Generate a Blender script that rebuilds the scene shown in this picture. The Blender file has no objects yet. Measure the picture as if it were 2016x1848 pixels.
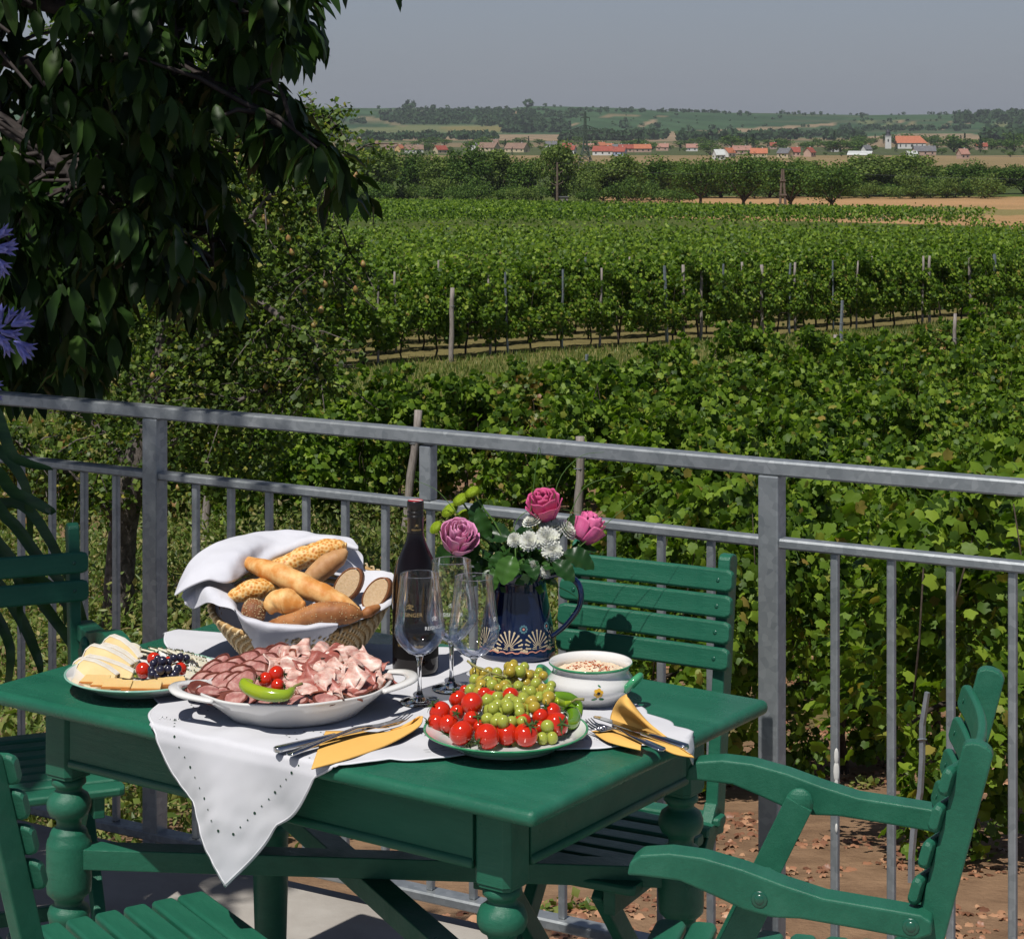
import bpy, bmesh, math, random
import numpy as np
from mathutils import Vector, Matrix, Euler, Quaternion, noise
R = math.radians
sc = bpy.context.scene
# ------------------------------------------------------------------ camera
F = 4150.0            # focal length in units of a 2016 px wide picture
EYE = 1.74            # eye height above the terrace floor
CX, HY = 1008.0, 240.0
cam_d = bpy.data.cameras.new('camera'); cam = bpy.data.objects.new('camera', cam_d)
sc.collection.objects.link(cam); sc.camera = cam
cam.location = (0, 0, EYE); cam.rotation_euler = (R(90), 0, 0)
cam_d.sensor_width = 36; cam_d.lens = 36*F/2016; cam_d.shift_y = -(924-HY)/2016
cam_d.clip_start = 0.05; cam_d.clip_end = 30000
# ------------------------------------------------------------------ sky + sun
SUN_EL = 61.5
hx, hy = 0.46, 0.888                   # horizontal travel direction of the sunlight
w = bpy.data.worlds.new('World'); sc.world = w; w.use_nodes = True
nt = w.node_tree; nt.nodes.clear()
sky = nt.nodes.new('ShaderNodeTexSky'); sky.sky_type = 'NISHITA'; sky.sun_disc = False
sky.sun_elevation = R(SUN_EL); sky.sun_rotation = math.atan2(-hx, -hy)
sky.altitude = 200; sky.air_density = 1.0; sky.dust_density = 1.0; sky.ozone_density = 1.0
bg = nt.nodes.new('ShaderNodeBackground'); bg.inputs[1].default_value = 0.054
hs = nt.nodes.new('ShaderNodeHueSaturation'); hs.inputs['Saturation'].default_value = 0.85
wo = nt.nodes.new('ShaderNodeOutputWorld')
tcw = nt.nodes.new('ShaderNodeTexCoord'); sx = nt.nodes.new('ShaderNodeSeparateXYZ'); nt.links.new(tcw.outputs['Generated'], sx.inputs[0])
mr = nt.nodes.new('ShaderNodeMapRange'); mr.inputs[1].default_value = 0.0; mr.inputs[2].default_value = .3; mr.inputs[3].default_value = 1.86; mr.inputs[4].default_value = .80; nt.links.new(sx.outputs[2], mr.inputs[0])
tint = nt.nodes.new('ShaderNodeVectorMath'); tint.operation = 'MULTIPLY'; tint.inputs[1].default_value = (.945, .968, 1.14)
scl = nt.nodes.new('ShaderNodeVectorMath'); scl.operation = 'SCALE'
nt.links.new(sky.outputs[0], hs.inputs['Color']); nt.links.new(hs.outputs[0], tint.inputs[0]); nt.links.new(tint.outputs[0], scl.inputs[0]); nt.links.new(mr.outputs[0], scl.inputs['Scale'])
mh_ = nt.nodes.new('ShaderNodeMapRange'); mh_.inputs[1].default_value = 0.0; mh_.inputs[2].default_value = .40; mh_.inputs[3].default_value = .82; mh_.inputs[4].default_value = 0; nt.links.new(sx.outputs[2], mh_.inputs[0])
hzm = nt.nodes.new('ShaderNodeMix'); hzm.data_type = 'RGBA'; nt.links.new(mh_.outputs[0], hzm.inputs[0]); nt.links.new(scl.outputs[0], hzm.inputs[6]); hzm.inputs[7].default_value = (3.85, 4.35, 5.35, 1)   # even dry haze low in the sky
nt.links.new(hzm.outputs[2], bg.inputs[0]); nt.links.new(bg.outputs[0], wo.inputs[0])
sd = bpy.data.lights.new('sun', 'SUN'); sd.energy = 4.15; sd.angle = R(0.53); sd.color = (1.0, 0.965, 0.91)
sun = bpy.data.objects.new('sun', sd); sc.collection.objects.link(sun)
ce, se = math.cos(R(SUN_EL)), math.sin(R(SUN_EL))
SUND = Vector((hx*ce, hy*ce, -se)).normalized()
sun.rotation_euler = SUND.to_track_quat('-Z', 'Y').to_euler(); sun.location = (-3, -6, 12)
vs = sc.view_settings; sc.display_settings.display_device = 'sRGB'
vs.view_transform = 'Standard'; vs.look = 'None'; vs.exposure = 0.0; vs.gamma = 1.0
cy_ = sc.cycles
try:
    sc.render.engine = 'CYCLES'
    cy_.use_denoising = True; cy_.max_bounces = 10; cy_.diffuse_bounces = 1; cy_.glossy_bounces = 3
    cy_.transmission_bounces = 10; cy_.transparent_max_bounces = 12; cy_.volume_bounces = 0
    cy_.caustics_reflective = False; cy_.caustics_refractive = False
    cy_.sample_clamp_indirect = 4.0
except Exception: pass
rnd = random.Random(7); rng = np.random.default_rng(11)
# ------------------------------------------------------------------ measuring
def at(px, py, z=0.75):
    """point on the horizontal plane z seen at (px, py) of a 2016 px wide photograph"""
    Y = F*(EYE-z)/(py-HY); return Vector(((px-CX)*Y/F, Y, z))
def atY(px, py, Y): return Vector(((px-CX)*Y/F, Y, EYE-(py-HY)*Y/F))
# ------------------------------------------------------------------ object helpers
def tag(o, label=None, cat=None, group=None, kind=None):
    if label: o['label'] = label
    if cat: o['category'] = cat
    if group: o['group'] = group
    if kind: o['kind'] = kind
    return o
def link(o, parent=None):
    sc.collection.objects.link(o)
    if parent is not None: o.parent = parent
    return o
def thing(name, loc=(0,0,0), rotz=0.0, label=None, cat=None, group=None):
    o = bpy.data.objects.new(name, None); o.empty_display_size = .05; link(o)
    o.location = loc; o.rotation_euler = (0, 0, rotz)
    return tag(o, label, cat, group)
def copy_tree(o, parent=None):
    c = o.copy(); sc.collection.objects.link(c)
    if parent is not None: c.parent = parent
    for ch in list(o.children): copy_tree(ch, c)
    return c
class MB:
    def __init__(s): s.v = []; s.f = []; s.m = []
    def add(s, vs, fs, mi=0, M=None):
        b = len(s.v)
        s.v += [(M @ Vector(p))[:] if M is not None else tuple(p) for p in vs]
        s.f += [tuple(i+b for i in f) for f in fs]; s.m += [mi]*len(fs); return s
    def box(s, c, d, mi=0, M=None):
        x, y, z = c; a, b, e = d[0]/2, d[1]/2, d[2]/2
        vs = [(x+i*a, y+j*b, z+k*e) for i in (-1,1) for j in (-1,1) for k in (-1,1)]
        return s.add(vs, [(0,1,3,2),(4,6,7,5),(0,4,5,1),(2,3,7,6),(0,2,6,4),(1,5,7,3)], mi, M)
    def bar(s, p, q, wd, th, mi=0, up=(0,0,1)):
        """rectangular bar from p to q, wd across (perp to up), th along up"""
        p, q = Vector(p), Vector(q); d = (q-p); L = d.length; d.normalize()
        x = d.cross(Vector(up)).normalized(); u = x.cross(d).normalized()
        M = Matrix((x, d, u)).transposed().to_4x4(); M.translation = (p+q)/2
        return s.box((0,0,0), (wd, L, th), mi, M)
    def tube(s, pts, rad, n=8, mi=0, caps=True, sq=1.0, up0=None):
        pts = [Vector(p) for p in pts]; m = len(pts)
        if not hasattr(rad, '__len__'): rad = [rad]*m
        T = [(pts[min(i+1,m-1)]-pts[max(i-1,0)]).normalized() for i in range(m)]
        a = Vector(up0) if up0 else (Vector((0,0,1)) if abs(T[0].z) < .9 else Vector((1,0,0)))
        a = (a - T[0]*a.dot(T[0])).normalized(); b0 = len(s.v)
        for i in range(m):
            a = (a - T[i]*a.dot(T[i])).normalized(); b = T[i].cross(a)
            for k in range(n):
                t = 2*math.pi*k/n
                s.v.append((pts[i] + a*(rad[i]*sq*math.cos(t)) + b*(rad[i]*math.sin(t)))[:])
        for i in range(m-1):
            for k in range(n):
                k2 = (k+1) % n
                s.f.append((b0+i*n+k, b0+i*n+k2, b0+(i+1)*n+k2, b0+(i+1)*n+k)); s.m.append(mi)
        if caps:
            s.f.append(tuple(b0+k for k in range(n))[::-1]); s.m.append(mi)
            s.f.append(tuple(b0+(m-1)*n+k for k in range(n))); s.m.append(mi)
        return s
    def lathe(s, prof, n=40, mi=0, M=None, mfun=None, sx=1.0, sy=1.0):
        vs = []; fs = []; ms = []
        for (r, z) in prof:
            for k in range(n):
                t = 2*math.pi*k/n; vs.append((r*math.cos(t)*sx, r*math.sin(t)*sy, z))
        for i in range(len(prof)-1):
            for k in range(n):
                k2 = (k+1) % n; fs.append((i*n+k, i*n+k2, (i+1)*n+k2, (i+1)*n+k))
                ms.append(mfun(i) if mfun else mi)
        b = len(s.v); s.add(vs, fs, 0, M); s.m[-len(fs):] = ms; return s
    def ell(s, c, r, n=14, m=10, mi=0, M=None, fn=None):
        vs = []; fs = []
        for i in range(m+1):
            ph = math.pi*i/m
            for k in range(n):
                t = 2*math.pi*k/n
                p = Vector((math.sin(ph)*math.cos(t), math.sin(ph)*math.sin(t), math.cos(ph)))
                q = fn(p) if fn else p
                vs.append((c[0]+q.x*r[0], c[1]+q.y*r[1], c[2]+q.z*r[2]))
        for i in range(m):
            for k in range(n):
                k2 = (k+1) % n; fs.append((i*n+k, (i+1)*n+k, (i+1)*n+k2, i*n+k2))
        return s.add(vs, fs, mi, M)
    def grid(s, nu, nv, fn, mi=0, M=None, mf=None):
        vs = [fn(i/(nu-1), j/(nv-1)) for j in range(nv) for i in range(nu)]
        fs = [(j*nu+i, j*nu+i+1, (j+1)*nu+i+1, (j+1)*nu+i) for j in range(nv-1) for i in range(nu-1)]
        return s.add(vs, fs, mi, M)
    def prism(s, poly, a, b, mi=0, M=None, ax=0):
        """poly = 2D outline in the two axes other than ax, extruded from a to b along ax"""
        n = len(poly)
        def p3(p, t): return (t, p[0], p[1]) if ax == 0 else ((p[0], t, p[1]) if ax == 1 else (p[0], p[1], t))
        vs = [p3(p, a) for p in poly] + [p3(p, b) for p in poly]
        fs = [tuple(range(n)), tuple(range(2*n-1, n-1, -1))] + [(i, i+n, (i+1) % n + n, (i+1) % n) for i in range(n)]
        return s.add(vs, fs, mi, M)
    def build(s, name, mats, parent=None, smooth=False, bevel=0, seg=2, sub=0, solid=0, fix=True, ang=35):
        me = bpy.data.meshes.new(name); me.from_pydata([tuple(v) for v in s.v], [], s.f)
        if not isinstance(mats, (list, tuple)): mats = [mats]
        for m in mats: me.materials.append(m)
        if len(mats) > 1: me.polygons.foreach_set('material_index', s.m)
        if fix:
            bm = bmesh.new(); bm.from_mesh(me); bmesh.ops.remove_doubles(bm, verts=bm.verts, dist=1e-6)
            bmesh.ops.recalc_face_normals(bm, faces=bm.faces); bm.to_mesh(me); bm.free()
        me.update(); o = bpy.data.objects.new(name, me); link(o, parent)
        if smooth: me.polygons.foreach_set('use_smooth', [True]*len(me.polygons))
        if solid:
            mo = o.modifiers.new('solid', 'SOLIDIFY'); mo.thickness = solid; mo.offset = 1
        if bevel:
            mo = o.modifiers.new('bevel', 'BEVEL'); mo.width = bevel; mo.segments = seg
            mo.limit_method = 'ANGLE'; mo.angle_limit = R(ang); mo.harden_normals = False
        if sub:
            mo = o.modifiers.new('sub', 'SUBSURF'); mo.levels = sub; mo.render_levels = sub
        return o
def rots(n, tilt_dir=None, jit=1.0):
    """n random rotation matrices"""
    q = rng.normal(size=(n,4)); q /= np.linalg.norm(q, axis=1)[:,None]
    return quat_m(q)
def quat_m(q):
    w_, x, y, z = q.T
    return np.stack([np.stack([1-2*(y*y+z*z), 2*(x*y-z*w_), 2*(x*z+y*w_)], 1),
                     np.stack([2*(x*y+z*w_), 1-2*(x*x+z*z), 2*(y*z-x*w_)], 1),
                     np.stack([2*(x*z-y*w_), 2*(y*z+x*w_), 1-2*(x*x+y*y)], 1)], 1)
def frames(yd, zd):
    """rotation matrices whose local y axis is yd (leaf length) and whose normal is near zd"""
    yd = yd/np.linalg.norm(yd, axis=1)[:,None]
    x = np.cross(yd, zd); x /= (np.linalg.norm(x, axis=1)[:,None]+1e-9)
    z = np.cross(x, yd); return np.stack([x, yd, z], 2)
def cloud(name, tv, tf, P, Rm, S, mats, parent=None, mi=None, val=None, smooth=False):
    """one mesh made of many copies of a small template (leaves, blades, tufts)"""
    tv = np.asarray(tv, float); tf = np.asarray(tf, int); n = len(P); k = len(tv); fc, fk = tf.shape
    S = np.asarray(S, float)
    if S.ndim == 1: S = np.repeat(S[:,None], 3, 1)
    V = np.einsum('nij,nkj->nki', Rm, tv[None]*S[:,None,:]) + np.asarray(P)[:,None,:]
    me = bpy.data.meshes.new(name); me.vertices.add(n*k); me.vertices.foreach_set('co', V.reshape(-1).astype(np.float32))
    Fa = (tf[None] + (np.arange(n)*k)[:,None,None]).reshape(-1)
    me.loops.add(len(Fa)); me.loops.foreach_set('vertex_index', Fa.astype(np.int32))
    me.polygons.add(n*fc); me.polygons.foreach_set('loop_start', (np.arange(n*fc)*fk).astype(np.int32))
    me.polygons.foreach_set('loop_total', np.full(n*fc, fk, np.int32))
    if not isinstance(mats, (list, tuple)): mats = [mats]
    for m in mats: me.materials.append(m)
    if mi is not None: me.polygons.foreach_set('material_index', np.repeat(np.asarray(mi, np.int32), fc))
    if smooth: me.polygons.foreach_set('use_smooth', np.ones(n*fc, bool))
    me.update(calc_edges=True)
    a = me.attributes.new('v', 'FLOAT', 'FACE')
    a.data.foreach_set('value', np.repeat(rng.random(n) if val is None else np.asarray(val), fc).astype(np.float32))
    o = bpy.data.objects.new(name, me); link(o, parent); return o
# leaf templates: length 1 along +y, lies in xy
VINE_T = np.array([(0,.38,0),(0,0,.0),(.26,-.10,-.05),(.50,.10,-.13),(.43,.32,-.04),(.55,.58,-.15),(.34,.68,-.05),(.04,1,-.18),(-.30,.70,-.05),(-.52,.60,-.15),(-.44,.34,-.04),(-.48,.12,-.13),(-.24,-.12,-.05)])
VINE_F = np.array([(0,i,i+1) for i in range(1,12)]+[(0,12,1)])
QUAD_T = np.array([(0,0,0),(.42,.45,-.1),(0,1,-.08),(-.42,.45,-.1),(0,.45,.06)])
QUAD_F = np.array([(0,1,4),(1,2,4),(2,3,4),(3,0,4)])
DIA_T = np.array([(0,0,0),(.4,.5,-.08),(0,1,0),(-.4,.5,-.08)]); DIA_F = np.array([(0,1,2),(0,2,3)])
def _long():
    v = []; ws = [0,.11,.175,.195,.165,.095,0]
    for i, w_ in enumerate(ws):
        y = i/6; z = -.30*y*y+.02*math.sin(i*2.5)
        v += [(-w_, y, z+.30*w_), (0, y, z), (w_, y, z+.30*w_)]
    f = []
    for i in range(6): f += [(3*i, 3*i+1, 3*i+4, 3*i+3), (3*i+1, 3*i+2, 3*i+5, 3*i+4)]
    return np.array(v), np.array(f)
LONG_T, LONG_F = _long()
# ------------------------------------------------------------------ materials
def N(nt, t, **kw):
    n = nt.nodes.new(t)
    for k, v in kw.items():
        if k in n.inputs: n.inputs[k].default_value = v
        else: setattr(n, k, v)
    return n
def c4(c): return (c[0], c[1], c[2], 1)
def base_mat(name):
    m = bpy.data.materials.new(name); m.use_nodes = True; nt = m.node_tree
    return m, nt, nt.nodes['Principled BSDF']
def ramp(nt, fac, stops):
    r = nt.nodes.new('ShaderNodeValToRGB'); e = r.color_ramp.elements
    while len(e) < len(stops): e.new(.5)
    for i, (p, c) in enumerate(stops): e[i].position = p; e[i].color = c4(c)
    nt.links.new(fac, r.inputs[0]); return r.outputs[0]
def noise_n(nt, scale, detail=4, rough=.55, stretch=None, coord='Object'):
    tc = nt.nodes.new('ShaderNodeTexCoord'); n = N(nt, 'ShaderNodeTexNoise', Scale=scale, Detail=detail, Roughness=rough)
    if stretch:
        mp = nt.nodes.new('ShaderNodeMapping'); mp.inputs['Scale'].default_value = stretch
        nt.links.new(tc.outputs[coord], mp.inputs[0]); nt.links.new(mp.outputs[0], n.inputs['Vector'])
    else: nt.links.new(tc.outputs[coord], n.inputs['Vector'])
    return n.outputs['Fac']
def add_bump(nt, bsdf, fac, strength, dist=.002):
    b = N(nt, 'ShaderNodeBump', Strength=strength, Distance=dist)
    nt.links.new(fac, b.inputs['Height']); nt.links.new(b.outputs[0], bsdf.inputs['Normal'])
def mat(name, c1, c2=None, scale=20, rough=.5, bump=0, bscale=None, metal=0, spec=.5, coat=0, trans=0, sss=0, stretch=None, lo=.35, hi=.65, bdist=.002, detail=4, ior=1.45, sheen=0):
    m, nt, b = base_mat(name)
    b.inputs['Roughness'].default_value = rough; b.inputs['Metallic'].default_value = metal
    b.inputs['Specular IOR Level'].default_value = spec; b.inputs['Coat Weight'].default_value = coat
    b.inputs['Coat Roughness'].default_value = .08; b.inputs['Transmission Weight'].default_value = trans; b.inputs['IOR'].default_value = ior
    if sss:
        b.inputs['Subsurface Weight'].default_value = sss; b.inputs['Subsurface Radius'].default_value = (1, .6, .3); b.inputs['Subsurface Scale'].default_value = .01
    if sheen: b.inputs['Sheen Weight'].default_value = sheen
    if c2 is None: c2 = tuple(x*.82 for x in c1)
    f = noise_n(nt, scale, detail, .6, stretch)
    nt.links.new(ramp(nt, f, [(lo, c1), (hi, c2)]), b.inputs['Base Color'])
    if bump: add_bump(nt, b, noise_n(nt, bscale or scale*3, 4, .6, stretch), bump, bdist)
    return m
def leaf_mat(name, stops, trans=.35, rough=.45, tint=(1.6,1.9,.7), spec=.35, tmul=1.0):
    """leaf colour by the random value each leaf carries, light shines through it"""
    m, nt, b = base_mat(name); at_ = nt.nodes.new('ShaderNodeAttribute'); at_.attribute_name = 'v'
    col = ramp(nt, at_.outputs['Fac'], stops)
    nt.links.new(col, b.inputs['Base Color']); b.inputs['Roughness'].default_value = rough
    b.inputs['Specular IOR Level'].default_value = spec
    tr = nt.nodes.new('ShaderNodeBsdfTranslucent'); mx = nt.nodes.new('ShaderNodeMixShader'); mx.inputs[0].default_value = trans
    mul = N(nt, 'ShaderNodeMix', data_type='RGBA', blend_type='MULTIPLY'); mul.inputs[0].default_value = 1
    nt.links.new(col, mul.inputs[6]); mul.inputs[7].default_value = c4(tuple(t*tmul for t in tint))
    nt.links.new(mul.outputs[2], tr.inputs[0])
    nt.links.new(b.outputs[0], mx.inputs[1]); nt.links.new(tr.outputs[0], mx.inputs[2])
    nt.links.new(mx.outputs[0], nt.nodes['Material Output'].inputs[0]); return m
# ================================================================== TERRAIN
KY = F/4345.0
DY = np.array([0,8,12,20,30,40,60,100,200,400,530,1000,2000,3000,4200,20000.])*KY
DD = np.array([3.7,3.95,4.3,5.4,6.0,6.3,6.5,7.5,10,15.5,18.5,22,26,27.5,28,28])
def depth(y): return np.interp(y, DY, DD)
RPX = np.array([-4000,560,600,750,810,880,1000,1050,1150,1250,1300,1400,1500,1700,1900,2016,2300,6000.])
RPY = np.array([206,209,212,213.5,212,214,214,209,211,214,219,222,223,227,225,221,216,212.])
HF, HR, HE = 4000*KY, 5600*KY, 7600*KY
def smooth(t): t = np.clip(t, 0, 1); return t*t*(3-2*t)
def nz(x, y, s, o=0.0): 
    return (np.sin(x*s*1.3+o)+np.sin(y*s*1.7+2.1*o+1)+np.sin((x+y)*s*.9+o*3.3)+np.sin((x*.7-y*1.2)*s*2.1+o))/4
def ground_z(x, y):
    x = np.asarray(x, float); y = np.asarray(y, float)
    d = depth(y); z = EYE-d
    px = CX+F*x/np.maximum(y, 1)
    zr = EYE+(HY-np.interp(px, RPX, RPY))*HR/F
    t = np.clip((y-HF)/(HR-HF), 0, 1)
    prof = .55*smooth(t)+.45*t**1.5 + .05*np.sin(t*math.pi)*nz(x, y, .004, 1.)+.04*np.sin(t*math.pi)*nz(x, y, .011, 4.)
    z = np.where(y > HF, (EYE-28)+(zr-(EYE-28))*prof, z)
    z = np.where(y > HR, zr-(y-HR)*.02, z)
    near = np.clip((y-6)/10, 0, 1)*np.clip((900-y)/600, 0, 1)
    return z + near*(.05*nz(x, y, 1.1)+.08*nz(x, y, .25, 2.))
def gz(x, y): return float(ground_z(x, y))
def inpoly(px, py, poly):
    ins = np.zeros(px.shape, bool); n = len(poly); j = n-1
    for i in range(n):
        xi, yi = poly[i]; xj, yj = poly[j]
        c = ((yi > py) != (yj > py)) & (px < (xj-xi)*(py-yi)/((yj-yi) if yj != yi else 1e-9)+xi)
        ins ^= c; j = i
    return ins
ROWD = np.array((math.cos(R(40)), math.sin(R(40)))); ROWN = np.array((-ROWD[1], ROWD[0]))
def st(x, y): return x*ROWN[0]+y*ROWN[1], x*ROWD[0]+y*ROWD[1]      # s across the rows, t along them
def xy(s, t): return s*ROWN[0]+t*ROWD[0], s*ROWN[1]+t*ROWD[1]
KS = KY
nA, nR_ = 560, 520
aa = np.radians(np.linspace(-42, 42, nA)); rr = 3.0*(9500/3.0)**np.linspace(0, 1, nR_)
A_, Rr = np.meshgrid(aa, rr); X_ = Rr*np.tan(A_); Y_ = Rr.copy()
Z_ = ground_z(X_, Y_)
PXg = CX+F*X_/Y_; PYg = HY+F*(EYE-Z_)/Y_
S_, T_ = st(X_, Y_)
def colr(*c): return np.array(c, float)
col = np.empty(X_.shape+(3,)); n1 = nz(X_, Y_, .8)[...,None]; n2 = nz(X_, Y_, .11, 5.)[...,None]
soil = colr(.31,.19,.12); grass = colr(.115,.14,.035); dry = colr(.26,.2,.09)
g = np.clip(.5+.9*n2+.4*n1, 0, 1)
col[:] = soil
# weeds left of the near rows
lw = ((T_ < 20.5*KS) & (S_ > 13*KS) | (S_ > 20*KS) & (T_ < 23*KS)) & (S_ < 34*KS)
col = np.where(lw[...,None], soil*(1-g*.75)+grass*g*.75, col)
pth = (S_ > 31.8*KS) & (S_ < 47*KS)
col = np.where(pth[...,None], grass*(.5+.4*g)+dry*(.5-.4*g), col)
m2 = (S_ >= 47*KS) & (Y_ < 150*KS); col = np.where(m2[...,None], soil*.38+grass*.62, col)
far = Y_ >= 150*KS
pyg0 = PYg
fld = np.where((pyg0 > 385)[...,None], colr(.10,.13,.03), colr(.07,.10,.03))
fld = np.where(((pyg0 < 337) & (pyg0 > 306))[...,None], colr(.27,.2,.105), fld)
fld = np.where(((pyg0 < 330) & (pyg0 > 326) & (PXg < 1500))[...,None], colr(.09,.12,.04), fld)
fld = np.where(((pyg0 < 306) & (pyg0 > 290))[...,None], colr(.08,.10,.04), fld)
fld = np.where((pyg0 <= 290)[...,None], colr(.22,.17,.10), fld)
fld = np.where(((pyg0 <= 281) & (pyg0 > 277))[...,None], colr(.10,.12,.05), fld)
fld = np.where(((pyg0 <= 272) & (PXg > 1100))[...,None], colr(.09,.12,.05), fld)
col = np.where(far[...,None], fld, col)
stb = far & (Y_ < 545*KS) & (PXg > 1180+ (Y_ < 330)*0) 
bands = (.5+.5*np.sin(Y_*.35))[...,None]
yb3 = np.interp((X_)/(225*KS)*F+CX, [500,900,1300,1950,1960], [345,335,285,230,0])*KS
col = np.where((far & (Y_ < yb3))[...,None], colr(.10,.13,.035), col); stb = stb & (Y_ > yb3)
col = np.where(stb[...,None], colr(.44,.27,.135)*(.85+.15*bands)+0*bands, col)
col = np.where((stb & (pyg0 > 412) & (pyg0 < 424) & (PXg > 1700))[...,None], colr(.25,.21,.09), col)
hill = Y_ > HF
hc = np.where((nz(X_, Y_, .006, 3.) > .15)[...,None], colr(.034,.078,.033), colr(.046,.098,.042))
hc = np.where((nz(X_*.4, Y_, .013, 9.) > .42)[...,None], colr(.07,.095,.048), hc)
hc = hc*(1+.18*np.sin(X_*.05+Y_*.02)[...,None])
col = np.where(hill[...,None], hc, col)
TAN = (.30,.22,.14); LG = (.15,.17,.075)
PATCH = [([(620,272),(1000,264),(1180,266),(1330,271),(1330,279),(1000,277),(620,276)], TAN),
 ([(640,262),(700,252),(850,246),(960,244),(1020,252),(1010,262)], LG), ([(860,250),(1000,249),(985,258),(880,259)], (.2,.18,.07)),
 ([(1000,267),(1230,264),(1420,256),(1640,243),(1640,247),(1420,263),(1320,276),(1100,276)], TAN),
 ([(1636,292),(1650,278),(1700,270),(1790,263),(1860,262),(1974,268),(1974,290),(1900,291),(1830,282),(1740,285),(1700,297)], TAN),
 ([(1735,250),(1757,237),(1765,237),(1745,250)], LG), ([(1762,252),(1768,237),(1775,237),(1770,252)], TAN),
 ([(1776,254),(1796,238),(1804,238),(1790,254)], (.22,.19,.1)), ([(1851,256),(1871,238),(1877,238),(1857,256)], TAN),
 ([(1897,250),(1908,238),(1914,238),(1905,250)], TAN), ([(1680,243),(1690,238),(1725,237),(1720,245)], LG),
 ([(703,231),(750,232),(800,247),(795,249),(740,240),(705,236)], (.2,.17,.1)), ([(1005,222),(1022,218),(1030,222),(1010,225)], TAN),
 ([(1185,231),(1200,226),(1315,229),(1318,233),(1260,229)], (.2,.16,.09)), ([(1250,254),(1262,244),(1292,235),(1295,238),(1268,248),(1256,254)], TAN),
 ([(1935,250),(1980,236),(2016,232),(2016,240),(1970,262)], LG), ([(1100,250),(1135,243),(1140,246),(1110,253)], TAN)]
for poly, c in PATCH: col = np.where((inpoly(PXg, PYg, poly) & (Y_ > 1600))[...,None], colr(*c), col)
me = bpy.data.meshes.new('ground'); nv = nA*nR_
me.vertices.add(nv); me.vertices.foreach_set('co', np.stack([X_, Y_, Z_], -1).reshape(-1).astype(np.float32))
ii, jj = np.meshgrid(np.arange(nR_-1), np.arange(nA-1), indexing='ij'); a0 = (ii*nA+jj).reshape(-1)
Fq = np.stack([a0, a0+1, a0+nA+1, a0+nA], 1).reshape(-1); nf = len(a0)
me.loops.add(nf*4); me.loops.foreach_set('vertex_index', Fq.astype(np.int32)); me.polygons.add(nf)
me.polygons.foreach_set('loop_start', (np.arange(nf)*4).astype(np.int32)); me.polygons.foreach_set('loop_total', np.full(nf, 4, np.int32))
me.polygons.foreach_set('use_smooth', np.ones(nf, bool)); me.update(calc_edges=True)
ca = me.color_attributes.new('field', 'FLOAT_COLOR', 'POINT')
ca.data.foreach_set('color', np.concatenate([col, np.ones(col.shape[:2]+(1,))], -1).reshape(-1).astype(np.float32))
m, nt, b = base_mat('ground_soil'); b.inputs['Roughness'].default_value = .95; b.inputs['Specular IOR Level'].default_value = .1
an = nt.nodes.new('ShaderNodeAttribute'); an.attribute_name = 'field'
f1 = ramp(nt, noise_n(nt, 2.2, 8, .7), [(.3,(.62,.60,.58)),(.7,(1.3,1.3,1.25))]); f2 = ramp(nt, noise_n(nt, .012, 6, .6), [(.3,(.8,.85,.8)),(.7,(1.15,1.1,1.1))])
mu = N(nt, 'ShaderNodeMix', data_type='RGBA', blend_type='MULTIPLY'); mu.inputs[0].default_value = 1
mu2 = N(nt, 'ShaderNodeMix', data_type='RGBA', blend_type='MULTIPLY'); mu2.inputs[0].default_value = 1
nt.links.new(an.outputs['Color'], mu.inputs[6]); nt.links.new(f1, mu.inputs[7]); nt.links.new(mu.outputs[2], mu2.inputs[6]); nt.links.new(f2, mu2.inputs[7])
nt.links.new(mu2.outputs[2], b.inputs['Base Color']); add_bump(nt, b, noise_n(nt, 6, 8, .7), .9, .05)
me.materials.append(m); gnd = link(bpy.data.objects.new('ground', me)); tag(gnd, kind='structure')
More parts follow.
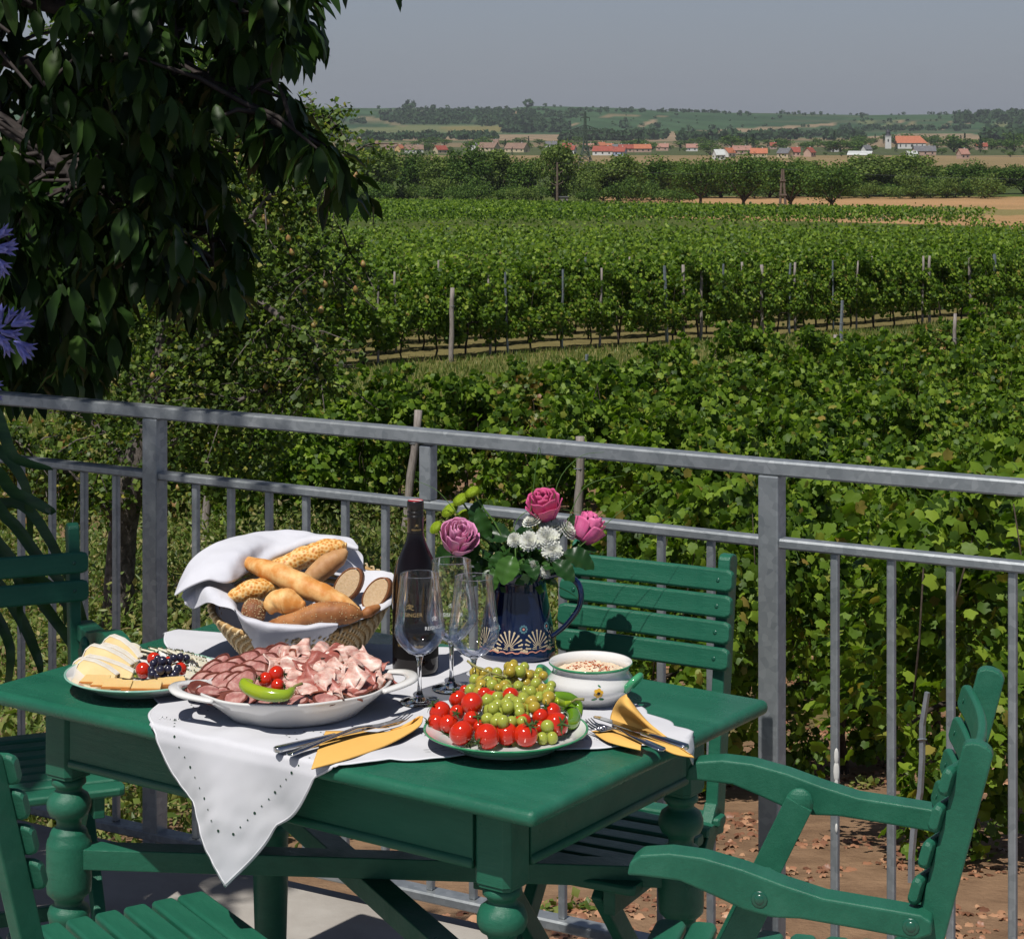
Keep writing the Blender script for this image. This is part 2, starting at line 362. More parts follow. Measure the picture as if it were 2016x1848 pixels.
# ================================================================== VINES
LV = leaf_mat('vine_leaf', [(0,(.026,.060,.007)),(.35,(.082,.152,.014)),(.7,(.152,.245,.022)),(.93,(.245,.34,.036)),(.965,(.25,.26,.05)),(1,(.30,.21,.05))], trans=.33, rough=.5, spec=.25)
LVY = leaf_mat('vine_leaf_yellowing', [(0,(.05,.09,.014)),(.45,(.13,.17,.03)),(.7,(.27,.24,.05)),(1,(.28,.13,.05))], trans=.3)
BARK = mat('vine_bark', (.03,.022,.016), (.075,.055,.04), 30, .95, .8, 60)
WOODG = mat('weathered_post_wood', (.20,.17,.15), (.36,.32,.29), 25, .9, .6, 60, stretch=(3,3,.3))
STEELP = mat('galvanised_post_steel', (.25,.29,.33), (.36,.4,.44), 12, .5, metal=.6)
def vine_pts(n, L=1.35, low=.42, top=1.95, th=.42):
    n0 = n; n = int(n*1.67)
    x = rng.uniform(-L/2-.1, L/2+.1, n); u = rng.beta(1.6, 1.25, n); z = low+(top-low)*u
    z += .16*np.sin(x*5+rng.uniform(0,6))+.07*np.sin(x*13+rng.uniform(0,6))
    wd = th*(.55+.6*np.sin(np.clip((z-low)/(top-low),0,1)*math.pi)); sgn = rng.choice([-1,1], n)
    y = sgn*wd*np.sqrt(rng.uniform(.05,1,n))*(1+.25*np.sin(x*7+z*5)) + rng.normal(0,.05,n)
    k = int(n*.09)                       # loose shoots over the top and hanging tongues
    c = rng.uniform(-L/2, L/2, 7); ci = rng.integers(0,7,k); h = rng.random(k)
    x[:k] = c[ci]+rng.normal(0,.05,k)+.2*h*np.sin(ci); z[:k] = top-.1+.42*h; y[:k] = rng.normal(0,.06,k)+.3*h*np.cos(ci*2)
    k2 = int(n*.10); ci = rng.integers(0,7,k2); h = rng.random(k2)
    x[k:k+k2] = c[ci]+.2+rng.normal(0,.08,k2); z[k:k+k2] = low+.15-.45*h; y[k:k+k2] = rng.normal(0,.12,k2)
    q = rng.uniform(0,6,6); dn = np.sin(x*6.3+q[0])+np.sin(z*5.7+q[1]+x*2)+np.sin(y*7+q[2]+z*3)+.8*np.sin(x*13+z*11+q[3]); dn = dn+.9*np.sin(x*3.1+z*2.3+q[4]); keep = dn > np.quantile(dn, .40)
    return np.stack([x, y, z], 1)[keep][:n0]
def leaf_rots(P, cy=0.0, droop=.5):
    n = len(P); out = np.stack([rng.normal(0,.65,n), np.sign(P[:,1]-cy)*.7+rng.normal(0,.5,n), .55+rng.normal(0,.45,n)], 1)
    yd = np.stack([rng.normal(0,.7,n), np.sign(P[:,1]-cy)*.35+rng.normal(0,.4,n), -droop+rng.normal(0,.5,n)], 1)
    return frames(yd, out)
def vine_proto(kind, n, size, tmpl, seed, lm=LV):
    global rng; rng = np.random.default_rng(seed)
    t = thing('grapevine'); P = vine_pts(n, low=.42 if kind == 0 else .72); n = len(P)
    S = rng.uniform(.6,1.25,n)*size; cloud('foliage', tmpl[0], tmpl[1], P, leaf_rots(P), S, lm, t)
    mb = MB(); rr_ = random.Random(seed)
    for dx in ((0,) if kind else (0,)):
        pts = []; x = dx; y = 0
        for i in range(9):
            pts.append((x, y, -.1+i*.12)); x += rr_.uniform(-.03,.035); y += rr_.uniform(-.025,.025)
        mb.tube(pts, [.045,.04,.036,.034,.034,.033,.032,.03,.03] if kind == 0 else .03, 6)
        for sg in (-1,1):
            q = [Vector(pts[-1])]
            for i in range(5): q.append(q[-1]+Vector((sg*.13, rr_.uniform(-.04,.04), rr_.uniform(-.02,.06))))
            mb.tube(q, [.024,.02,.016,.013,.01,.008], 5)
        for k in range(3):
            a = Vector((rr_.uniform(-.5,.5), 0, .8)); mb.tube([a, a+Vector((rr_.uniform(-.1,.1),rr_.uniform(-.1,.1),.5)), a+Vector((rr_.uniform(-.2,.2),rr_.uniform(-.2,.2),1.1))], [.008,.006,.004], 4)
    mb.build('trunk', BARK, t, smooth=True); return t
VT = (VINE_T, VINE_F); QT = (QUAD_T, QUAD_F); DT = (DIA_T, DIA_F)
near_p = [vine_proto(0, 3300, .072, VT, 100+i) for i in range(5)]
mid_p = [vine_proto(1, 1700, .098, VT, 200+i) for i in range(3)]
yel_p = [vine_proto(0, 2700, .074, VT, 300, LVY)]
far_p = [vine_proto(1, 620, .17, QT, 400+i) for i in range(4)]
used = set(); vr = random.Random(5)
def place_vine(protos, x, y, label, group, sc_=1.0):
    p = vr.choice(protos)
    o = p if p.name not in used else copy_tree(p)
    used.add(p.name)
    o.location = (x, y, gz(x, y)-.02); o.rotation_euler = (0, 0, R(40)+(math.pi if vr.random() < .5 else 0)+vr.uniform(-.06,.06))
    s = vr.uniform(.84,1.12)*sc_; o.scale = (s*vr.uniform(1,1.2), s*vr.uniform(.85,1.25), s)
    tag(o, label, 'grapevine', group); return o
ORD = ['nearest','second','third','fourth','fifth','sixth','seventh','eighth','ninth','tenth']
nrow = 8; vn = 0
nrow = 10; row_s = [8.7]+[11.4+2.42*i for i in range(nrow-1)]; row_t0 = [11.2,11.6,13.6,16.2,20,20.6,20.0,17.0,14.5,27]
for i, s in enumerate(row_s):
    s *= KS; t = row_t0[i]*KS
    lab = 'leafy vine trained in the %s row of the near vineyard block right behind the railing' % ORD[i]
    vsc = 1.0 if i < 6 else .95
    if i == nrow-1: lab = 'leafy vine in the last row of the near block beside the grass path'
    while True:
        x, y = xy(s, t)
        if x/y > .262: break
        if x/y > -.30:
            pr = near_p if i < 6 else mid_p
            if vr.random() < .08: pr = yel_p
            l2 = lab if pr is not yel_p else 'vine with yellowing and rusty leaves in the %s row of the near block' % ORD[i]
            place_vine(pr, x+vr.uniform(-.1,.1), y, l2, 'vines of the near block, %s row' % ORD[i], vsc); vn += 1
        t += 1.2*vr.uniform(.85,1.15)
ROW2 = []
for i in range(5):
    s = (47.7+2.5*i)*KS; t = 20*KS
    lab = ['leafy vine with bare trunk in the first row beyond the grass path', 'leafy vine in the second row beyond the grass path', 'leafy vine in the third row beyond the grass path','leafy vine in the fourth row beyond the grass path','leafy vine in the fifth row beyond the grass path'][i]
    while True:
        x, y = xy(s, t)
        if x/y > .26: break
        if x/y > (-.28 if i == 0 else -.17):
            place_vine(mid_p if i < 2 else far_p, x, y, lab, 'vines beyond the path, row %d' % (i+1), 1.0); vn += 1
        t += (1.3 if i else 1.15)*vr.uniform(.9,1.1)
print('vines', vn)
def drop_unused(protos, used_):
    for p in protos:
        if p.name not in used_:
            for ch in list(p.children): bpy.data.objects.remove(ch)
            bpy.data.objects.remove(p)
drop_unused(near_p+mid_p+yel_p+far_p, used)
# the rest of the vineyard: countless rows seen only as a leafy surface
rng = np.random.default_rng(77); PP = []; SS = []
s = (47.7+12.5)*KS
while s < 190*KS:
    t = np.arange(0, 260, 1/ (9 if s < 90 else 6)); t = np.repeat(t, 5 if s < 100 else 4)+rng.uniform(-.2,.2,len(t)*(5 if s < 100 else 4))
    x, y = xy(s, t); ok = (y < 152*KS) & (np.abs(x/y+.0) < .30) & (y > 20); x, y = x[ok], y[ok]; n = len(x)
    cl_ = np.sin(t[ok]*5.2+s*3)*.5+np.sin(t[ok]*1.3+s)*.5; h = rng.beta(2.0,1.1,n)*(1.45+.30*cl_)+.3+rng.exponential(.10,n); off = rng.normal(0,.15,n)*(1+.6*np.sin(t[ok]*5.2+s*3))+.12*np.sin(t[ok]*2.1+s)
    x = x+off*ROWN[0]; y = y+off*ROWN[1]
    PP.append(np.stack([x, y, ground_z(x, y)+h], 1)); SS.append(np.full(n, .15+.0008*s)*rng.uniform(.6,1.3,n)); s += 2.9
def block(ya, yb_fn, pitch, x0, x1):
    y = ya
    while y < 345*KS:
        x = np.arange(x0, x1, .16)+0; x = x[(y < yb_fn(x))]; 
        if len(x): 
            x = np.repeat(x, 5)+rng.uniform(-.1,.1,len(x)*5); n = len(x); yy = y+.02*x+rng.normal(0,.28,n)
            PP.append(np.stack([x, yy, ground_z(x, yy)+rng.beta(2,1,n)*1.7+.25+rng.exponential(.06,n)], 1)); SS.append(rng.uniform(.2,.42,n))
        y += pitch
def yb_fn(x): return np.interp((x)/ (225*KS)*F+CX, [500,900,1300,1950,1960], [345,335,285,230,0])*KS
block(222*KS, yb_fn, 3.4, -75, 51*KS)
PP = np.concatenate(PP); SS = np.concatenate(SS); n = len(PP); print('far vine leaves', n)
Rf = frames(np.stack([rng.normal(0,1,n), rng.normal(-.3,.6,n), rng.normal(-.2,.5,n)], 1), np.stack([rng.normal(0,.7,n), rng.normal(-.5,.7,n), .45+rng.normal(0,.6,n)], 1))
o = cloud('vineyard_rows', DIA_T, DIA_F, PP, Rf, SS, LV, val=rng.random(len(PP))*.93); tag(o, 'dense rows of vines filling the slope beyond the path', 'vineyard', kind='stuff')
# posts among the rows
def post(px, pyb, s_h, wpx, lean=(0,0), mat_=WOODG, label='', Y=None, taper=1.0):
    """pyb = picture height of its foot"""
    Ys = np.linspace(10, 400, 4000); pys = HY+F*(EYE-ground_z((px-CX)*Ys/F, Ys))/Ys
    Yb = Y if Y else float(Ys[np.argmin(np.abs(pys-pyb))]); x = (px-CX)*Yb/F; r = wpx*Yb/F/2
    t = thing('trellis_post', (x, Yb, gz(x, Yb)), 0, label, 'vineyard post', 'posts carrying the vines')
    mb = MB(); k = 7; pts = [(lean[0]*i/k+.01*math.sin(i*1.7+px), lean[1]*i/k+.01*math.cos(i*2+px), -.25+(s_h+.25)*i/k) for i in range(k+1)]
    mb.tube(pts, [r*(1.05-.2*i/k+.06*math.sin(i*2.3+px)) for i in range(k+1)], 8 if mat_ is WOODG else 4)
    mb.build('shaft', mat_, t, smooth=mat_ is WOODG)
    w_ = MB(); w_.tube([(lean[0]*.75-r*1.15, lean[1]*.75, s_h*.75), (lean[0]*.75, lean[1]*.75-r*1.15, s_h*.75+.01), (lean[0]*.75+r*1.15, lean[1]*.75, s_h*.75)], .006, 4)
    w_.build('wire_staple', STEELP, t); return t
post(1325,1115,1.5,19,(.16,.0),Y=24.0,label='weathered grey wooden post leaning right, seen just left of the right railing post')
post(1136,1075,1.75,19,(.05,0),Y=28.5,label='pale upright wooden post behind the pink roses, its top just above the rail')
post(790,1010,1.9,17,(.25,0),Y=30.0,label='grey wooden post leaning right behind the short rail support')
post(402,1010,1.55,17,(.08,0),Y=29.5,label='weathered round post behind the left balusters near the pear tree')
post(888,712,2.0,10,(.03,0),label='tall pale post standing in the first row beyond the path')
post(1636,745,1.6,11,(.1,0),label='grey leaning post sticking out of the near vines at the right', Y=48)
post(1655,735,2.2,7,(.03,0),STEELP,label='thin bluish steel post above the near vines at the right', Y=50)
post(1156,760,1.5,8,(0,0),STEELP,label='short grey post top above the near vines by the path', Y=44)
post(1880,790,2.2,8,(0,.0),label='thin grey post top above the near vines at the far right', Y=46)
post(1785,1790,1.1,14,(.12,.0),STEELP,label='leaning grey metal stake behind the right balusters', Y=12.2)
pl = [(1313,575,8),(1344,585,9),(1180,560,6),(1155,520,6),(966,545,6),(1462,530,7),(1553,530,6),(1566,528,7),(1815,545,6),(1960,545,9),(1912,590,9),(1380,600,8),(1000,560,6),(745,560,6),(780,545,6),(1105,548,6),(1238,520,5),(1686,535,5),(1640,540,5),(1500,640,9),(1830,610,8),(1428,535,6),(860,525,5),(1720,520,5)]
for i, (px, py, wp) in enumerate(pl):
    best = None
    for k in range(34):          # the row whose post top would show at that height
        s = (47.7+2.5*k)*KS; q = (px-CX)/F; t = (s*ROWN[0]-q*s*ROWN[1])/(q*ROWD[1]-ROWD[0]); X_1, Y_1 = xy(s, t)
        if not 40 < Y_1 < 152: continue
        tp = HY+F*(EYE-gz(X_1, Y_1)-2.3)/Y_1
        if best is None or abs(tp-(py-12)) < best[0]: best = (abs(tp-(py-12)), Y_1)
    post(px, 0, 2.3, wp*.8, (vr.uniform(-.08,.08), 0), WOODG if i % 3 else STEELP, label='small pale post tip showing above the vine rows beyond the path', Y=best[1])
# ================================================================== GRASS, WEEDS, LITTER
rng = np.random.default_rng(9)
GR = leaf_mat('grass_blade', [(0,(.06,.10,.015)),(.5,(.13,.19,.035)),(.85,(.24,.25,.07)),(1,(.38,.31,.14))], trans=.25)
def scatter(n, s0, s1, t0, t1, y0=9, y1=90):
    s = rng.uniform(s0, s1, n)*KS; t = rng.uniform(t0, t1, n)*KS; x, y = xy(s, t)
    ok = (np.abs(x/y) < .30) & (y > y0) & (y < y1); x, y = x[ok], y[ok]; return x, y
x, y = scatter(90000, 31.6, 47.6, 5, 75); n = len(x); P = np.stack([x, y, ground_z(x, y)-.01], 1)
yd = np.stack([rng.normal(0,.3,n), rng.normal(0,.3,n), np.ones(n)], 1)
o = cloud('meadow_grass', [(-.06,0,0),(.06,0,0),(0,1,.1)], [(0,1,2)], P, frames(yd, rng.normal(size=(n,3))), np.stack([np.full(n,.3), rng.uniform(.08,.24,n), np.full(n,.1)], 1), GR)
tag(o, 'short dry grass on the path between the two vineyard blocks', 'grass', kind='stuff')
x = rng.uniform(-9, 8, 95000); y = rng.uniform(9, 36, 95000); s, t = st(x, y)
dens = (nz(x, y, .55, 3.)+.5*nz(x, y, 1.7, 1.)); keep = (np.abs(x/y) < .3) & ((t < 21*KS) | (s > 31*KS)) & (dens > -.55) & (s > 11.5*KS) & ~((t > 10*KS) & (s < 16*KS)); x, y = x[keep], y[keep]
n = len(x); h = rng.uniform(.15,.7,n)*np.clip(1+1.2*nz(x, y, .55, 3.), .4, 1.8); P = np.stack([x, y, ground_z(x, y)-.02], 1)
# each weed stem is a column of small leaves
P = np.repeat(P, 3, 0); hh = np.repeat(h, 3)*rng.random(3*n); P[:,2] += hh; P[:,:2] += rng.normal(0,.03,(3*n,2))
o = cloud('weeds', QUAD_T, QUAD_F, P, frames(rng.normal(0,1,(3*n,3))+[0,0,.5], rng.normal(0,.6,(3*n,3))+[0,-.2,.8]), np.stack([rng.uniform(.03,.07,3*n), rng.uniform(.05,.13,3*n), np.full(3*n,.05)], 1), GR)
tag(o, 'green weeds and tall grass growing between railing and vines', 'weeds', kind='stuff')
# leaf litter and tufts on the bare soil below the right balusters
LIT = leaf_mat('dead_leaf', [(0,(.16,.07,.04)),(.5,(.38,.18,.10)),(1,(.52,.30,.17))], trans=.1, tint=(1,1,1))
x = rng.uniform(-1.5, 5, 16000); y = rng.uniform(9.5, 24, 16000); d_ = nz(x, y, 1.3, 7.)+.6*nz(x, y, 3.7, 2.); k = (d_ > -.1) & (x/y > -.1) & (x/y < .3); x, y = x[k], y[k]; n = len(x)
o = cloud('fallen_leaves', VINE_T*[1,1,2.2], VINE_F, np.stack([x, y, ground_z(x, y)+.012], 1), frames(rng.normal(0,1,(n,3))*[1,1,.25], rng.normal(0,.35,(n,3))+[0,0,1]), rng.uniform(.03,.075,n), LIT)
tag(o, 'curled brown fallen leaves on the bare soil under the vines', 'fallen leaves', kind='stuff')
tx = rng.uniform(0, 5, 70); ty = rng.uniform(10, 20, 70); ci = rng.integers(0,70,2600); x = tx[ci]+rng.normal(0,.07,2600); y = ty[ci]+rng.normal(0,.07,2600); n = 2600
o = cloud('low_weeds', QUAD_T, QUAD_F, np.stack([x, y, ground_z(x, y)+rng.uniform(0,.06,n)], 1), frames(rng.normal(0,1,(n,3)), rng.normal(0,.5,(n,3))+[0,0,1]), rng.uniform(.03,.07,n), GR)
tag(o, 'scattered low green weeds on the bare vineyard soil', 'weeds', kind='stuff')
# ================================================================== FAR TREES, VILLAGE
_Ys = np.linspace(8, 4200*KY, 60000); _Ps = HY+F*depth(_Ys)/_Ys
def gY(py): return float(np.interp(-py, -_Ps, _Ys))
TL = leaf_mat('tree_leaf', [(0,(.025,.055,.012)),(.4,(.055,.11,.02)),(.75,(.095,.165,.03)),(1,(.15,.22,.04))], trans=.25, rough=.6, spec=.15)
TLY = leaf_mat('tree_leaf_pale', [(0,(.05,.085,.02)),(.4,(.095,.15,.03)),(.75,(.15,.21,.045)),(1,(.21,.27,.065))], trans=.25, rough=.6, spec=.15)
TLD = leaf_mat('conifer_needle', [(0,(.008,.022,.010)),(.6,(.02,.045,.018)),(1,(.035,.07,.03))], trans=.1, rough=.7, spec=.1)
TBARK = mat('tree_bark', (.045,.035,.027), (.11,.085,.065), 3, .95, .6, 12)
def crown_pts(n, lobes, rx, rz, zc, r2):
    c = rng.normal(size=(lobes,3)); c /= np.linalg.norm(c,axis=1)[:,None]; c *= rng.uniform(.45,.95,(lobes,1)); c[:,2] = c[:,2]*.9
    c = c*[rx,rx,rz]+[0,0,zc]; rl = rng.uniform(.6,1.15,lobes)*r2
    i = rng.integers(0,lobes,n); d = rng.normal(size=(n,3)); d /= np.linalg.norm(d,axis=1)[:,None]
    P = c[i]+d*(rl[i]*rng.uniform(.55,1.08,n))[:,None]*[1,1,.8]; return P, d
def tree_proto(name, n, h, rx, leaf, lm, seed, trunk=1.6, lobes=22, conifer=False):
    """a tree of height 1 x h metres, unit built so that it can be scaled"""
    global rng; rng = np.random.default_rng(seed); t = thing(name)
    if conifer:
        u = rng.random(n)**.7; a = rng.uniform(0,6.283,n); r = (1-u)*rx*rng.uniform(.5,1.1,n)*(1+.2*np.sin(u*40)); P = np.stack([r*np.cos(a), r*np.sin(a), .6+u*(h-.6)], 1)
        d = np.stack([np.cos(a), np.sin(a), np.full(n,-.2)], 1)
    else:
        zc = trunk+(h-trunk)/2; P, d = crown_pts(n, lobes, rx*.72, (h-trunk)*.38, zc, rx*.40)
    cloud('crown', QUAD_T, QUAD_F, P, frames(rng.normal(size=(n,3)), d+rng.normal(0,.45,(n,3))+[0,0,.25]), rng.uniform(.6,1.4,n)*leaf, lm, t)
    mb = MB(); rr_ = random.Random(seed)
    mb.tube([(0,0,-.3),(.05*h*.1,0,trunk*.5),(.0,.05,trunk),(.1,0,h*.6)], [h*.03,h*.024,h*.022,h*.008], 7)
    for k in range(5 if not conifer else 0):
        a = k*1.26+rr_.random(); z0 = trunk*rr_.uniform(.55,1.1)
        mb.tube([(0,0,z0),(rx*.25*math.cos(a),rx*.25*math.sin(a),z0+h*.15),(rx*.6*math.cos(a),rx*.6*math.sin(a),z0+h*.33)], [h*.016,h*.011,h*.004], 5)
    mb.build('trunk', TBARK, t, smooth=True); t['h'] = h; return t
wal = [tree_proto('walnut_tree', 5200, 8, 4.3, .28, TL, 31+i, 1.1, 40) for i in range(2)]
blt = [tree_proto('broadleaf_tree', 4600, 10, 4.2, .36, [TL,TLY][i % 2], 51+i, .4, 38) for i in range(4)]
bsh = [tree_proto('shrub', 1500, 3.5, 3.2, .26, [TLY,TL][i], 61+i, .1, 16) for i in range(2)]
vtr = [tree_proto('village_tree', 420, 10, 4.6, .75, TL, 71+i, .8, 12) for i in range(3)]
con = [tree_proto('spruce_tree', 380, 13, 2.6, .7, TLD, 81, 1.0, conifer=True)]
for p in wal+blt+bsh+vtr+con: del p['h']
hts = {'walnut_tree':8,'broadleaf_tree':10,'shrub':3.6,'village_tree':10,'spruce_tree':13}
used2 = set()
def plant(protos, px, Y, top, wpx, label, cat='tree', group=None):
    p = vr.choice(protos); o = p if p.name not in used2 else copy_tree(p); used2.add(p.name)
    x = (px-CX)*Y/F; g0 = gz(x, Y); H = (HY-top)*Y/F+EYE-g0; k = H/hts[o.name.split('.')[0]]
    rx = {'walnut_tree':4.3,'broadleaf_tree':4.2,'shrub':3.4,'village_tree':4.6,'spruce_tree':2.6}[o.name.split('.')[0]]
    kw = wpx*Y/F/2/rx*(1.35 if cat != 'tree' or H > 5 else 1) if wpx else k*1.1
    o.location = (x, Y, g0); o.scale = (kw, kw, k*(1.3 if o.name.startswith('broad') else 1.16)); o.rotation_euler = (0,0,vr.uniform(0,6.28)); return tag(o, label, cat, group)
plant(wal, 1379, gY(404), 314, 100, 'round walnut tree with forked trunk, leftmost of four at the stubble field edge')
plant(wal, 1464, gY(408), 305, 106, 'densest dark round tree at the field edge left of the A shaped pole')
plant(wal, 1556, gY(410), 316, 110, 'dark round tree directly behind the A shaped wooden pole')
plant(wal, 1636, gY(414), 326, 104, 'lone round tree with a clear single trunk at the left end of the stubble field')
bl = [(610,306,90,396),(680,305,90,396),(745,301,95,396),(805,306,85,394),(862,311,80,395),(922,297,85,396),(985,304,90,395),(1038,322,70,397),(1095,289,84,398),(1160,326,86,396),(1218,312,96,396),(1285,318,92,394),(1335,320,70,392),
      (1420,325,80,390),(1515,322,80,390),(1590,318,80,388),(1705,312,120,386),(1795,308,110,385),(1745,328,80,386),(1862,330,90,384),(1912,324,76,383),(1962,334,86,382),(2015,331,80,382),(2080,325,90,382),(540,305,90,396)]
for i, (px, top, wp, yb) in enumerate(bl):
    lab = 'tall pointed bushy tree in the belt behind the single wooden pole' if px == 1095 else ('broad bushy tree growing at the back of the stubble field' if px > 1690 else 'bushy green tree in the long tree belt behind the vineyard')
    plant(blt, px, gY(yb), top, wp, lab, 'tree', None if px == 1095 else ('trees behind the stubble field' if px > 1690 else 'trees of the long belt behind the vineyard'))
for i in range(62):
    px = 560+i*24+vr.uniform(-14,14)
    if px > 1960: continue
    yb = 399 if px < 1340 else 391
    plant(bsh, px, gY(yb+vr.uniform(-4,1)), yb-vr.uniform(22,50), vr.uniform(50,80), 'low bush under the tree belt beside the vineyard' if px < 1340 else 'low bush along the far edge of the stubble field', 'bush', 'bushes under the tree belt' if px < 1340 else 'bushes behind the stubble field')
plant(bsh, 1865, gY(438), 424, 22, 'single small bush in the end of the vine hedge by the stubble field', 'bush')
for i in range(210):
    px = vr.uniform(560, 2080); yb = vr.choice([vr.uniform(296,307), vr.uniform(284,296)])
    if 1150 < px < 1350 and yb > 299: yb -= 9
    hgt = vr.uniform(9,20)
    if yb > 298: hgt = vr.uniform(6,11)
    if px > 1640: hgt *= 1.25; yb = min(yb+3, 311)
    if 1712 < px < 1845 and yb > 287: yb = vr.uniform(282,287)
    cz = vr.random() < .16
    plant(con if cz else vtr, px, gY(yb), yb-hgt*(1.15 if cz else 1), None if cz else hgt*vr.uniform(1.3,2.6), 'dark narrow spruce rising among the village roofs' if cz else 'dark green tree growing in the distant village', 'tree', 'spruces in the village' if cz else 'trees in the distant village')
for px, yb, top, wpx in [(1764,300,281,0),(1797,303,286,0),(1878,300,262,62),(1905,300,272,50),(1715,300,284,30),(1440,296,265,40),(1398,306,282,50),(1655,300,274,44),(1380,290,269,34),(1390,290,268,0),(1395,290,268,0),(1999,290,258,44),(2020,292,262,40),(1640,300,275,40),(1470,297,270,0),(1483,297,269,0)]:
    plant(con if not wpx else vtr, px, gY(yb), top, wpx or None, 'tall dark spruce standing out in the village' if not wpx else 'large dark tree crown standing out in the village', 'tree', 'standout spruces' if not wpx else 'standout village trees')
drop_unused(wal+blt+bsh+vtr+con, used2)
# woods and hedges far off on the hills
rng = np.random.default_rng(5); PP = []; SS = []
def hillY(py, px):  # distance on the hill face seen at picture height py
    ys = np.linspace(HF*.8, HR, 500); ps = HY+F*(EYE-ground_z((px-CX)*ys/F, ys))/ys
    return float(ys[np.argmin(np.abs(ps-py))])
def wood(px0, px1, pya, pyb, n, size=7):
    for _ in range(n):
        px = rng.uniform(px0, px1); py = rng.uniform(pya, pyb) if not callable(pya) else pya(px)
        Y = hillY(py, px); x = (px-CX)*Y/F; g0 = gz(x, Y); s = size*rng.uniform(.6,1.5); k = 26
        d = rng.normal(size=(k,3)); d /= np.linalg.norm(d,axis=1)[:,None]; PP.append(d*[s*.8,s*.8,s*.6]+[x, Y, g0+s*.7]); SS.append(rng.uniform(.4,.9,k)*s)
wood(760,1010,216,246,260,5); wood(1130,1500,226,262,34,3); wood(1500,2016,232,262,60,4); wood(990,1118,250,262,110,9); wood(1000,1060,238,252,40,8); wood(750,900,228,240,60,7); wood(870,1150,217,234,230,4.5); wood(650,720,238,244,14,6)
wood(1150,1420,215,222,90,4); wood(940,1000,236,250,40,7); wood(1420,1900,223,228,40,4); wood(1880,2016,226,246,120,8); wood(1650,1900,253,258,60,6); wood(1940,2016,262,285,60,9)
wood(1130,1200,262,268,30,6); wood(1250,1310,268,276,50,8); wood(800,980,271,276,60,7); wood(1100,1250,274,279,60,8); wood(640,800,274,278,30,7); wood(1200,1440,248,262,8,8)
wood(1500,1700,268,276,50,8); wood(1340,1500,276,280,40,8)
for px in list(rng.uniform(620,2016,30))+[808,812,880,1040,1424,1427,1530]: wood(px-1,px+1,lambda p: float(np.interp(p, RPX, RPY))+1,0,1,rng.uniform(2.5,5.5) if px not in (808,812,1040) else 10)
PP = np.concatenate(PP); SS = np.concatenate(SS); n = len(PP)
HW = leaf_mat('far_wood', [(0,(.026,.055,.023)),(.6,(.042,.082,.033)),(1,(.058,.10,.042))], trans=.1, rough=.8, spec=.05)
o = cloud('hill_woods', DIA_T-[0,.5,0], DIA_F, PP, frames(rng.normal(size=(n,3)), rng.normal(size=(n,3))+[0,-.5,.5]), SS*1.3, HW); tag(o, 'dark woods, hedges and lone trees scattered over the far hills', 'woods', kind='stuff')
# ---- houses
def wallm(nm, c): return mat(nm, c, tuple(x*.85 for x in c), .4, .9)
W_ = {'white':wallm('white_render',(.72,.71,.68)),'cream':wallm('cream_render',(.62,.52,.34)),'pink':wallm('pink_render',(.55,.38,.3)),'blue':wallm('blue_render',(.38,.46,.6)),'ochre':wallm('ochre_render',(.6,.4,.18))}
T_ = {'red':mat('red_roof_tile',(.34,.085,.055),(.26,.06,.04),.8,.8),'orange':mat('orange_roof_tile',(.50,.18,.09),(.40,.13,.07),.8,.8),'brown':mat('brown_roof_tile',(.27,.17,.12),(.2,.13,.1),.8,.85),'pink':mat('faded_roof_tile',(.42,.22,.17),(.32,.17,.13),.8,.85),'grey':mat('grey_roof_tile',(.17,.17,.18),(.12,.12,.13),.8,.85),'white':mat('pale_metal_roof',(.6,.62,.6),(.5,.52,.5),.8,.6)}
DARKG = mat('dark_window_glass',(.02,.025,.03),rough=.2,spec=.6)
def house(px, yb, wpx, roof, wall, rz, label, hw=.75, wallh=None, pitch=.5, name='house', cat='house'):
    Y = gY(yb); x = (px-CX)*Y/F; L = max(6.0, wpx*Y/F); Wd = max(6, L*hw*.6); h = wallh or 3.2
    t = thing(name, (x, Y, gz(x, Y)), R(rz), label, cat)
    mb = MB(); mb.box((0,0,h/2-.4),(L,Wd,h+.8)); rh = Wd*pitch
    for s in (-1,1): mb.add([(s*L/2*.998,-Wd/2,h),(s*L/2*.998,Wd/2,h),(s*L/2*.998,0,h+rh)],[(0,1,2)])
    mb.build('wall', W_[wall], t)
    mb = MB(); e = .4
    for s in (-1,1):
        mb.add([(-L/2-e,s*(Wd/2+e),h-e*pitch*2+.1),(L/2+e,s*(Wd/2+e),h-e*pitch*2+.1),(L/2+e,0,h+rh+.1),(-L/2-e,0,h+rh+.1),(-L/2-e,s*(Wd/2+e),h-e*pitch*2+.32),(L/2+e,s*(Wd/2+e),h-e*pitch*2+.32),(L/2+e,0,h+rh+.32),(-L/2-e,0,h+rh+.32)],[(0,1,2,3),(4,5,6,7),(0,1,5,4),(0,3,7,4),(1,2,6,5)])
    rf = mb.build('roof', T_[roof], t)
    if name == 'house': mb = MB(); mb.box((L*.22,Wd*.08,h+rh),(.7,.7,1.8)); mb.build('chimney', W_['white' if roof != 'white' else 'cream'], rf)
    for k in range(max(2, int(L/4))):
        mb = MB(); mb.box((-L/2+L*(k+.5)/max(2,int(L/4)),-Wd/2-.02,1.7),(1.1,.1,1.2)); mb.build('window', DARKG, t)
    if L > 9: mb = MB(); mb.box((L*.5+.02,0,1.1),(.1,1.0,2.1)); mb.build('door', T_['brown'], t)
    return t
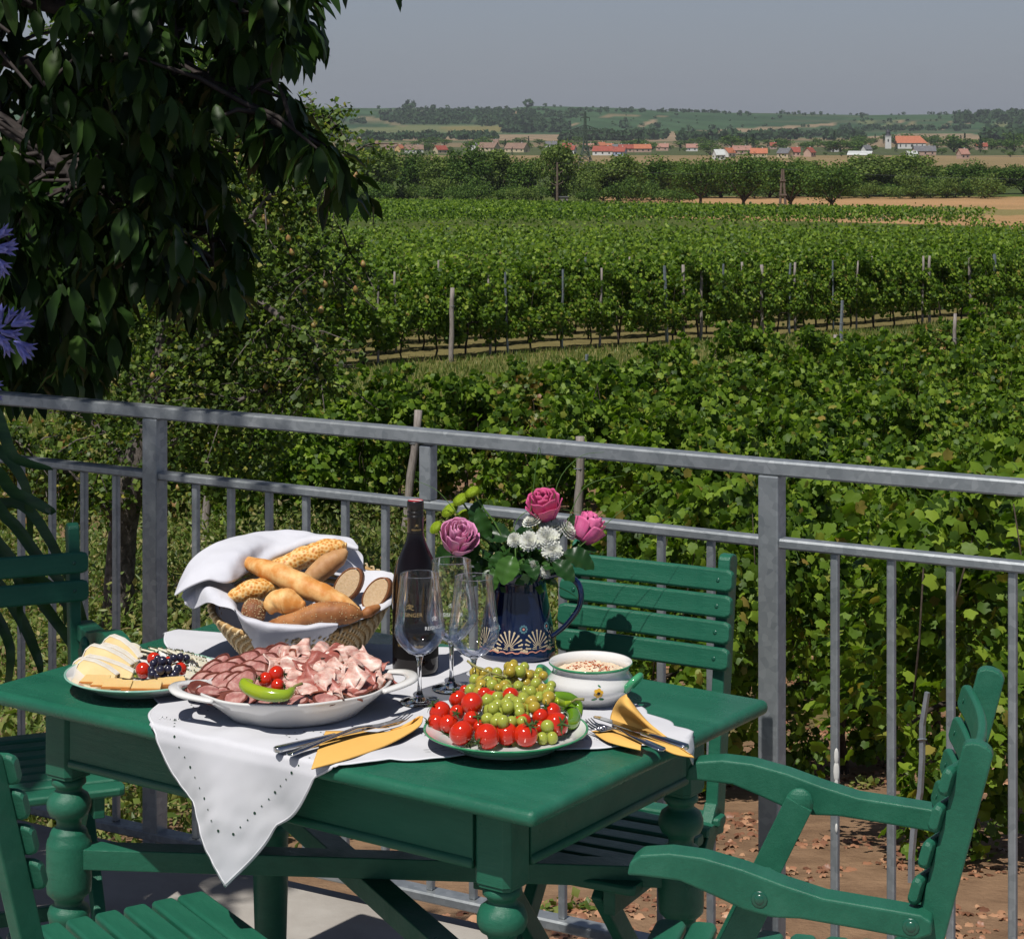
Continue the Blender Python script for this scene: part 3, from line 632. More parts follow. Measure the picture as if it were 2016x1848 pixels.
HS = [(712,290,11,'red','pink',10,'tiny red roofed house at the far left end of the village'),(738,290,15,'pink','pink',-10,'small pinkish house second from the left end of the village'),
(768,295,24,'brown','pink',5,'low brown roofed house left of the ochre gabled one'),(787,300,9,'orange','ochre',60,'tiny ochre house beside the long grey brown roof'),
(815,302,36,'brown','white',6,'long house with grey brown roof and white wall left of the cream gabled one'),(867,303,25,'red','cream',40,'cream gabled house with bright red roof'),
(936,297,11,'grey','white',60,'narrow white gable beside the big brown roof'),(962,298,42,'brown','cream',-38,'big brown hipped farmhouse left of the twin brown roofed one'),
(970,286,26,'brown','pink',0,'long brown roof behind the big brown farmhouse'),(1018,300,46,'brown','cream',-35,'second big brown roofed farmhouse, right of its twin'),
(1085,291,22,'grey','white',5,'grey roofed house above the pointed belt tree'),(1116,296,18,'red','pink',10,'small red roof left of the pylon, upper one'),(1124,303,18,'red','white',-20,'small red roof left of the pylon, lower one'),
(1158,297,22,'pink','pink',0,'pinkish roofed house seen through the pylon'),(1184,293,15,'orange','pink',30,'orange gabled house just right of the pylon'),(1201,297,11,'orange','white',0,'tiny orange roof behind the white walled house'),
(1188,306,40,'red','white',-14,'long low white house with dark red roof right of the pylon foot'),(1218,299,24,'grey','white',0,'grey roof between two red ones'),(1232,300,28,'red','pink',8,'red roof behind the pale blue house'),
(1221,307,22,'red','blue',-20,'pale blue house with red roof'),(1264,300,34,'orange','pink',10,'large orange hipped roof near the village middle'),(1304,297,24,'pink','pink',-8,'faded red roof right of the large orange one'),
(1362,298,22,'pink','white',0,'pinkish roof half hidden by trees left of the cypress group'),(1434,310,25,'orange','white',50,'steep orange roof with white gable'),(1460,304,36,'pink','pink',4,'long faded pink roof between the two orange ones'),
(1494,311,32,'orange','cream',-6,'orange roofed cream house right of the pink roof'),(1415,315,13,'white','white',20,'little white shed in front of the steep orange roof'),(1522,294,9,'red','pink',0,'tiny red roof alone high in the village trees'),
(1546,311,27,'grey','cream',-45,'cream house with dark grey roof behind the A shaped pole'),(1566,308,9,'red','pink',0,'narrow red roof right of the dark grey one'),(1594,309,13,'red','pink',50,'small dark red gable left of the barn'),
(1643,299,11,'red','white',0,'tiny red roof between barn and cream house'),(1706,302,15,'grey','white',30,'grey roof above the barn'),(1820,306,42,'grey','pink',0,'long dark roof below the church nave'),
(1795,320,13,'white','white',20,'tiny white house at the edge of the field below the church'),(1896,313,9,'pink','pink',20,'small pink gable in the trees right of the church'),(1932,295,22,'red','pink',0,'red roof far right of the church')]
for h_ in HS: house(*h_)
house(1694,317,46,'white','cream',-22,'wide barn with pale metal roof and cream wall below the church',.8,3.6,.3,'barn','barn')
Y = gY(293); xc = (1794-CX)*Y/F
ch = thing('church', (xc, Y, gz(xc, Y)), R(-6), 'church with white tower, dark onion spire and long orange roof', 'church'); u = Y/F
mb = MB(); Ln, Wn, hn, rh = 62*u, 12, 5.5, 7
mb.box((0,0,hn/2),(Ln-4,Wn,hn)); mb.build('wall', W_['white'], ch)
mb = MB(); mb.add([(-Ln/2,-Wn/2-.6,hn),(Ln/2,-Wn/2-.6,hn),(Ln/2,Wn/2+.6,hn),(-Ln/2,Wn/2+.6,hn),(-Ln/2,0,hn+rh),(Ln/2-7,0,hn+rh)],[(0,1,5,4),(3,2,5,4),(1,2,5),(0,3,4),(0,1,2,3)]); mb.build('roof', T_['orange'], ch)
for k in range(5): mb = MB(); mb.box((-Ln*.35+k*Ln*.17,-Wn/2-.03,3),(1,.1,2.4)); mb.build('window', DARKG, ch)
tx = (1749-1794)*u; tw = 11.5*u; th_ = (293-268)*u
mb = MB(); mb.box((tx,0,th_/2),(tw,tw,th_)); mb.box((tx,0,th_-.4),(tw+.6,tw+.6,.5)); tower = mb.build('tower', W_['white'], ch)
mb = MB(); mb.box((tx,-tw/2-.03,th_*.65),(1.2,.1,2.6)); mb.build('belfry_window', DARKG, tower)
mb = MB(); q = tw/2*1.1; pr = [(q,th_),(q*.95,th_+.8),(q*.72,th_+1.8),(q*.62,th_+2.6),(q*.8,th_+3.6),(q*.55,th_+4.8),(q*.25,th_+5.6),(q*.2,th_+6.6),(.12,th_+8),(.0,th_+9)]
mb.lathe(pr, 10, M=Matrix.Translation((tx,0,0))); mb.build('spire', mat('dark_copper',(.035,.035,.045),(.05,.05,.06),.5,.6), tower, smooth=True)
# ---- pylon and poles
LAT = mat('green_lattice_steel', (.045,.075,.055), (.07,.1,.08), 1, .7)
Y = gY(333); x = (1152-CX)*Y/F; u = Y/F; gzv = gz(x, Y); H = EYE-gzv-(220-HY)*u
py_ = thing('power_pylon', (x, Y, gzv), R(8), 'tall green lattice pylon standing between the tree belt and the village', 'pylon'); mb = MB()
def hw_(z): return np.interp(z/H, [0,.35,.7,1], [4.2*u*4, 8*u*.55, 4*u*.5, 1.0*u])
lv = [0,.12,.23,.33,.42,.5,.57,.63,.69,.74,.79,.84,.89,.95,1]
for a, b_ in zip(lv[:-1], lv[1:]):
    za, zb = a*H, b_*H; ra, rb = hw_(za), hw_(zb)
    ca_ = [(-ra,-ra,za),(ra,-ra,za),(ra,ra,za),(-ra,ra,za)]; cb = [(-rb,-rb,zb),(rb,-rb,zb),(rb,rb,zb),(-rb,rb,zb)]
    for k in range(4):
        mb.tube([ca_[k], cb[k]], .22, 4); mb.tube([ca_[k], cb[(k+1) % 4]], .13, 4); mb.tube([ca_[(k+1) % 4], cb[k]], .13, 4); mb.tube([cb[k], cb[(k+1) % 4]], .12, 4)
mb.build('tower', LAT, py_)
for zf, half, rise in ((.895,9*u,2.5*u),(.675,31*u,11*u)):
    for s in (-1,1):
        mb = MB(); z = zf*H; r0 = hw_(z)
        for dy in (-1,1):
            mb.tube([(0,dy*r0,z),(s*half,0,z)], .2, 4); mb.tube([(0,dy*r0,z+rise),(s*half,0,z)], .17, 4)
            for k in range(1,6): f_ = k/6; mb.tube([(s*half*f_,dy*r0*(1-f_),z),(s*half*(f_-.08),dy*r0*(1-f_),z+rise*(1-f_))], .11, 4)
        arm = mb.build('crossarm', LAT, py_)
        mb = MB(); mb.tube([(s*half*.95,0,z),(s*half*.95,0,z-1.6)], .14, 6); mb.build('insulator', DARKG, arm)
WIRE = mat('cable', (.12,.13,.14), rough=.6)
def cable(a, b_, sag, r, label, name='power_cable', group=None):
    a, b_ = Vector(a), Vector(b_); mb = MB(); k = 24
    mb.tube([a.lerp(b_, i/k)-Vector((0,0,sag*4*(i/k)*(1-i/k))) for i in range(k+1)], r, 4); o = mb.build(name, WIRE); tag(o, label, 'cable', group); return o
for s in (-1,1):
    zz = gzv+.675*H-1.6; cable((x+s*29*u,Y,zz),(x+420,Y+30,zz-4), 9, .035, 'power cable leaving the %s end of the lower pylon arm toward the right' % ('left' if s < 0 else 'right'))
    cable((x+s*29*u,Y,zz),(x-420,Y-30,zz+3), 9, .035, 'power cable leaving the %s end of the lower pylon arm toward the left' % ('left' if s < 0 else 'right'))
POLEW = mat('tarred_pole_wood', (.10,.075,.055), (.18,.14,.11), 4, .9)
Y = gY(424); x = (1097-CX)*Y/F; u = Y/F; g0 = gz(x, Y); H = EYE-g0-(320-HY)*u
p1 = thing('wooden_pole', (x, Y, g0), 0, 'single brown wooden utility pole standing at the edge of the far vines', 'utility pole')
mb = MB(); mb.tube([(0,0,-.3),(0,0,H*.5),(.02,0,H)], [.19,.16,.12], 8); mb.build('shaft', POLEW, p1)
for z, s in ((H*.83,1),(H*.62,1),(H*.60,-1)): mb = MB(); mb.tube([(0,0,z-.35),(s*.7,0,z),(s*.8,0,z+.25)], .06, 5); mb.build('bracket', POLEW, p1)
Y = gY(412); x = (1541-CX)*Y/F; u = Y/F; g0 = gz(x, Y); H = EYE-g0-(333-HY)*u; hwd = 6*u
p2 = thing('a_frame_pole', (x, Y, g0), 0, 'A shaped double wooden pole in front of the dark field edge trees', 'utility pole')
for s in (-1,1): mb = MB(); mb.tube([(s*hwd,0,-.3),(s*hwd*.15,0,H)], [.24,.18], 8); mb.build('leg', POLEW, p2)
for zf in (.36,.72): mb = MB(); ww = hwd*(1-zf*.85)+.3; mb.box((0,-.25,zf*H),(2*ww,.14,.28)); mb.build('crossbar', POLEW, p2)
cable((x,Y,g0+H),((1097-CX)*gY(424)/F,gY(424),gz(0,gY(424))+(EYE-(320-HY)*gY(424)/F-gz(0,gY(424)))), 1.2, .012, 'thin cable between the single pole and the A shaped pole')
cable((x,Y,g0+H),(x+95,Y-40,g0+H+1.5), 2.0, .012, 'thin cable running from the A shaped pole to the right')
Y = gY(402); x = (1110-CX)*Y/F; hut = thing('field_hut', (x, Y, gz(x,Y)), .2, 'little grey hut beside the single wooden pole', 'hut')
mb = MB(); mb.box((0,0,.7),(1.5,1.2,1.4)); mb.build('wall', WOODG, hut); mb = MB(); mb.box((0,0,1.47),(1.8,1.5,.12)); mb.build('roof', T_['grey'], hut); mb = MB(); mb.box((0,-.61,.6),(.6,.04,1.1)); mb.build('door', DARKG, hut)
# ================================================================== PEAR TREE (behind the railing, left)
rng = np.random.default_rng(3); rr_ = random.Random(3)
PY = gY(1262)*1.0; PX = (238-CX)*PY/F; PG = gz(PX, PY); u = PY/F
PL = leaf_mat('pear_leaf', [(0,(.024,.048,.010)),(.4,(.068,.118,.02)),(.75,(.135,.20,.032)),(.93,(.19,.25,.045)),(1,(.36,.32,.06))], trans=.32, rough=.5, spec=.25)
pear = thing('pear_tree', (PX, PY, PG), 0, 'old pear tree with dark trunk and small glossy leaves behind the left railing', 'tree')
def wpt(px, py, dy=0): Yv = PY+dy; return Vector(((px-CX)*Yv/F-PX, dy, EYE-(py-HY)*Yv/F-PG))
mb = MB(); tr = [wpt(236,1270),wpt(234,1150,.05),wpt(242,1040,0),wpt(262,930,-.05),wpt(300,800,0),wpt(330,650,.1),wpt(350,480,.15),wpt(345,300,.2),wpt(330,120,.2)]
mb.tube(tr, [.21,.165,.155,.15,.12,.10,.07,.045,.02], 10)
limbs = [[(300,800,0),(380,700,-.3),(470,620,-.5),(560,560,-.6),(640,520,-.7)],[(320,700,0),(400,560,.3),(480,440,.5),(560,330,.4),(640,240,.3),(668,255,.3)],[(262,930,0),(360,860,-.5),(450,800,-.8),(540,760,-.9),(620,740,-.9)],
 [(300,800,0),(220,700,.4),(150,600,.6),(90,500,.6)],[(330,650,0),(420,520,-.6),(520,400,-.9),(600,330,-.9),(690,305,-.9)],[(345,400,.1),(250,300,0),(170,180,-.2),(150,60,-.2)],[(350,480,.1),(420,350,0),(450,200,.1),(440,60,.1)],
 [(240,1040,0),(170,960,-.4),(90,900,-.6),(20,860,-.7)],[(262,930,0),(340,900,.5),(450,700,.8),(560,640,1.0),(690,500,1.0)],[(262,930,0),(200,850,.7),(120,760,.9),(60,700,.8)],[(300,800,.1),(420,700,.9),(520,620,1.2),(600,600,1.3)],
 [(400,560,.3),(520,600,-1.0),(600,680,-1.2),(640,760,-1.2)]]
ends = []
def bez(pts, k=14):
    pts = [Vector(p) for p in pts]; out = []
    for i in range(k+1):
        f_ = i/k*(len(pts)-1); j = min(int(f_), len(pts)-2); t = f_-j
        p0, p1, p2, p3 = pts[max(j-1,0)], pts[j], pts[j+1], pts[min(j+2,len(pts)-1)]
        out.append(.5*((2*p1)+(-p0+p2)*t+(2*p0-5*p1+4*p2-p3)*t*t+(-p0+3*p1-3*p2+p3)*t**3))
    return out
for L_ in limbs:
    pts = bez([wpt(*p) for p in L_]); mb.tube(pts, [.055*(1-i/14.3)+.003 for i in range(15)], 6)
    for i in range(3, 15):
        for q in range(3):
            p = pts[i]; d = Vector((rr_.uniform(-1,1), rr_.uniform(-1,1), rr_.uniform(-.9,.8))).normalized(); l_ = rr_.uniform(.25,.75)
            q1 = p+d*l_*.5+Vector((0,0,.03)); q2 = p+d*l_+Vector((0,0,-.1*l_)); mb.tube([p,q1,q2], [.012,.008,.004], 4, caps=False); ends += [(p,q1,q2)]
            if rr_.random() < .6:
                d2 = Vector((rr_.uniform(-1,1), rr_.uniform(-1,1), rr_.uniform(-1,.3))).normalized(); q3 = q1+d2*rr_.uniform(.15,.4); mb.tube([q1,q3], [.006,.003], 3, caps=False); ends += [(q1,(q1+q3)/2,q3)]
mb.build('trunk', mat('pear_bark', (.06,.05,.042), (.16,.135,.12), 14, .95, .9, 40, bdist=.01), pear, smooth=True)
P = []
for a, b_, c in ends:
    for k in range(30):
        t = rr_.random(); p = (a.lerp(b_, t*2) if t < .5 else b_.lerp(c, t*2-1)); P.append((p+Vector((rr_.gauss(0,.055), rr_.gauss(0,.055), rr_.gauss(0,.05)-.01)))[:])
for k in range(24000):   # inner shoots
    px = rr_.gauss(400,135); py = rr_.uniform(90,980)
    if ((px-390)/255)**2+((py-560)/470)**2 < 1: P.append(wpt(px, py, rr_.gauss(.2,.7))[:])
P = np.array(P); n = len(P)
cloud('foliage', DIA_T*[1.35,1,1], DIA_F, P, frames(rng.normal(0,1,(n,3))+[0,0,-.4], rng.normal(0,.6,(n,3))+[0,-.3,.8]), rng.uniform(.04,.075,n)*np.where(rng.random(n)<.3,1.15,.95), PL, pear)
PEARM = mat('pear_skin', (.36,.14,.06), (.27,.24,.07), 18, .4, spec=.4)
def pearshape(p):
    k = 1.0-.42*max(0, p.z)**1.3; return Vector((p.x*k, p.y*k, p.z*(1.35 if p.z > 0 else 1)))
fr = [(388,382),(383,408),(700,345),(1392//2,352),(568,470),(575,497),(462,440),(526,437),(640,560),(617,640),(622,660),(632,656),(545,690),(632,610),(430,560),(555,452),(600,575),(715,520),(523,762),(340,520),(650,756),(560,710),(330,430),(610,530),(350,960),(520,430),(470,395),(700,570),(300,740),(410,300)]
pm = None
for i, (px, py) in enumerate(fr):
    o = None
    if pm is None:
        m_ = MB(); m_.ell((0,0,0),(.026,.026,.03),10,8,fn=pearshape); o = m_.build('pear', PEARM, pear, smooth=True); pm = o
    else: o = pm.copy(); link(o, pear)
    p = wpt(px, py, -1.0+rr_.uniform(-.2,.2)); o.location = p; o.rotation_euler = (rr_.uniform(-.4,.4), rr_.uniform(-.4,.4), 0); s = rr_.uniform(.85,1.25); o.scale = (s,s,s)
# ================================================================== CHERRY TREE (near, shaded, hangs in from the upper left)
rng = np.random.default_rng(21); rr_ = random.Random(21)
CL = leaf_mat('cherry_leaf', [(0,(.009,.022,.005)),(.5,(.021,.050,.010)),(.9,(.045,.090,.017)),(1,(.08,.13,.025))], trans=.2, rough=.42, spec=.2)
TX, TY = -3.6, 8.2; cherry = thing('cherry_tree', (TX, TY, gz(TX,TY)), 0, 'big dark cherry tree reaching in from the left with long drooping leaves', 'tree'); CG = gz(TX,TY)
def cpt(px, py, Y): p = atY(px, py, Y); return Vector((p.x-TX, p.y-TY, p.z-CG))
CB = mat('cherry_bark', (.018,.014,.012), (.05,.038,.034), 20, .8, .5, 60)
mb = MB(); mb.tube([(0,0,-.2),(.05,0,2),(0,-.1,4),(.2,-.2,5.6),(.4,-.3,7.5)], [.24,.2,.17,.12,.06], 10)
MASK = [(-60,-60),(640,-60),(640,20),(632,90),(585,120),(560,150),(578,190),(585,240),(640,280),(700,330),(716,395),(650,380),(600,330),(520,330),(470,290),(430,300),(440,400),(470,440),(480,560),(450,640),(400,640),(330,600),(270,560),(225,640),(260,760),(180,800),(60,790),(-60,800)]
br = [[(-400,-300,7.6),(-100,-60,7.2),(220,40,6.8),(330,110,6.5),(430,170,6.2),(560,250,6.0),(640,290,6.0)],[(-400,-100,7.6),(-60,190,7.0),(90,300,6.6),(150,355,6.4),(200,385,6.3)],[(-400,-300,7.8),(0,-200,7.3),(400,-140,6.8),(640,-90,6.5),(760,-40,6.3)],
      [(-300,100,7.6),(40,330,7.2),(200,480,7.0),(300,560,6.9)],[(-300,0,7.8),(100,150,7.4),(300,300,7.0),(400,420,6.8),(420,520,6.8)],[(-300,300,7.5),(0,480,7.0),(120,620,6.8)],[(-100,-250,7.4),(300,-100,7.0),(500,20,6.6),(590,50,6.5)]]
tips = []
for L_ in br:
    c0_ = cpt(*L_[0]); mb.tube(bez([Vector((.05,-.05,max(2.2,c0_.z-.9))), (Vector((.05,-.05,c0_.z-.3))+c0_)/2, c0_], 8), [.085-.005*i for i in range(9)], 8)
    pts = bez([cpt(*p) for p in L_], 22); mb.tube(pts, [.040*(1-i/22.6)+.003 for i in range(23)], 7)
    for i in range(5, 23): tips.append(pts[i])
    for i in range(4, 23, 1):
        for q in range(2):
            d = Vector((rr_.uniform(-1,1), rr_.uniform(-1,1), rr_.uniform(-.5,.5))).normalized()*rr_.uniform(.12,.4); q2 = pts[i]+d; wq = q2+Vector((TX,TY,CG)); qx, qy = CX+F*wq.x/wq.y, HY+F*(EYE-wq.z)/wq.y
            if not inpoly(np.array([qx]), np.array([qy+20]), [(-900,-900),(640,-900)]+MASK[2:]+[(-900,800)])[0]: continue
            mb.tube([pts[i], pts[i]+d*.5+Vector((0,0,.02)), q2], [.009,.007,.004], 4, caps=False); tips.append(q2)
def cherry_cluster(c, k, P, Rr_, S, big=1.0):
    a0 = rr_.uniform(0,6.28)
    for i in range(k):
        a = a0+i*2.4; out = Vector((math.cos(a), math.sin(a), 0)); dr = rr_.uniform(.15,2.2)
        y = (out+Vector((0,0,-dr))).normalized(); P.append((Vector(c)+out*.02+Vector((0,0,rr_.uniform(-.02,.02))))[:]); Rr_.append((y[:], (out*.9+Vector((rr_.gauss(0,.25),rr_.gauss(0,.25),.6)))[:])); S.append(rr_.uniform(.075,.14)*big)
HOLES = [(385,115,60),(470,60,36),(100,70,34),(150,110,26),(40,130,22),(330,60,28),(500,230,28),(545,170,36),(470,330,55),(400,500,60),(300,620,44),(140,560,26),(300,255,24),(235,790,60),(395,235,22),(165,640,18),(420,270,30),(505,420,50)]
P = []; Q = []; S = []; msk = MASK; cnt = 0
for p in tips:
    wp = p+Vector((TX,TY,CG)); px = CX+F*wp.x/wp.y; py = HY+F*(EYE-wp.z)/wp.y
    if any((px-a)**2+(py+35-b_)**2 < r*r for a, b_, r in HOLES): continue
    if inpoly(np.array([px]), np.array([py+25]), msk)[0] or (py < -10 and px < 560): cherry_cluster(p, rr_.randint(5,8), P, Q, S)
HOLES = [(385,115,60),(470,60,36),(100,70,34),(150,110,22),(40,130,20),(330,60,26),(500,230,26),(545,170,36),(470,330,55),(400,500,60),(300,620,44),(140,560,24),(300,255,22),(235,790,60),(395,235,20),(165,640,16),(420,270,30),(505,420,50)]
while cnt < 760:
    px = rr_.uniform(-120,730); py = rr_.uniform(-80,800)
    if not inpoly(np.array([px]), np.array([py]), msk)[0]: continue
    if not inpoly(np.array([px]), np.array([py+62]), msk)[0] and py+62 > 0 and rr_.random() < .8: continue
    if any((px-a)**2+(py+35-b_)**2 < r*r for a, b_, r in HOLES) and rr_.random() < .93: continue
    Yv = rr_.uniform(5.9,7.6); cherry_cluster(cpt(px, py, Yv), rr_.randint(4,8), P, Q, S); cnt += 1
    if cnt % 40 == 0: c = cpt(px, py, Yv); mb.tube([c, c+Vector((rr_.uniform(-.25,-.05), rr_.uniform(-.1,.2), rr_.uniform(.0,.2)))], [.005,.008], 4, caps=False)
for c in [(700,-62,6.2),(752,-48,6.2),(800,-64,6.2)]: cherry_cluster(cpt(*c), 5, P, Q, S, .8)
nlow = len(P)
LIT = [(atY(120,430,6.6), .42), (atY(60,400,6.7), .36), (atY(195,460,6.8), .32)]      # a gap in the crown lets the sun onto one spray
def near_ray(p, tg): d = p-tg; k = d.dot(-SUND); return (d+SUND*k).length if k > .12 else 9
keep = [i for i in range(nlow) if not any(near_ray(Vector(P[i])+Vector((TX,TY,CG)), tg) < r*.85 for tg, r in LIT)]
P = [P[i] for i in keep]; Q = [Q[i] for i in keep]; S = [S[i] for i in keep]
for k in range(30): cherry_cluster(cpt(rr_.uniform(15,215), rr_.uniform(350,430), rr_.uniform(6.45,6.8)), 5, P, Q, S)
for k in range(190):                 # boughs that dapple the floor at the left
    fl = at(rr_.uniform(-150,540), rr_.uniform(1540,1860), 0); wp = fl-SUND*rr_.uniform(3.9,5.6); kk = (wp.z-.75)/(-SUND.z); hit = wp+SUND*kk; a_ = Vector((hit.x+.93, hit.y-3.82)); al = a_.x*.827-a_.y*.562
    if al > -.2 and -1.5 < a_.x*.562+a_.y*.827 < .95: continue
    if any(near_ray(wp, tg) < r9 for tg, r9 in LIT): continue
    if rr_.random() < .8: cherry_cluster(wp-Vector((TX,TY,CG)), 8, P, Q, S, 1.3)
# crown above and in front of the frame: it shades the hanging twigs, the left chair and the terrace floor
cnt = 0
while cnt < 1500:
    v_ = Vector((rr_.uniform(-1,1), rr_.uniform(-1,1), rr_.uniform(-1,1)))
    if v_.length > 1: continue
    wp = Vector((-2.75+2.35*v_.x, 5.6+2.9*v_.y, 4.0+1.7*v_.z))
    # keep clear of the sunlight that reaches the table top
    k = (wp.z-.75)/(-SUND.z); hit = wp+SUND*k; a_ = Vector((hit.x+.93, hit.y-3.82)); along = a_.x*.827-a_.y*.562; 
    if along > -.22 and -1.5 < a_.x*.562+a_.y*.827 < .95: continue
    if wp.z < 2.2+max(0,(wp.x+1.2))*1.0: continue
    if wp.y/1 > 0 and abs(wp.x/wp.y) < .245 and wp.z < 1.74+.058*wp.y+.25: continue
    if any(near_ray(wp, tg) < rr0_ for tg, rr0_ in LIT): continue
    cherry_cluster(wp-Vector((TX,TY,CG)), 7, P, Q, S, 1.25); cnt += 1
for k in range(26):
    a = rr_.uniform(0,6.28); e_ = Vector((-2.75+2.0*math.cos(a)-TX, 5.6+2.4*math.sin(a)-TY, rr_.uniform(3.2,5.4)-CG)); s0 = Vector((.1,-.1,rr_.uniform(3.6,5.5)))
    mb.tube([s0, s0.lerp(e_,.5)+Vector((0,0,.3)), e_], [.06,.035,.01], 6, caps=False)
mb.build('trunk', CB, cherry, smooth=True)
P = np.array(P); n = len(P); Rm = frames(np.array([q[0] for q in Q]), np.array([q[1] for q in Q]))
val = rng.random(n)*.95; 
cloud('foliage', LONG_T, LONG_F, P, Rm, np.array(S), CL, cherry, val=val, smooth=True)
# ================================================================== TERRACE, RAILING
GALV = None
def galv():
    m, nt, b = base_mat('galvanised_steel'); tc = nt.nodes.new('ShaderNodeTexCoord')
    v = N(nt, 'ShaderNodeTexVoronoi', Scale=70.0); nt.links.new(tc.outputs['Object'], v.inputs['Vector'])
    f2 = noise_n(nt, 9, 6, .65); mx = N(nt, 'ShaderNodeMix', data_type='FLOAT'); mx.inputs[0].default_value = .38
    nt.links.new(f2, mx.inputs[2]); nt.links.new(v.outputs['Color'], mx.inputs[3])
    nt.links.new(ramp(nt, mx.outputs[0], [(.25,(.24,.265,.28)),(.5,(.32,.345,.36)),(.75,(.41,.435,.45))]), b.inputs['Base Color'])
    b.inputs['Metallic'].default_value = .55; b.inputs['Roughness'].default_value = .42; add_bump(nt, b, noise_n(nt, 60, 4), .15, .001); return m
GALV = galv()
CONC = mat('pale_concrete', (.33,.30,.265), (.43,.40,.36), 5, .92, .5, 90, detail=8)
RP0 = Vector((1520-CX, F)).normalized(); RZ = 1.07
A0 = at(305, 797, RZ); A1 = at(1520, 903, RZ); A2 = at(2016, 943, RZ)
rd = (A1-A0); rd.z = 0; span = rd.length; rd.normalize(); rn = Vector((rd.y, -rd.x, 0))   # rn points back to the camera side
rd2 = (A2-A1); rd2.z = 0; rd2.normalize()
rail = thing('terrace_railing', (A1.x, A1.y, 0), 0, 'galvanised steel railing with square posts, two rails and upright bars round the terrace', 'railing')
def RL(px):      # distance along the rail line from the right post of the point seen at column px
    q = (px-CX)/F; d = rd if px < 1520 else rd2
    return (A1.x-q*A1.y)/(q*d.y-d.x)
def RPt(t, z): d = rd if t < 0 else rd2; p = A1+d*t; return Vector((p.x-A1.x, p.y-A1.y, z))
TL_, TR_ = RL(-330), RL(2470)
def rbar(t0, t1, z, wd, th, name):
    ps = [RPt(t0, z), RPt(0, z), RPt(t1, z)]; n0 = Vector((-rd.y, rd.x, 0)); n2 = Vector((-rd2.y, rd2.x, 0)); n1 = (n0+n2).normalized(); n1 = n1/n1.dot(n0)
    mb = MB(); r_ = .004
    for p, n_ in zip(ps, (n0, n1, n2)):
        for a, b_ in ((-wd/2+r_,-th/2),(wd/2-r_,-th/2),(wd/2,-th/2+r_),(wd/2,th/2-r_),(wd/2-r_,th/2),(-wd/2+r_,th/2),(-wd/2,th/2-r_),(-wd/2,-th/2+r_)): mb.v.append((p+n_*a+Vector((0,0,b_)))[:])
    for i in range(2):
        for k in range(8): mb.f.append((i*8+k, i*8+(k+1) % 8, i*8+8+(k+1) % 8, i*8+8+k)); mb.m.append(0)
    mb.f += [tuple(range(8)), tuple(range(16,24))]; mb.m += [0,0]; mb.build(name, GALV, rail)
rbar(TL_, TR_, RZ-.016, .040, .030, 'top_rail'); rbar(TL_, TR_, .905, .032, .020, 'middle_rail'); rbar(TL_, TR_, .055, .046, .022, 'bottom_rail')
def upright(px, z0, z1, wd, name, t=None):
    t = RL(px) if t is None else t; p = RPt(t, 0); d = rd if t < 0.001 else rd2
    mb = MB(); M = Matrix(((d.x, -d.y, 0, p.x), (d.y, d.x, 0, p.y), (0,0,1,0), (0,0,0,1))); mb.box((0,0,(z0+z1)/2), (wd, wd, z1-z0), M=M); return mb.build(name, GALV, rail, bevel=.003)
for px in (-330, 305, 1519, 2470): upright(px, -.35, RZ-.031, .043, 'post', 0.0 if px == 1519 else None)
for px in (-80, 843, 2110): upright(px, .915, RZ-.035, .030, 'short_post')
for px in (1108,1204,1302,1400,1020,932,848,759,680,603,530,455,386,229,166,103,42,-20,-80,-140,-200,-260,1644,1755,1872,1994,2120,2240,2360): upright(px, .066, .895, .0158, 'baluster')
mb = MB(); t = RL(1650)
for k, (z, r) in enumerate(((.50,.007),(.47,.009),(.445,.006),(.40,.005),(.36,.004))): mb.ell(RPt(t,z)+Vector((0,0,0))+Vector((rn.x,rn.y,0))*.009, (r*.7,.002,r*2.4), 8, 6)
mb.build('paint_splash', mat('white_paint_splash', (.75,.74,.70), rough=.8), rail, smooth=True)
# floor slab ends just beyond the railing
e0 = A0-rd*4.5; e1 = A1+rd2*4.5; off = Vector((-rn.x,-rn.y,0))*.035
poly = [Vector((-6,-2,0)), Vector((7,-2,0)), Vector((e1.x+3,e1.y-1.8,0)), Vector((e1.x,e1.y,0))+off, Vector((A1.x,A1.y,0))+off, Vector((e0.x,e0.y,0))+off]
mb = MB(); mb.prism([(p.x,p.y) for p in poly], -1.2, 0.0, ax=2); o = mb.build('terrace_floor', CONC); tag(o, kind='structure')
mb = MB(); mb.prism([(p.x,p.y) for p in poly[2:]]+[(-6,-2.1),(7,-2.1)], -5.0, -1.2, ax=2); o = mb.build('terrace_wall', mat('retaining_wall_render', (.38,.36,.33), (.3,.28,.26), 2, .95)); tag(o, 'rendered retaining wall that carries the terrace', 'wall')
# ================================================================== TABLE
def green(name, g=1.0, rough=.33):
    m, nt, b = base_mat(name)
    f = noise_n(nt, 5, 9, .72, (.7,2.5,2.5)); c = ramp(nt, f, [(.28,(.012*g,.098*g,.058*g)),(.5,(.018*g,.130*g,.076*g)),(.72,(.032*g,.162*g,.100*g))])
    chip = noise_n(nt, 46, 6, .75); mask = ramp(nt, chip, [(.70,(0,0,0)),(.73,(1,1,1))])
    mx = N(nt, 'ShaderNodeMix', data_type='RGBA'); nt.links.new(mask, mx.inputs[0]); nt.links.new(c, mx.inputs[6]); mx.inputs[7].default_value = (.12,.12,.06,1)
    nt.links.new(mx.outputs[2], b.inputs['Base Color'])
    b.inputs['Roughness'].default_value = rough; nt.links.new(ramp(nt, noise_n(nt, 14, 6, .7), [(.3,(rough-.08,)*3),(.75,(rough+.17,)*3)]), b.inputs['Roughness'])
    b.inputs['Specular IOR Level'].default_value = .38
    add_bump(nt, b, noise_n(nt, 30, 8, .8, (.5,5,5)), .55, .0024); return m
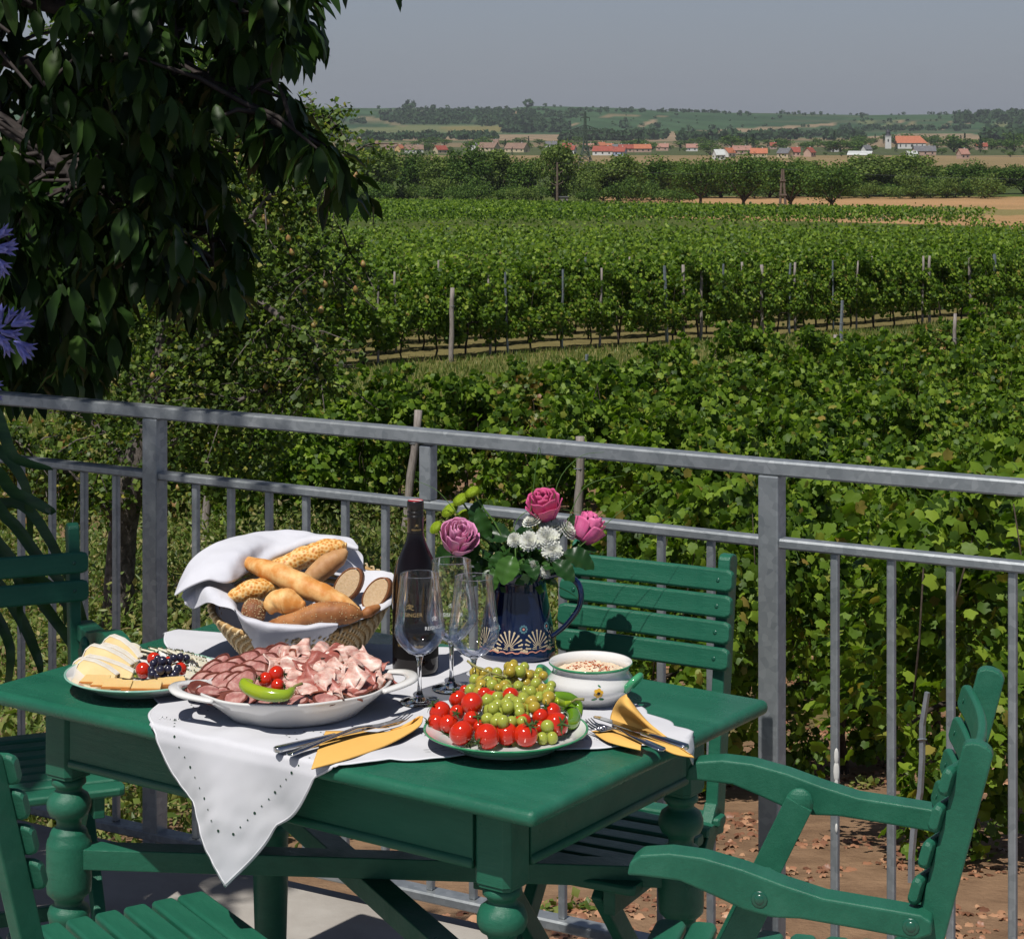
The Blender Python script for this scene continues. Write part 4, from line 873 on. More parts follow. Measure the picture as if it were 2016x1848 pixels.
GREEN = green('green_gloss_paint'); GREENT = green('green_table_paint', 1.05, .24)
ZT = .75
P1 = at(1050, 1600, ZT)          # front right corner of the top
Lc = at(-46, 1366, ZT); Rc = at(1520, 1386, ZT)
ex = (Lc-P1); TLn = ex.length*1.022; ex.normalize(); ex = Matrix.Rotation(R(-1.5), 3, 'Z') @ ex                 # along the long front edge, to the left
ey = Vector((-ex.y, ex.x, 0)); ey = ey if ey.y > 0 else -ey   # to the back
TWd = (Rc-P1).dot(ey)*1.035; print('table', TLn, TWd, (Rc-P1).dot(ex), math.degrees(math.atan2(ex.y, ex.x)))
table = thing('garden_table', (P1.x, P1.y, 0), math.atan2(ey.y, ey.x)-R(90), 'dark green painted wooden table with turned legs standing by the railing', 'table')
# local frame of the table: x = -ex (to the right), y = ey ; origin at the front right corner
def TW(x, y, z): return Vector((P1.x, P1.y, 0))-ex*x+ey*y+Vector((0,0,z))
def TLoc(p): d = Vector((p[0]-P1.x, p[1]-P1.y, 0)); return (-d.dot(ex), d.dot(ey))
mb = MB(); mb.box((-TLn/2, TWd/2, ZT-.0125), (TLn, TWd, .025)); top = mb.build('tabletop', GREENT, table, bevel=.0115, seg=5, smooth=True)
oa, ob = .088, .062; s = .066; HB = .595
def table_leg(x, y, cxs, cys):
    ch = .010; a = s/2; pl_ = [(-a+ch,-a),(a-ch,-a),(a,-a+ch),(a,a-ch),(a-ch,a),(-a+ch,a),(-a,a-ch),(-a,-a+ch)]
    mb = MB(); mb.prism([(px_+x, py_+y) for px_, py_ in pl_], HB+.006, .7245, ax=2); mb.prism([(px_*.93+x, py_*.93+y) for px_, py_ in pl_], HB, HB+.006, ax=2)
    leg = mb.build('leg', GREEN, table, bevel=.0015)
    pr = [(.0,HB+.001),(.027,HB+.001),(.030,HB-.008),(.030,HB-.013),(.024,HB-.018),(.022,HB-.024),(.026,HB-.028),(.034,HB-.034),(.0385,HB-.046),(.0385,HB-.056),(.034,HB-.067),(.025,HB-.072),(.0215,HB-.080),(.022,HB-.090),(.030,HB-.094),(.033,HB-.100),(.034,HB-.106),(.0375,HB-.111),(.0395,HB-.120),(.0395,HB-.190),(.0385,HB-.203),(.031,HB-.211),(.026,HB-.216),(.025,HB-.224),(.034,HB-.230),(.0375,HB-.240),(.036,HB-.249),(.0345,HB-.252),(.0345,HB-.330),(.030,HB-.50),(.026,HB-.55),(.031,HB-.56),(.028,HB-.593),(0,HB-.595)]
    mb = MB(); mb.lathe(pr, 32, M=Matrix.Translation((x,y,0))); mb.build('turned_shaft', GREEN, leg, smooth=True); return leg
LX = [-(oa+s/2), -(TLn-oa-s/2)]; LY = [ob+s/2, TWd-ob-s/2]
for x in LX:
    for y in LY: table_leg(x, y, 0, 0)
zb = .632
for y, sgn in ((LY[0]-s/2+.012,1),(LY[1]+s/2-.012,-1)):
    mb = MB(); mb.box(((LX[0]+LX[1])/2, y, (zb+.724)/2), (abs(LX[1]-LX[0])-s-.0008, .018, .724-zb)); ap = mb.build('apron', GREEN, table, bevel=.001)
    mb = MB(); yy = y-sgn*.006; mb.tube([(LX[0]-s/2-.001,yy,zb-.004),(LX[1]+s/2+.001,yy,zb-.004)], .0085, 12); mb.build('bead_moulding', GREEN, ap, smooth=True)
for x, sgn in ((LX[0]+s/2-.012,1),(LX[1]-s/2+.012,-1)):
    mb = MB(); mb.box((x, (LY[0]+LY[1])/2, (zb+.724)/2), (.018, LY[1]-LY[0]-s-.0008, .724-zb)); ap = mb.build('apron', GREEN, table, bevel=.001)
    mb = MB(); xx = x+sgn*.006; mb.tube([(xx,LY[0]+s/2+.001,zb-.004),(xx,LY[1]-s/2-.001,zb-.004)], .0085, 12); mb.build('bead_moulding', GREEN, ap, smooth=True)
mb = MB(); mb.bar((LX[1],LY[0],.455),(LX[0],LY[1],.455),.045,.036); mb.build('stretcher', GREEN, table, bevel=.002)
mb = MB(); mb.bar((LX[0],LY[0],.4185),(LX[1],LY[1],.4185),.045,.036); mb.build('stretcher', GREEN, table, bevel=.002)
# ================================================================== CHAIRS
BOLT = mat('painted_bolt', (.012,.10,.06), rough=.25, spec=.8)
def rslat(L, wd, th, curve=0.0, up=False, n=15, r=.004, tilt=0.0, endcut=0):
    """slat along x with rounded ends; curve bends it backwards (-y) in the middle"""
    mb = MB(); prof = []
    def ring(x, k):
        y0 = -curve*(1-(2*x/L)**2); sl = 8*curve*x/L/L; nrm = Vector((-sl, 1, 0)).normalized(); out = []
        h = wd/2*k
        for a, b_ in ((-th/2,-h+r),(-th/2+r,-h),(th/2-r,-h),(th/2,-h+r),(th/2,h-r),(th/2-r,h),(-th/2+r,h),(-th/2,h-r)):
            if up: out.append((x+nrm.x*a, y0+nrm.y*a, b_))
            else: out.append((x, b_, a))
        return out
    xs = [-L/2, -L/2+.003, -L/2+.012]+[-L/2+L*i/n for i in range(1, n)]+[L/2-.012, L/2-.003, L/2]; ks = [.62,.85,1]+[1]*(n-1)+[1,.85,.62] if endcut == 0 else [.8,.95,1]+[1]*(n-1)+[1,.95,.8]
    b = 0
    for x, k in zip(xs, ks): mb.v += ring(x, k)
    for i in range(len(xs)-1):
        for q in range(8): mb.f.append((i*8+q, i*8+(q+1) % 8, (i+1)*8+(q+1) % 8, (i+1)*8+q)); mb.m.append(0)
    mb.f += [tuple(range(8)), tuple(range(len(xs)*8-8, len(xs)*8))]; mb.m += [0,0]
    return mb
def make_chair(loc, face, label, arms=True, W=.44, zs=.445, nb=4, curve=.03, topz=.885, lean=.27, slat_w=.043, pitch=.0505, posts_up=.0, seat_d=.42, nseat=8, wstretch=1.0, seat=True, armz=0.0, armcut=0.0):
    """folding garden chair: origin on the floor under the seat centre, faces local +y"""
    t = thing('garden_chair', loc, math.atan2(face[1], face[0])-R(90), label, 'chair', None)
    hw = W/2; ys = seat_d/2
    for i in range(nseat if seat else 0):
        y = ys-.024-i*(seat_d-.045)/(nseat-1); o = rslat(W+.03, .043 if i else .050, .017, 0).build('seat_slat', GREEN, t, smooth=False, bevel=.0015, ang=40); o.location = (0, y, zs-.006*(math.sin((i/(nseat-1))*math.pi))-(.004 if i == 0 else 0))
    for sx in (-1,1):
        x = sx*(hw-.035)
        if seat: mb = MB(); mb.bar((x, ys-.01, zs-.033), (x, -ys-.01, zs-.033), .022, .042); mb.build('seat_rail', GREEN, t, bevel=.002)
        x = sx*(hw-.008); yb = -ys+.01
        ztop = topz; pts = [(yb, zs-.03), (yb-(ztop-zs)*lean, ztop)]
        mb = MB(); d = Vector((0, pts[1][0]-pts[0][0], pts[1][1]-pts[0][1])).normalized(); nrm = Vector((0, d.z, -d.y)); a = Vector((0,)+pts[0]); b_ = Vector((0,)+pts[1])
        out = []
        for k in range(7): t_ = math.pi*k/6; out.append(b_+nrm*.021*math.cos(t_)+d*.012*math.sin(t_))
        poly_ = [a+nrm*.021]+out+[a-nrm*.021]; mb.prism([(p.y, p.z) for p in poly_], x-.012, x+.012); post_ = mb.build('back_post', GREEN, t, bevel=.003)
        if not seat: continue
        mb = MB(); mb.bar((x, yb, zs+.02), (x, ys-.05, .012), .024, .040, up=(0,1,.8)); mb.build('leg', GREEN, t, bevel=.003)
        x2 = sx*(hw-.062); mb = MB(); mb.bar((x2, ys-.03, zs-.02), (x2, -ys+.03, .012), .022, .038, up=(0,-1,.8)); mb.build('leg', GREEN, t, bevel=.003)
        if arms:
            # plank arm with a hump over its support and a rounded tip
            xa = sx*(hw+.014); topc = [(ys+.045,.643),(ys+.040,.662),(ys+.022,.674),(ys-.03,.680),(ys-.09,.678),(ys-.16,.667),(ys-.23,.651),(ys-.30,.638),(-ys+.0,.631),(-ys-.035,.628),(-ys-.05,.620)]
            botc = [(-ys-.05,.602),(-ys-.03,.593),(-ys+.06,.600),(ys-.26,.606),(ys-.21,.604),(ys-.16,.611),(ys-.11,.626),(ys-.05,.642),(ys+.02,.644)]
            mb = MB(); mb.prism(topc+botc, xa-.021, xa+.021); mb.v = [(v[0], v[1]-(armcut*max(0,(v[1]+ys)/(2*ys))), v[2]+armz) for v in mb.v]; arm = mb.build('armrest', GREEN, t, bevel=.004, seg=3, ang=30)
            for yy, zz in ((ys-.185-armcut*.6,.628+armz),(-ys-.022,.611+armz)):
                mb = MB(); mb.ell((xa+sx*.021, yy, zz), (.004,.008,.008), 12, 8); mb.ell((xa+sx*.0215, yy, zz), (.0015,.012,.012), 14, 6); mb.build('bolt', BOLT, arm, smooth=True)
            mb = MB(); a = Vector((sx*(hw-.026), ys-.185-armcut*.6, .630+armz)); b_ = Vector((sx*(hw-.026), ys-.10, zs-.06)); mb.bar(a, b_, .020, .044, up=(0,1,.3)); mb.ell(a, (.010,.022,.022), 14, 10); mb.build('arm_support', GREEN, t, bevel=.003)
    for i in range(nb):
        z = topz-posts_up-.026-i*pitch; y = -ys+.01-(z-zs)*lean+.022+.010; o = rslat((W+.035)*wstretch, slat_w, .014, curve, up=True).build('back_slat', GREEN, t, bevel=.0015, ang=40)
        o.location = (0, y, z); o.rotation_euler = (math.atan(lean), 0, 0)
        for sx in (-1,1): mb = MB(); mb.ell((sx*(hw-.012), .0075-curve*(1-(2*(hw-.012)/(W+.035))**2), 0), (.0042,.0012,.0042), 10, 6); mb.build('screw', BOLT, o, smooth=True)
    for y, z in ((ys-.10,.10),(-ys+.08,.10)) if seat else ():
        mb = MB(); mb.bar((-hw+.06,y,z),(hw-.06,y,z),.016,.030); mb.build('stretcher', GREEN, t, bevel=.002)
    return t
# right chair with arms, facing left over the table end
n3 = at(1939, 1484, .885); f3 = at(1965, 1324, .885); wv = (f3-n3).normalized(); fc3 = Vector((-wv.y, wv.x, 0)).normalized()
W3 = (f3-n3).length; mid = (n3+f3)/2+fc3*(.2+.44*.27+.01)
print('chair3', W3, fc3)
c3 = make_chair((mid.x, mid.y, 0), fc3, 'green slatted armchair at the right front, side view with curved arms, facing the table', True, W3-.02, posts_up=.015, curve=.036, armz=.040, armcut=.085)
# chair behind the table, in front of the railing
a2 = at(1120, 1081, .90); b2 = at(1460, 1117, .90); wv = (b2-a2); W2 = wv.length; wv.normalize(); fc2 = Vector((wv.y, -wv.x, 0)); mid = (a2+b2)/2+fc2*(.2+.43*.16)
print('chair2', W2, fc2)
c2 = make_chair((mid.x, mid.y, 0), fc2, 'green slatted chair standing behind the table between jug and right railing post', False, W2-.04, posts_up=.006, curve=.012, topz=.912, lean=.15, slat_w=.0425, nb=4, pitch=.0475)
# shaded chair at the left end
fc1 = Vector((.37,-.93,0)).normalized(); p1_ = atY(136, 1040, 4.72*KY); r1 = Vector((fc1.y, -fc1.x, 0)); r1 = r1 if r1.x > 0 else -r1
mid = Vector((p1_.x, p1_.y, 0))-r1*.20+fc1*(.2+.42*.12)
c1 = make_chair((mid.x, mid.y, 0), fc1, 'green armchair in tree shade at the left edge beside the table', True, .43, posts_up=.04, curve=.0, topz=p1_.z, lean=.12, slat_w=.045, pitch=.058, nb=2, armz=.045, armcut=.05)
# chair cut by the lower left edge, its back to the camera
e5 = atY(14, 1650, 3.23*KY); fc5 = Vector((.57,.82,0)).normalized(); r5 = Vector((fc5.y, -fc5.x, 0))
mid = Vector((e5.x, e5.y, 0))-r5*.235+fc5*(.2+.30*.30)
c5 = make_chair((mid.x, mid.y, 0), fc5, 'green chair cut off by the lower left corner, seat slats and slat ends showing', False, .44, posts_up=-.01, curve=.03, topz=.805, lean=.30, slat_w=.050, pitch=.0565, seat=False)
M5 = Matrix.Translation((mid.x, mid.y, 0)) @ Matrix.Rotation(math.atan2(fc5.y, fc5.x)-R(90), 4, 'Z')
# its slatted seat, tucked under the table front
q0 = at(398, 1752, .455); q1 = at(187, 1840, .455); q2 = at(534, 1852, .455)
sd_ = (q2-q0).normalized(); dd = (q1-q0).normalized(); dd = (dd-sd_*dd.dot(sd_)).normalized(); print('seat', q0, q1, q2, (q1-q0).length)
mid = q0+sd_*.22+dd*.19
MS = Matrix.Translation((mid.x, mid.y, 0)) @ Matrix.Rotation(math.atan2(sd_.y, sd_.x), 4, 'Z'); sgn = 1 if Vector((-sd_.y, sd_.x, 0)).dot(-dd) > 0 else -1
def s5(mb, name, loc, **kw):
    o = mb.build(name, GREEN, None, **kw); o.parent = c5; Mx = M5.inverted() @ MS @ Matrix.Translation(loc); o.matrix_basis = Mx
for i in range(8): s5(rslat(.44, .0425 if i else .052, .018, 0, endcut=1), 'seat_slat', (0, sgn*(.19-.022-i*.0495), .446), bevel=.002, ang=40)
for sx in (-1,1):
    mb = MB(); mb.box((0,0,0),(.024,.36,.042)); s5(mb, 'seat_rail', (sx*.165,0,.415), bevel=.002)
    for sy in (-1,1): mb = MB(); mb.bar((0,sy*.15,.435),(0,sy*.17,.01),.024,.036,up=(0,1,0)); s5(mb, 'leg', (sx*.185,0,0), bevel=.002)
for sy in (-1,1): mb = MB(); mb.bar((-.172,sy*.165,.12),(.172,sy*.165,.12),.016,.03); s5(mb, 'stretcher', (0,0,0), bevel=.002)
# ================================================================== TABLECLOTH
LINEN = mat('white_linen', (.80,.80,.83), (.76,.76,.80), 6, .85, .12, 500, sheen=.1, bdist=.0006)
def cloth_fix(m):   # thin fabric lets a little light through
    nt = m.node_tree; b = nt.nodes['Principled BSDF']; tr = nt.nodes.new('ShaderNodeBsdfTranslucent'); tr.inputs[0].default_value = (.8,.8,.82,1)
    mx = nt.nodes.new('ShaderNodeMixShader'); mx.inputs[0].default_value = .18; nt.links.new(b.outputs[0], mx.inputs[1]); nt.links.new(tr.outputs[0], mx.inputs[2]); nt.links.new(mx.outputs[0], nt.nodes['Material Output'].inputs[0])
cloth_fix(LINEN)
e_front = at(447, 1500, ZT)                                       # where the hanging corner leaves the table edge
def edge_y(x): return TW(x, 0, 0)
fx = min(np.linspace(-TLn, 0, 600), key=lambda x_: abs(CX+F*TW(x_,-.02,0).x/TW(x_,-.02,0).y-450)); Acorner = TW(fx, -.225, 0); Dn = at(280, 1425, ZT); Bn = at(1345, 1468, ZT)
ab = (TW(TLoc(at(636,1520,ZT))[0], 0, 0)-Acorner); ab.z = 0; ab.normalize(); ad = (TW(TLoc(at(283,1430,ZT))[0], 0, 0)-Acorner); ad.z = 0; ad.normalize()
Bc = Vector((Bn.x, Bn.y, 0))+ab*.045; Lab = (Bc-Acorner).length; Dc = Acorner+ad*.95; Cc = at(1060, 1290, ZT); Cc.z = 0
print('cloth', Acorner, Bc, Cc, Dc)
def cloth_pt(u, v):
    sc_u = .012*abs(math.sin(u*math.pi*7)); sc_v = .012*abs(math.sin(v*math.pi*7))
    uu = u; vv = v
    w_ = (1-vv)*sc_v*0
    # scalloped hem: pull the border in between the bumps
    du = min(u, 1-u); dv = min(v, 1-v)
    k1 = max(0, 1-dv/.05); k2 = max(0, 1-du/.05)
    p = (Acorner*(1-uu)*(1-vv)+Bc*uu*(1-vv)+Cc*uu*vv+Dc*(1-uu)*vv); c = (Acorner+Bc+Cc+Dc)/4
    kc_ = max(0, min(1, (math.hypot(min(u,1-u), min(v,1-v))-.05)/.08))
    pull = kc_*(.014*(1-abs(math.sin(u*math.pi*7)))*k1+.014*(1-abs(math.sin(v*math.pi*7)))*k2)
    if u < .01 and v < .01 or (u > .99 and v < .01): pull = 0
    p = p+(c-p).normalized()*pull
    x, y = TLoc(p); z = ZT+.0038+.0016*noise.noise(Vector((x*22,y*22,1)))+.0008*(math.sin(x*31+y*17)+math.sin(y*43-x*11)+math.sin(x*12+y*60)*.6)
    # folds where the cloth runs off the front left
    z += .0018*math.exp(-((y-.05)/.05)**2)*(1+math.sin(x*70))
    ox, oy = 0.0, 0.0; hang = 0
    if y < 0: hang = -y; yy = -.004-.010*min(1, hang/.02)-.012*hang*(1+.0*x)+.008*math.sin(x*38)*min(1, hang/.12); xx = x+.0; zz = ZT-hang*.985+.003
    if y < 0:
        s_ = min(hang/.02, 1); cr_ = noise.noise(Vector((x*16, hang*9, 3)))*.007+noise.noise(Vector((x*45+hang*20, hang*30, 7)))*.0022; return TW(x, -.006*s_-.004+(.012*math.sin(x*26+1)+cr_)*min(1,hang/.12)-.02*hang, 0)+Vector((0,0,ZT+.004-hang*.98 if hang > .004 else ZT+.003))
    if x > 0:
        hang = x; return TW(.004+.006*min(hang/.02,1)+.008*math.sin(y*50), y, 0)+Vector((0,0,ZT+.003-hang*.98))
    if x < -TLn:
        hang = -TLn-x; return TW(-TLn-.006-.008*math.sin(y*30)*min(1,hang/.1), y, 0)+Vector((0,0,ZT+.003-hang*.98))
    if y > TWd:
        hang = y-TWd; return TW(x, TWd+.006+.01*math.sin(x*30)*min(1,hang/.1), 0)+Vector((0,0,ZT+.003-hang*.98))
    return TW(x, y, 0)+Vector((0,0,z))
o0 = Vector((Acorner.x, Acorner.y, ZT)); cl = thing('tablecloth', o0, 0, 'white embroidered linen cloth lying askew with a pointed corner hanging over the table front', 'tablecloth')
mb = MB(); mb.grid(230, 230, lambda u, v: (cloth_pt(u, v)-o0)[:]); mb.build('linen', LINEN, cl, smooth=True, solid=.0012)
DARKH = mat('eyelet_hole', (.02,.06,.04), rough=.9); THREAD = mat('white_thread', (.86,.86,.88), rough=.8)
def surf(u, v):
    p = cloth_pt(u, v); a = cloth_pt(u+.004, v)-p; b_ = cloth_pt(u, v+.004)-p; n = a.cross(b_).normalized()
    if n.dot(Vector((-.3,-.8,.6))) < 0: n = -n
    return p-o0, n, a.normalized()
mh = MB(); mt = MB()
def disc(mb_, p, n, a, r, h=.0016, sq=1, k=8):
    b_ = n.cross(a); c = [p+n*h+(a*math.cos(t)+b_*math.sin(t)*sq)*r for t in [2*math.pi*i/k for i in range(k)]]; mb_.add([q[:] for q in c], [tuple(range(k))])
def petal(u, v, L_, ang, w_=.0016):
    p, n, a = surf(u, v); b_ = n.cross(a); d = a*math.cos(ang)+b_*math.sin(ang); mt.tube([p+n*.0012, p+n*.0028+d*L_*.5, p+n*.0012+d*L_], [.0006, w_, .0005], 6)
def eye(u, v, r=.0022): p, n, a = surf(u, v); disc(mh, p, n, a, r, .0019); disc(mt, p, n, a, r*1.5, .0014)
for k in range(13):                # the V of eyelets in the hanging corner
    t = .075+.020*k; eye(t, .055, .0016 if k % 3 else .0026); eye(.055, t*1.02, .0016 if k % 3 else .0026)
for (u, v) in ((.34,.06),(.055,.33),(.60,.06),(.82,.07)):
    for k in range(16): petal(u+(k-8)*.0042, v+.006*math.sin(k*.7), .0065+.003*math.sin(k), (1.1 if k % 2 else -1.1)+.3*math.sin(k), .0009)
    eye(u, v, .003); eye(u+.015, v+.008, .002)
for cu, cv in ((.12,.42),(.30,.20),(.55,.18)):
    for k in range(12): a = k*.52; eye(cu+.035*math.cos(a), cv+.03*math.sin(a), .0016)
for k in range(5):                 # drawn thread slits
    p, n, a = surf(.15+.012*k, .52); disc(mh, p, n, a, .005, .0018, .28); p, n, a = surf(.20, .535+.0*k); 
    for q in range(2): p, n, a = surf(.505+.014*k, .055+.018*q); disc(mh, p, n, a, .006, .0018, .12)
for s_ in (0,):                    # corded hem
    for fn in (lambda t: (t, .004), lambda t: (.004, t)):
        pts = []; 
        for i in range(90): p, n, a = surf(*fn(i/89)); pts.append(p+n*.0008)
        mt.tube(pts, .0013, 5)
mt.add(mh.v, mh.f, 1); mt.build('embroidery', [THREAD, DARKH], cl, fix=False, smooth=True)
ZC = ZT+.0065        # level things stand on
# ================================================================== CERAMICS
CER = mat('white_glazed_ceramic', (.80,.79,.76), (.77,.76,.73), 5, .12, coat=.6, spec=.6)
CERG = mat('green_glaze_rim', (.03,.24,.10), (.08,.36,.17), 40, .12, coat=.6)
MINT = mat('mint_glaze_rim', (.28,.55,.42), (.36,.62,.5), 40, .15, coat=.5)
def plate(c, r, label, rimmat, rot=0, zc=ZC):
    t = thing('plate', c, rot, label, 'plate')
    pr = [(0,.004),(r*.55,.004),(r*.62,.0),(r*.66,.0),(r*.68,.004),(r*.80,.010),(r*.97,.0215),(r*1.0,.0235),(r*1.0,.0255),(r*.985,.026),(r*.97,.0250),(r*.80,.0145),(r*.70,.010),(r*.62,.0085),(0,.0085)]
    mb = MB(); mb.lathe(pr, 64, mfun=lambda i: 1 if i in (6,7,8,9) else 0); mb.build('dish', [CER, rimmat], t, smooth=True); return t
# cheese plate
cp = at(283, 1348, ZC); cp.z = ZC; RCH = .137
plate(cp, RCH, 'white plate with pale green rim holding cheese slices at the left table end', MINT)
# tomato plate
tp = at(996, 1463, ZC); tp.z = ZC; RTP = 166*tp.y/F*.98
plate(tp, RTP, 'white plate with green rim carrying tomatoes and grapes at the table front', CERG); print('tomato plate r', RTP)
# oval platter with pierced handles
pc = at(580, 1403, ZC); pc.z = ZC; prot = R(12)
plt_ = thing('oval_platter', pc, prot, 'deep white oval platter with two pierced handles in the middle of the table', 'platter')
def oval(fr, z, a=.160, b_=.124, wob=0.0, n=72):
    return [(a*fr*math.cos(t)*(1+wob*math.cos(8*t)), b_*fr*math.sin(t)*(1+wob*math.cos(8*t)), z) for t in [2*math.pi*k/n for k in range(n)]]
rings = [oval(.0,.004),oval(.60,.004),oval(.62,.0),oval(.68,.0),oval(.70,.004),oval(.82,.020),oval(.95,.036,wob=.006),oval(1.0,.0445,wob=.012),oval(1.005,.0475,wob=.014),oval(.985,.0485,wob=.014),oval(.95,.0435,wob=.01),oval(.86,.030),oval(.74,.014),oval(.6,.0095),oval(0,.0095)]
mb = MB(); n = 72
for r_ in rings: mb.v += r_
for i in range(len(rings)-1):
    for k in range(n): mb.f.append((i*n+k, i*n+(k+1) % n, (i+1)*n+(k+1) % n, (i+1)*n+k)); mb.m.append(0)
mb.build('dish', CER, plt_, smooth=True)
for s_ in (-1,1):
    mb = MB(); pts = bez([(s_*.138,-.062,.044),(s_*.166,-.048,.047),(s_*.190,-.028,.050),(s_*.197,0,.0515),(s_*.190,.028,.050),(s_*.166,.048,.047),(s_*.138,.062,.044)], 24)
    mb.tube(pts, [.008+.0035*math.sin(math.pi*i/24) for i in range(25)], 10, sq=.45); mb.build('handle', CER, plt_, smooth=True)
# soup bowl
bc = at(1163, 1384, ZT+.001); bc.z = ZT+.001+.0035; RB = 84*bc.y/F
bw = thing('soup_bowl', bc, R(8), 'white rounded bowl with green rim and handles, filled with spread, beside the jug', 'bowl')
hb = .066; pr = [(0,.003),(RB*.55,.003),(RB*.58,0),(RB*.64,0),(RB*.66,.006),(RB*.80,.013),(RB*.97,.024),(RB*1.03,.033),(RB*.99,.042),(RB*.91,.050),(RB*.885,.056),(RB*.93,hb-.003),(RB*.985,hb),(RB*.97,hb+.0025),(RB*.93,hb+.001),(RB*.86,.056),(RB*.89,.048),(RB*.9,.044),(0,.044)]
mb = MB(); mb.lathe(pr, 64, mfun=lambda i: 1 if i in (11,12) else 0); mb.build('bowl_body', [CER, CERG], bw, smooth=True)
for a in (R(-32), R(160)):
    d = Vector((math.cos(a), math.sin(a), 0)); s_ = Vector((-d.y, d.x, 0)); mb = MB(); mb.tube(bez([d*RB*.93-s_*.018+Vector((0,0,.030)), d*RB*1.13-s_*.016+Vector((0,0,.045)), d*RB*1.22+Vector((0,0,.052)), d*RB*1.13+s_*.016+Vector((0,0,.045)), d*RB*.93+s_*.018+Vector((0,0,.030))],16), .0062, 10); mb.build('handle', CERG, bw, smooth=True)
def painted(name, c): return mat(name, c, rough=.2, coat=.4)
YELP, BLKP, GRNP = painted('yellow_glaze',(.75,.42,.03)), painted('black_glaze',(.02,.015,.01)), painted('green_leaf_glaze',(.03,.2,.07))
def on_lathe(prof, z):
    zs = [p[1] for p in prof]; rs = [p[0] for p in prof]; return float(np.interp(z, zs, rs))
ow = [(RB*.66,.006),(RB*.80,.013),(RB*.97,.024),(RB*1.03,.033),(RB*.99,.042),(RB*.91,.050)]
def wrap(mb_, prof, az, z0, pts2, h=.0006, mi=0):
    """flat motif (metres, x to the right, y up) laid onto a round body seen from outside"""
    vs = []
    for x, y in pts2:
        z = z0+y; r = on_lathe(prof, z)+h; t = az+x/r; vs.append((r*math.cos(t), r*math.sin(t), z))
    mb_.add(vs, [tuple(range(len(vs)))], mi)
def circ(cx_, cy_2, r, k=12, sq=1, ang=0):
    out = []
    for i in range(k):
        t = 2*math.pi*i/k; x, y = r*math.cos(t), r*sq*math.sin(t); out.append((cx_+x*math.cos(ang)-y*math.sin(ang), cy_2+x*math.sin(ang)+y*math.cos(ang)))
    return out
azb = math.atan2(-bc.y, -bc.x)-R(8); azb += R(10)
mb = MB(); z0 = .033
for k in range(6): a = k*1.047+.3; wrap(mb, ow, azb, z0, circ(.0052*math.cos(a), .0052*math.sin(a), .0034, 10), .0008)
mb.build('painted_flower', YELP, bw, fix=False)
mb = MB(); wrap(mb, ow, azb, z0, circ(0,0,.0030,10), .0016); mb.build('flower_centre', BLKP, bw, fix=False)
mb = MB(); wrap(mb, ow, azb, z0-.0115, circ(-.006,0,.0050,10,.5,.3), .0008); wrap(mb, ow, azb, z0-.0115, circ(.006,0,.0050,10,.5,-.3), .0008); wrap(mb, ow, azb, z0+.0115, circ(.002,0,.0030,8,.4,-.6), .0008); mb.build('painted_leaves', GRNP, bw, fix=False)
SPR = mat('creamy_spread', (.78,.58,.38), (.82,.68,.50), 60, .6, .6, 90, sss=.15)
PAP = mat('paprika_powder', (.42,.07,.02), (.6,.14,.04), 200, .8)
sp = thing('cheese_spread', (bc.x, bc.y, bc.z+.044), 0, 'creamy spread dusted with paprika heaped in the soup bowl', 'food')
mb = MB(); mb.grid(60, 60, lambda u, v: ((lambda r, t: (r*RB*.87*math.cos(t), r*RB*.87*math.sin(t), .006+.012*(1-r*r)+.004*noise.noise(Vector((r*math.cos(t)*6, r*math.sin(t)*6, 3)))+.0025*noise.noise(Vector((r*math.cos(t)*17, r*math.sin(t)*17, 9)))-(.006 if r > .98 else 0)))(u, v*2*math.pi))); mb.build('heap', SPR, sp, smooth=True)
mb = MB()
for k in range(130):
    g = rnd.choice([(-.4,-.1),(.1,-.25),(.45,-.35),(-.1,.2),(.2,-.1)]); r = Vector((g[0]+rnd.gauss(0,.16), g[1]+rnd.gauss(0,.12)))
    if r.length < .85: mb.ell((r.x*RB*.87, r.y*RB*.87, .0075+.012*(1-r.length**2)+.004*noise.noise(Vector((r.x*6,r.y*6,3)))), (rnd.uniform(.0006,.0025), rnd.uniform(.0006,.0018), .0007), 6, 4)
mb.build('paprika', PAP, sp)
# ================================================================== JUG WITH FLOWERS
jc = at(1018, 1293, ZT); jc.z = ZC; JR = 76*jc.y/F; JH = .158
NAVY = mat('navy_glaze', (.002,.004,.018), (.006,.018,.065), 7, .09, .1, 30, coat=.5, spec=.5)
CRM = painted('cream_slip', (.72,.58,.38)); PNK = painted('pink_slip', (.70,.30,.22)); BLU = painted('grey_blue_slip', (.10,.22,.26))
jug = thing('jug', jc, 0, 'dark blue glazed pottery jug with cream fan decoration holding the flowers', 'jug')
jp = [(0,.002),(JR*.9,.002),(JR*.97,0),(JR*1.0,.004),(JR*.985,.012),(JR*.975,.018),(JR*.965,.030),(JR*.92,.055),(JR*.86,.080),(JR*.80,.105),(JR*.765,.118),(JR*.745,.126),(JR*.75,.130),(JR*.735,.136),(JR*.745,.142),(JR*.82,.150),(JR*.845,JH-.002),(JR*.82,JH),(JR*.77,JH-.003),(JR*.70,.142),(JR*.72,.118),(JR*.86,.060),(JR*.9,.01),(0,.008)]
mb = MB(); mb.lathe(jp, 64); mb.build('jug_body', NAVY, jug, smooth=True)
mb = MB(); ha = R(-18); hd = Vector((math.cos(ha), math.sin(ha), 0))
hp = bez([hd*JR*.78+Vector((0,0,.146)), hd*(JR+.016)+Vector((0,0,.153)), hd*(JR+.047)+Vector((0,0,.136)), hd*(JR+.050)+Vector((0,0,.100)), hd*(JR+.025)+Vector((0,0,.062)), hd*JR*.93+Vector((0,0,.036))], 26)
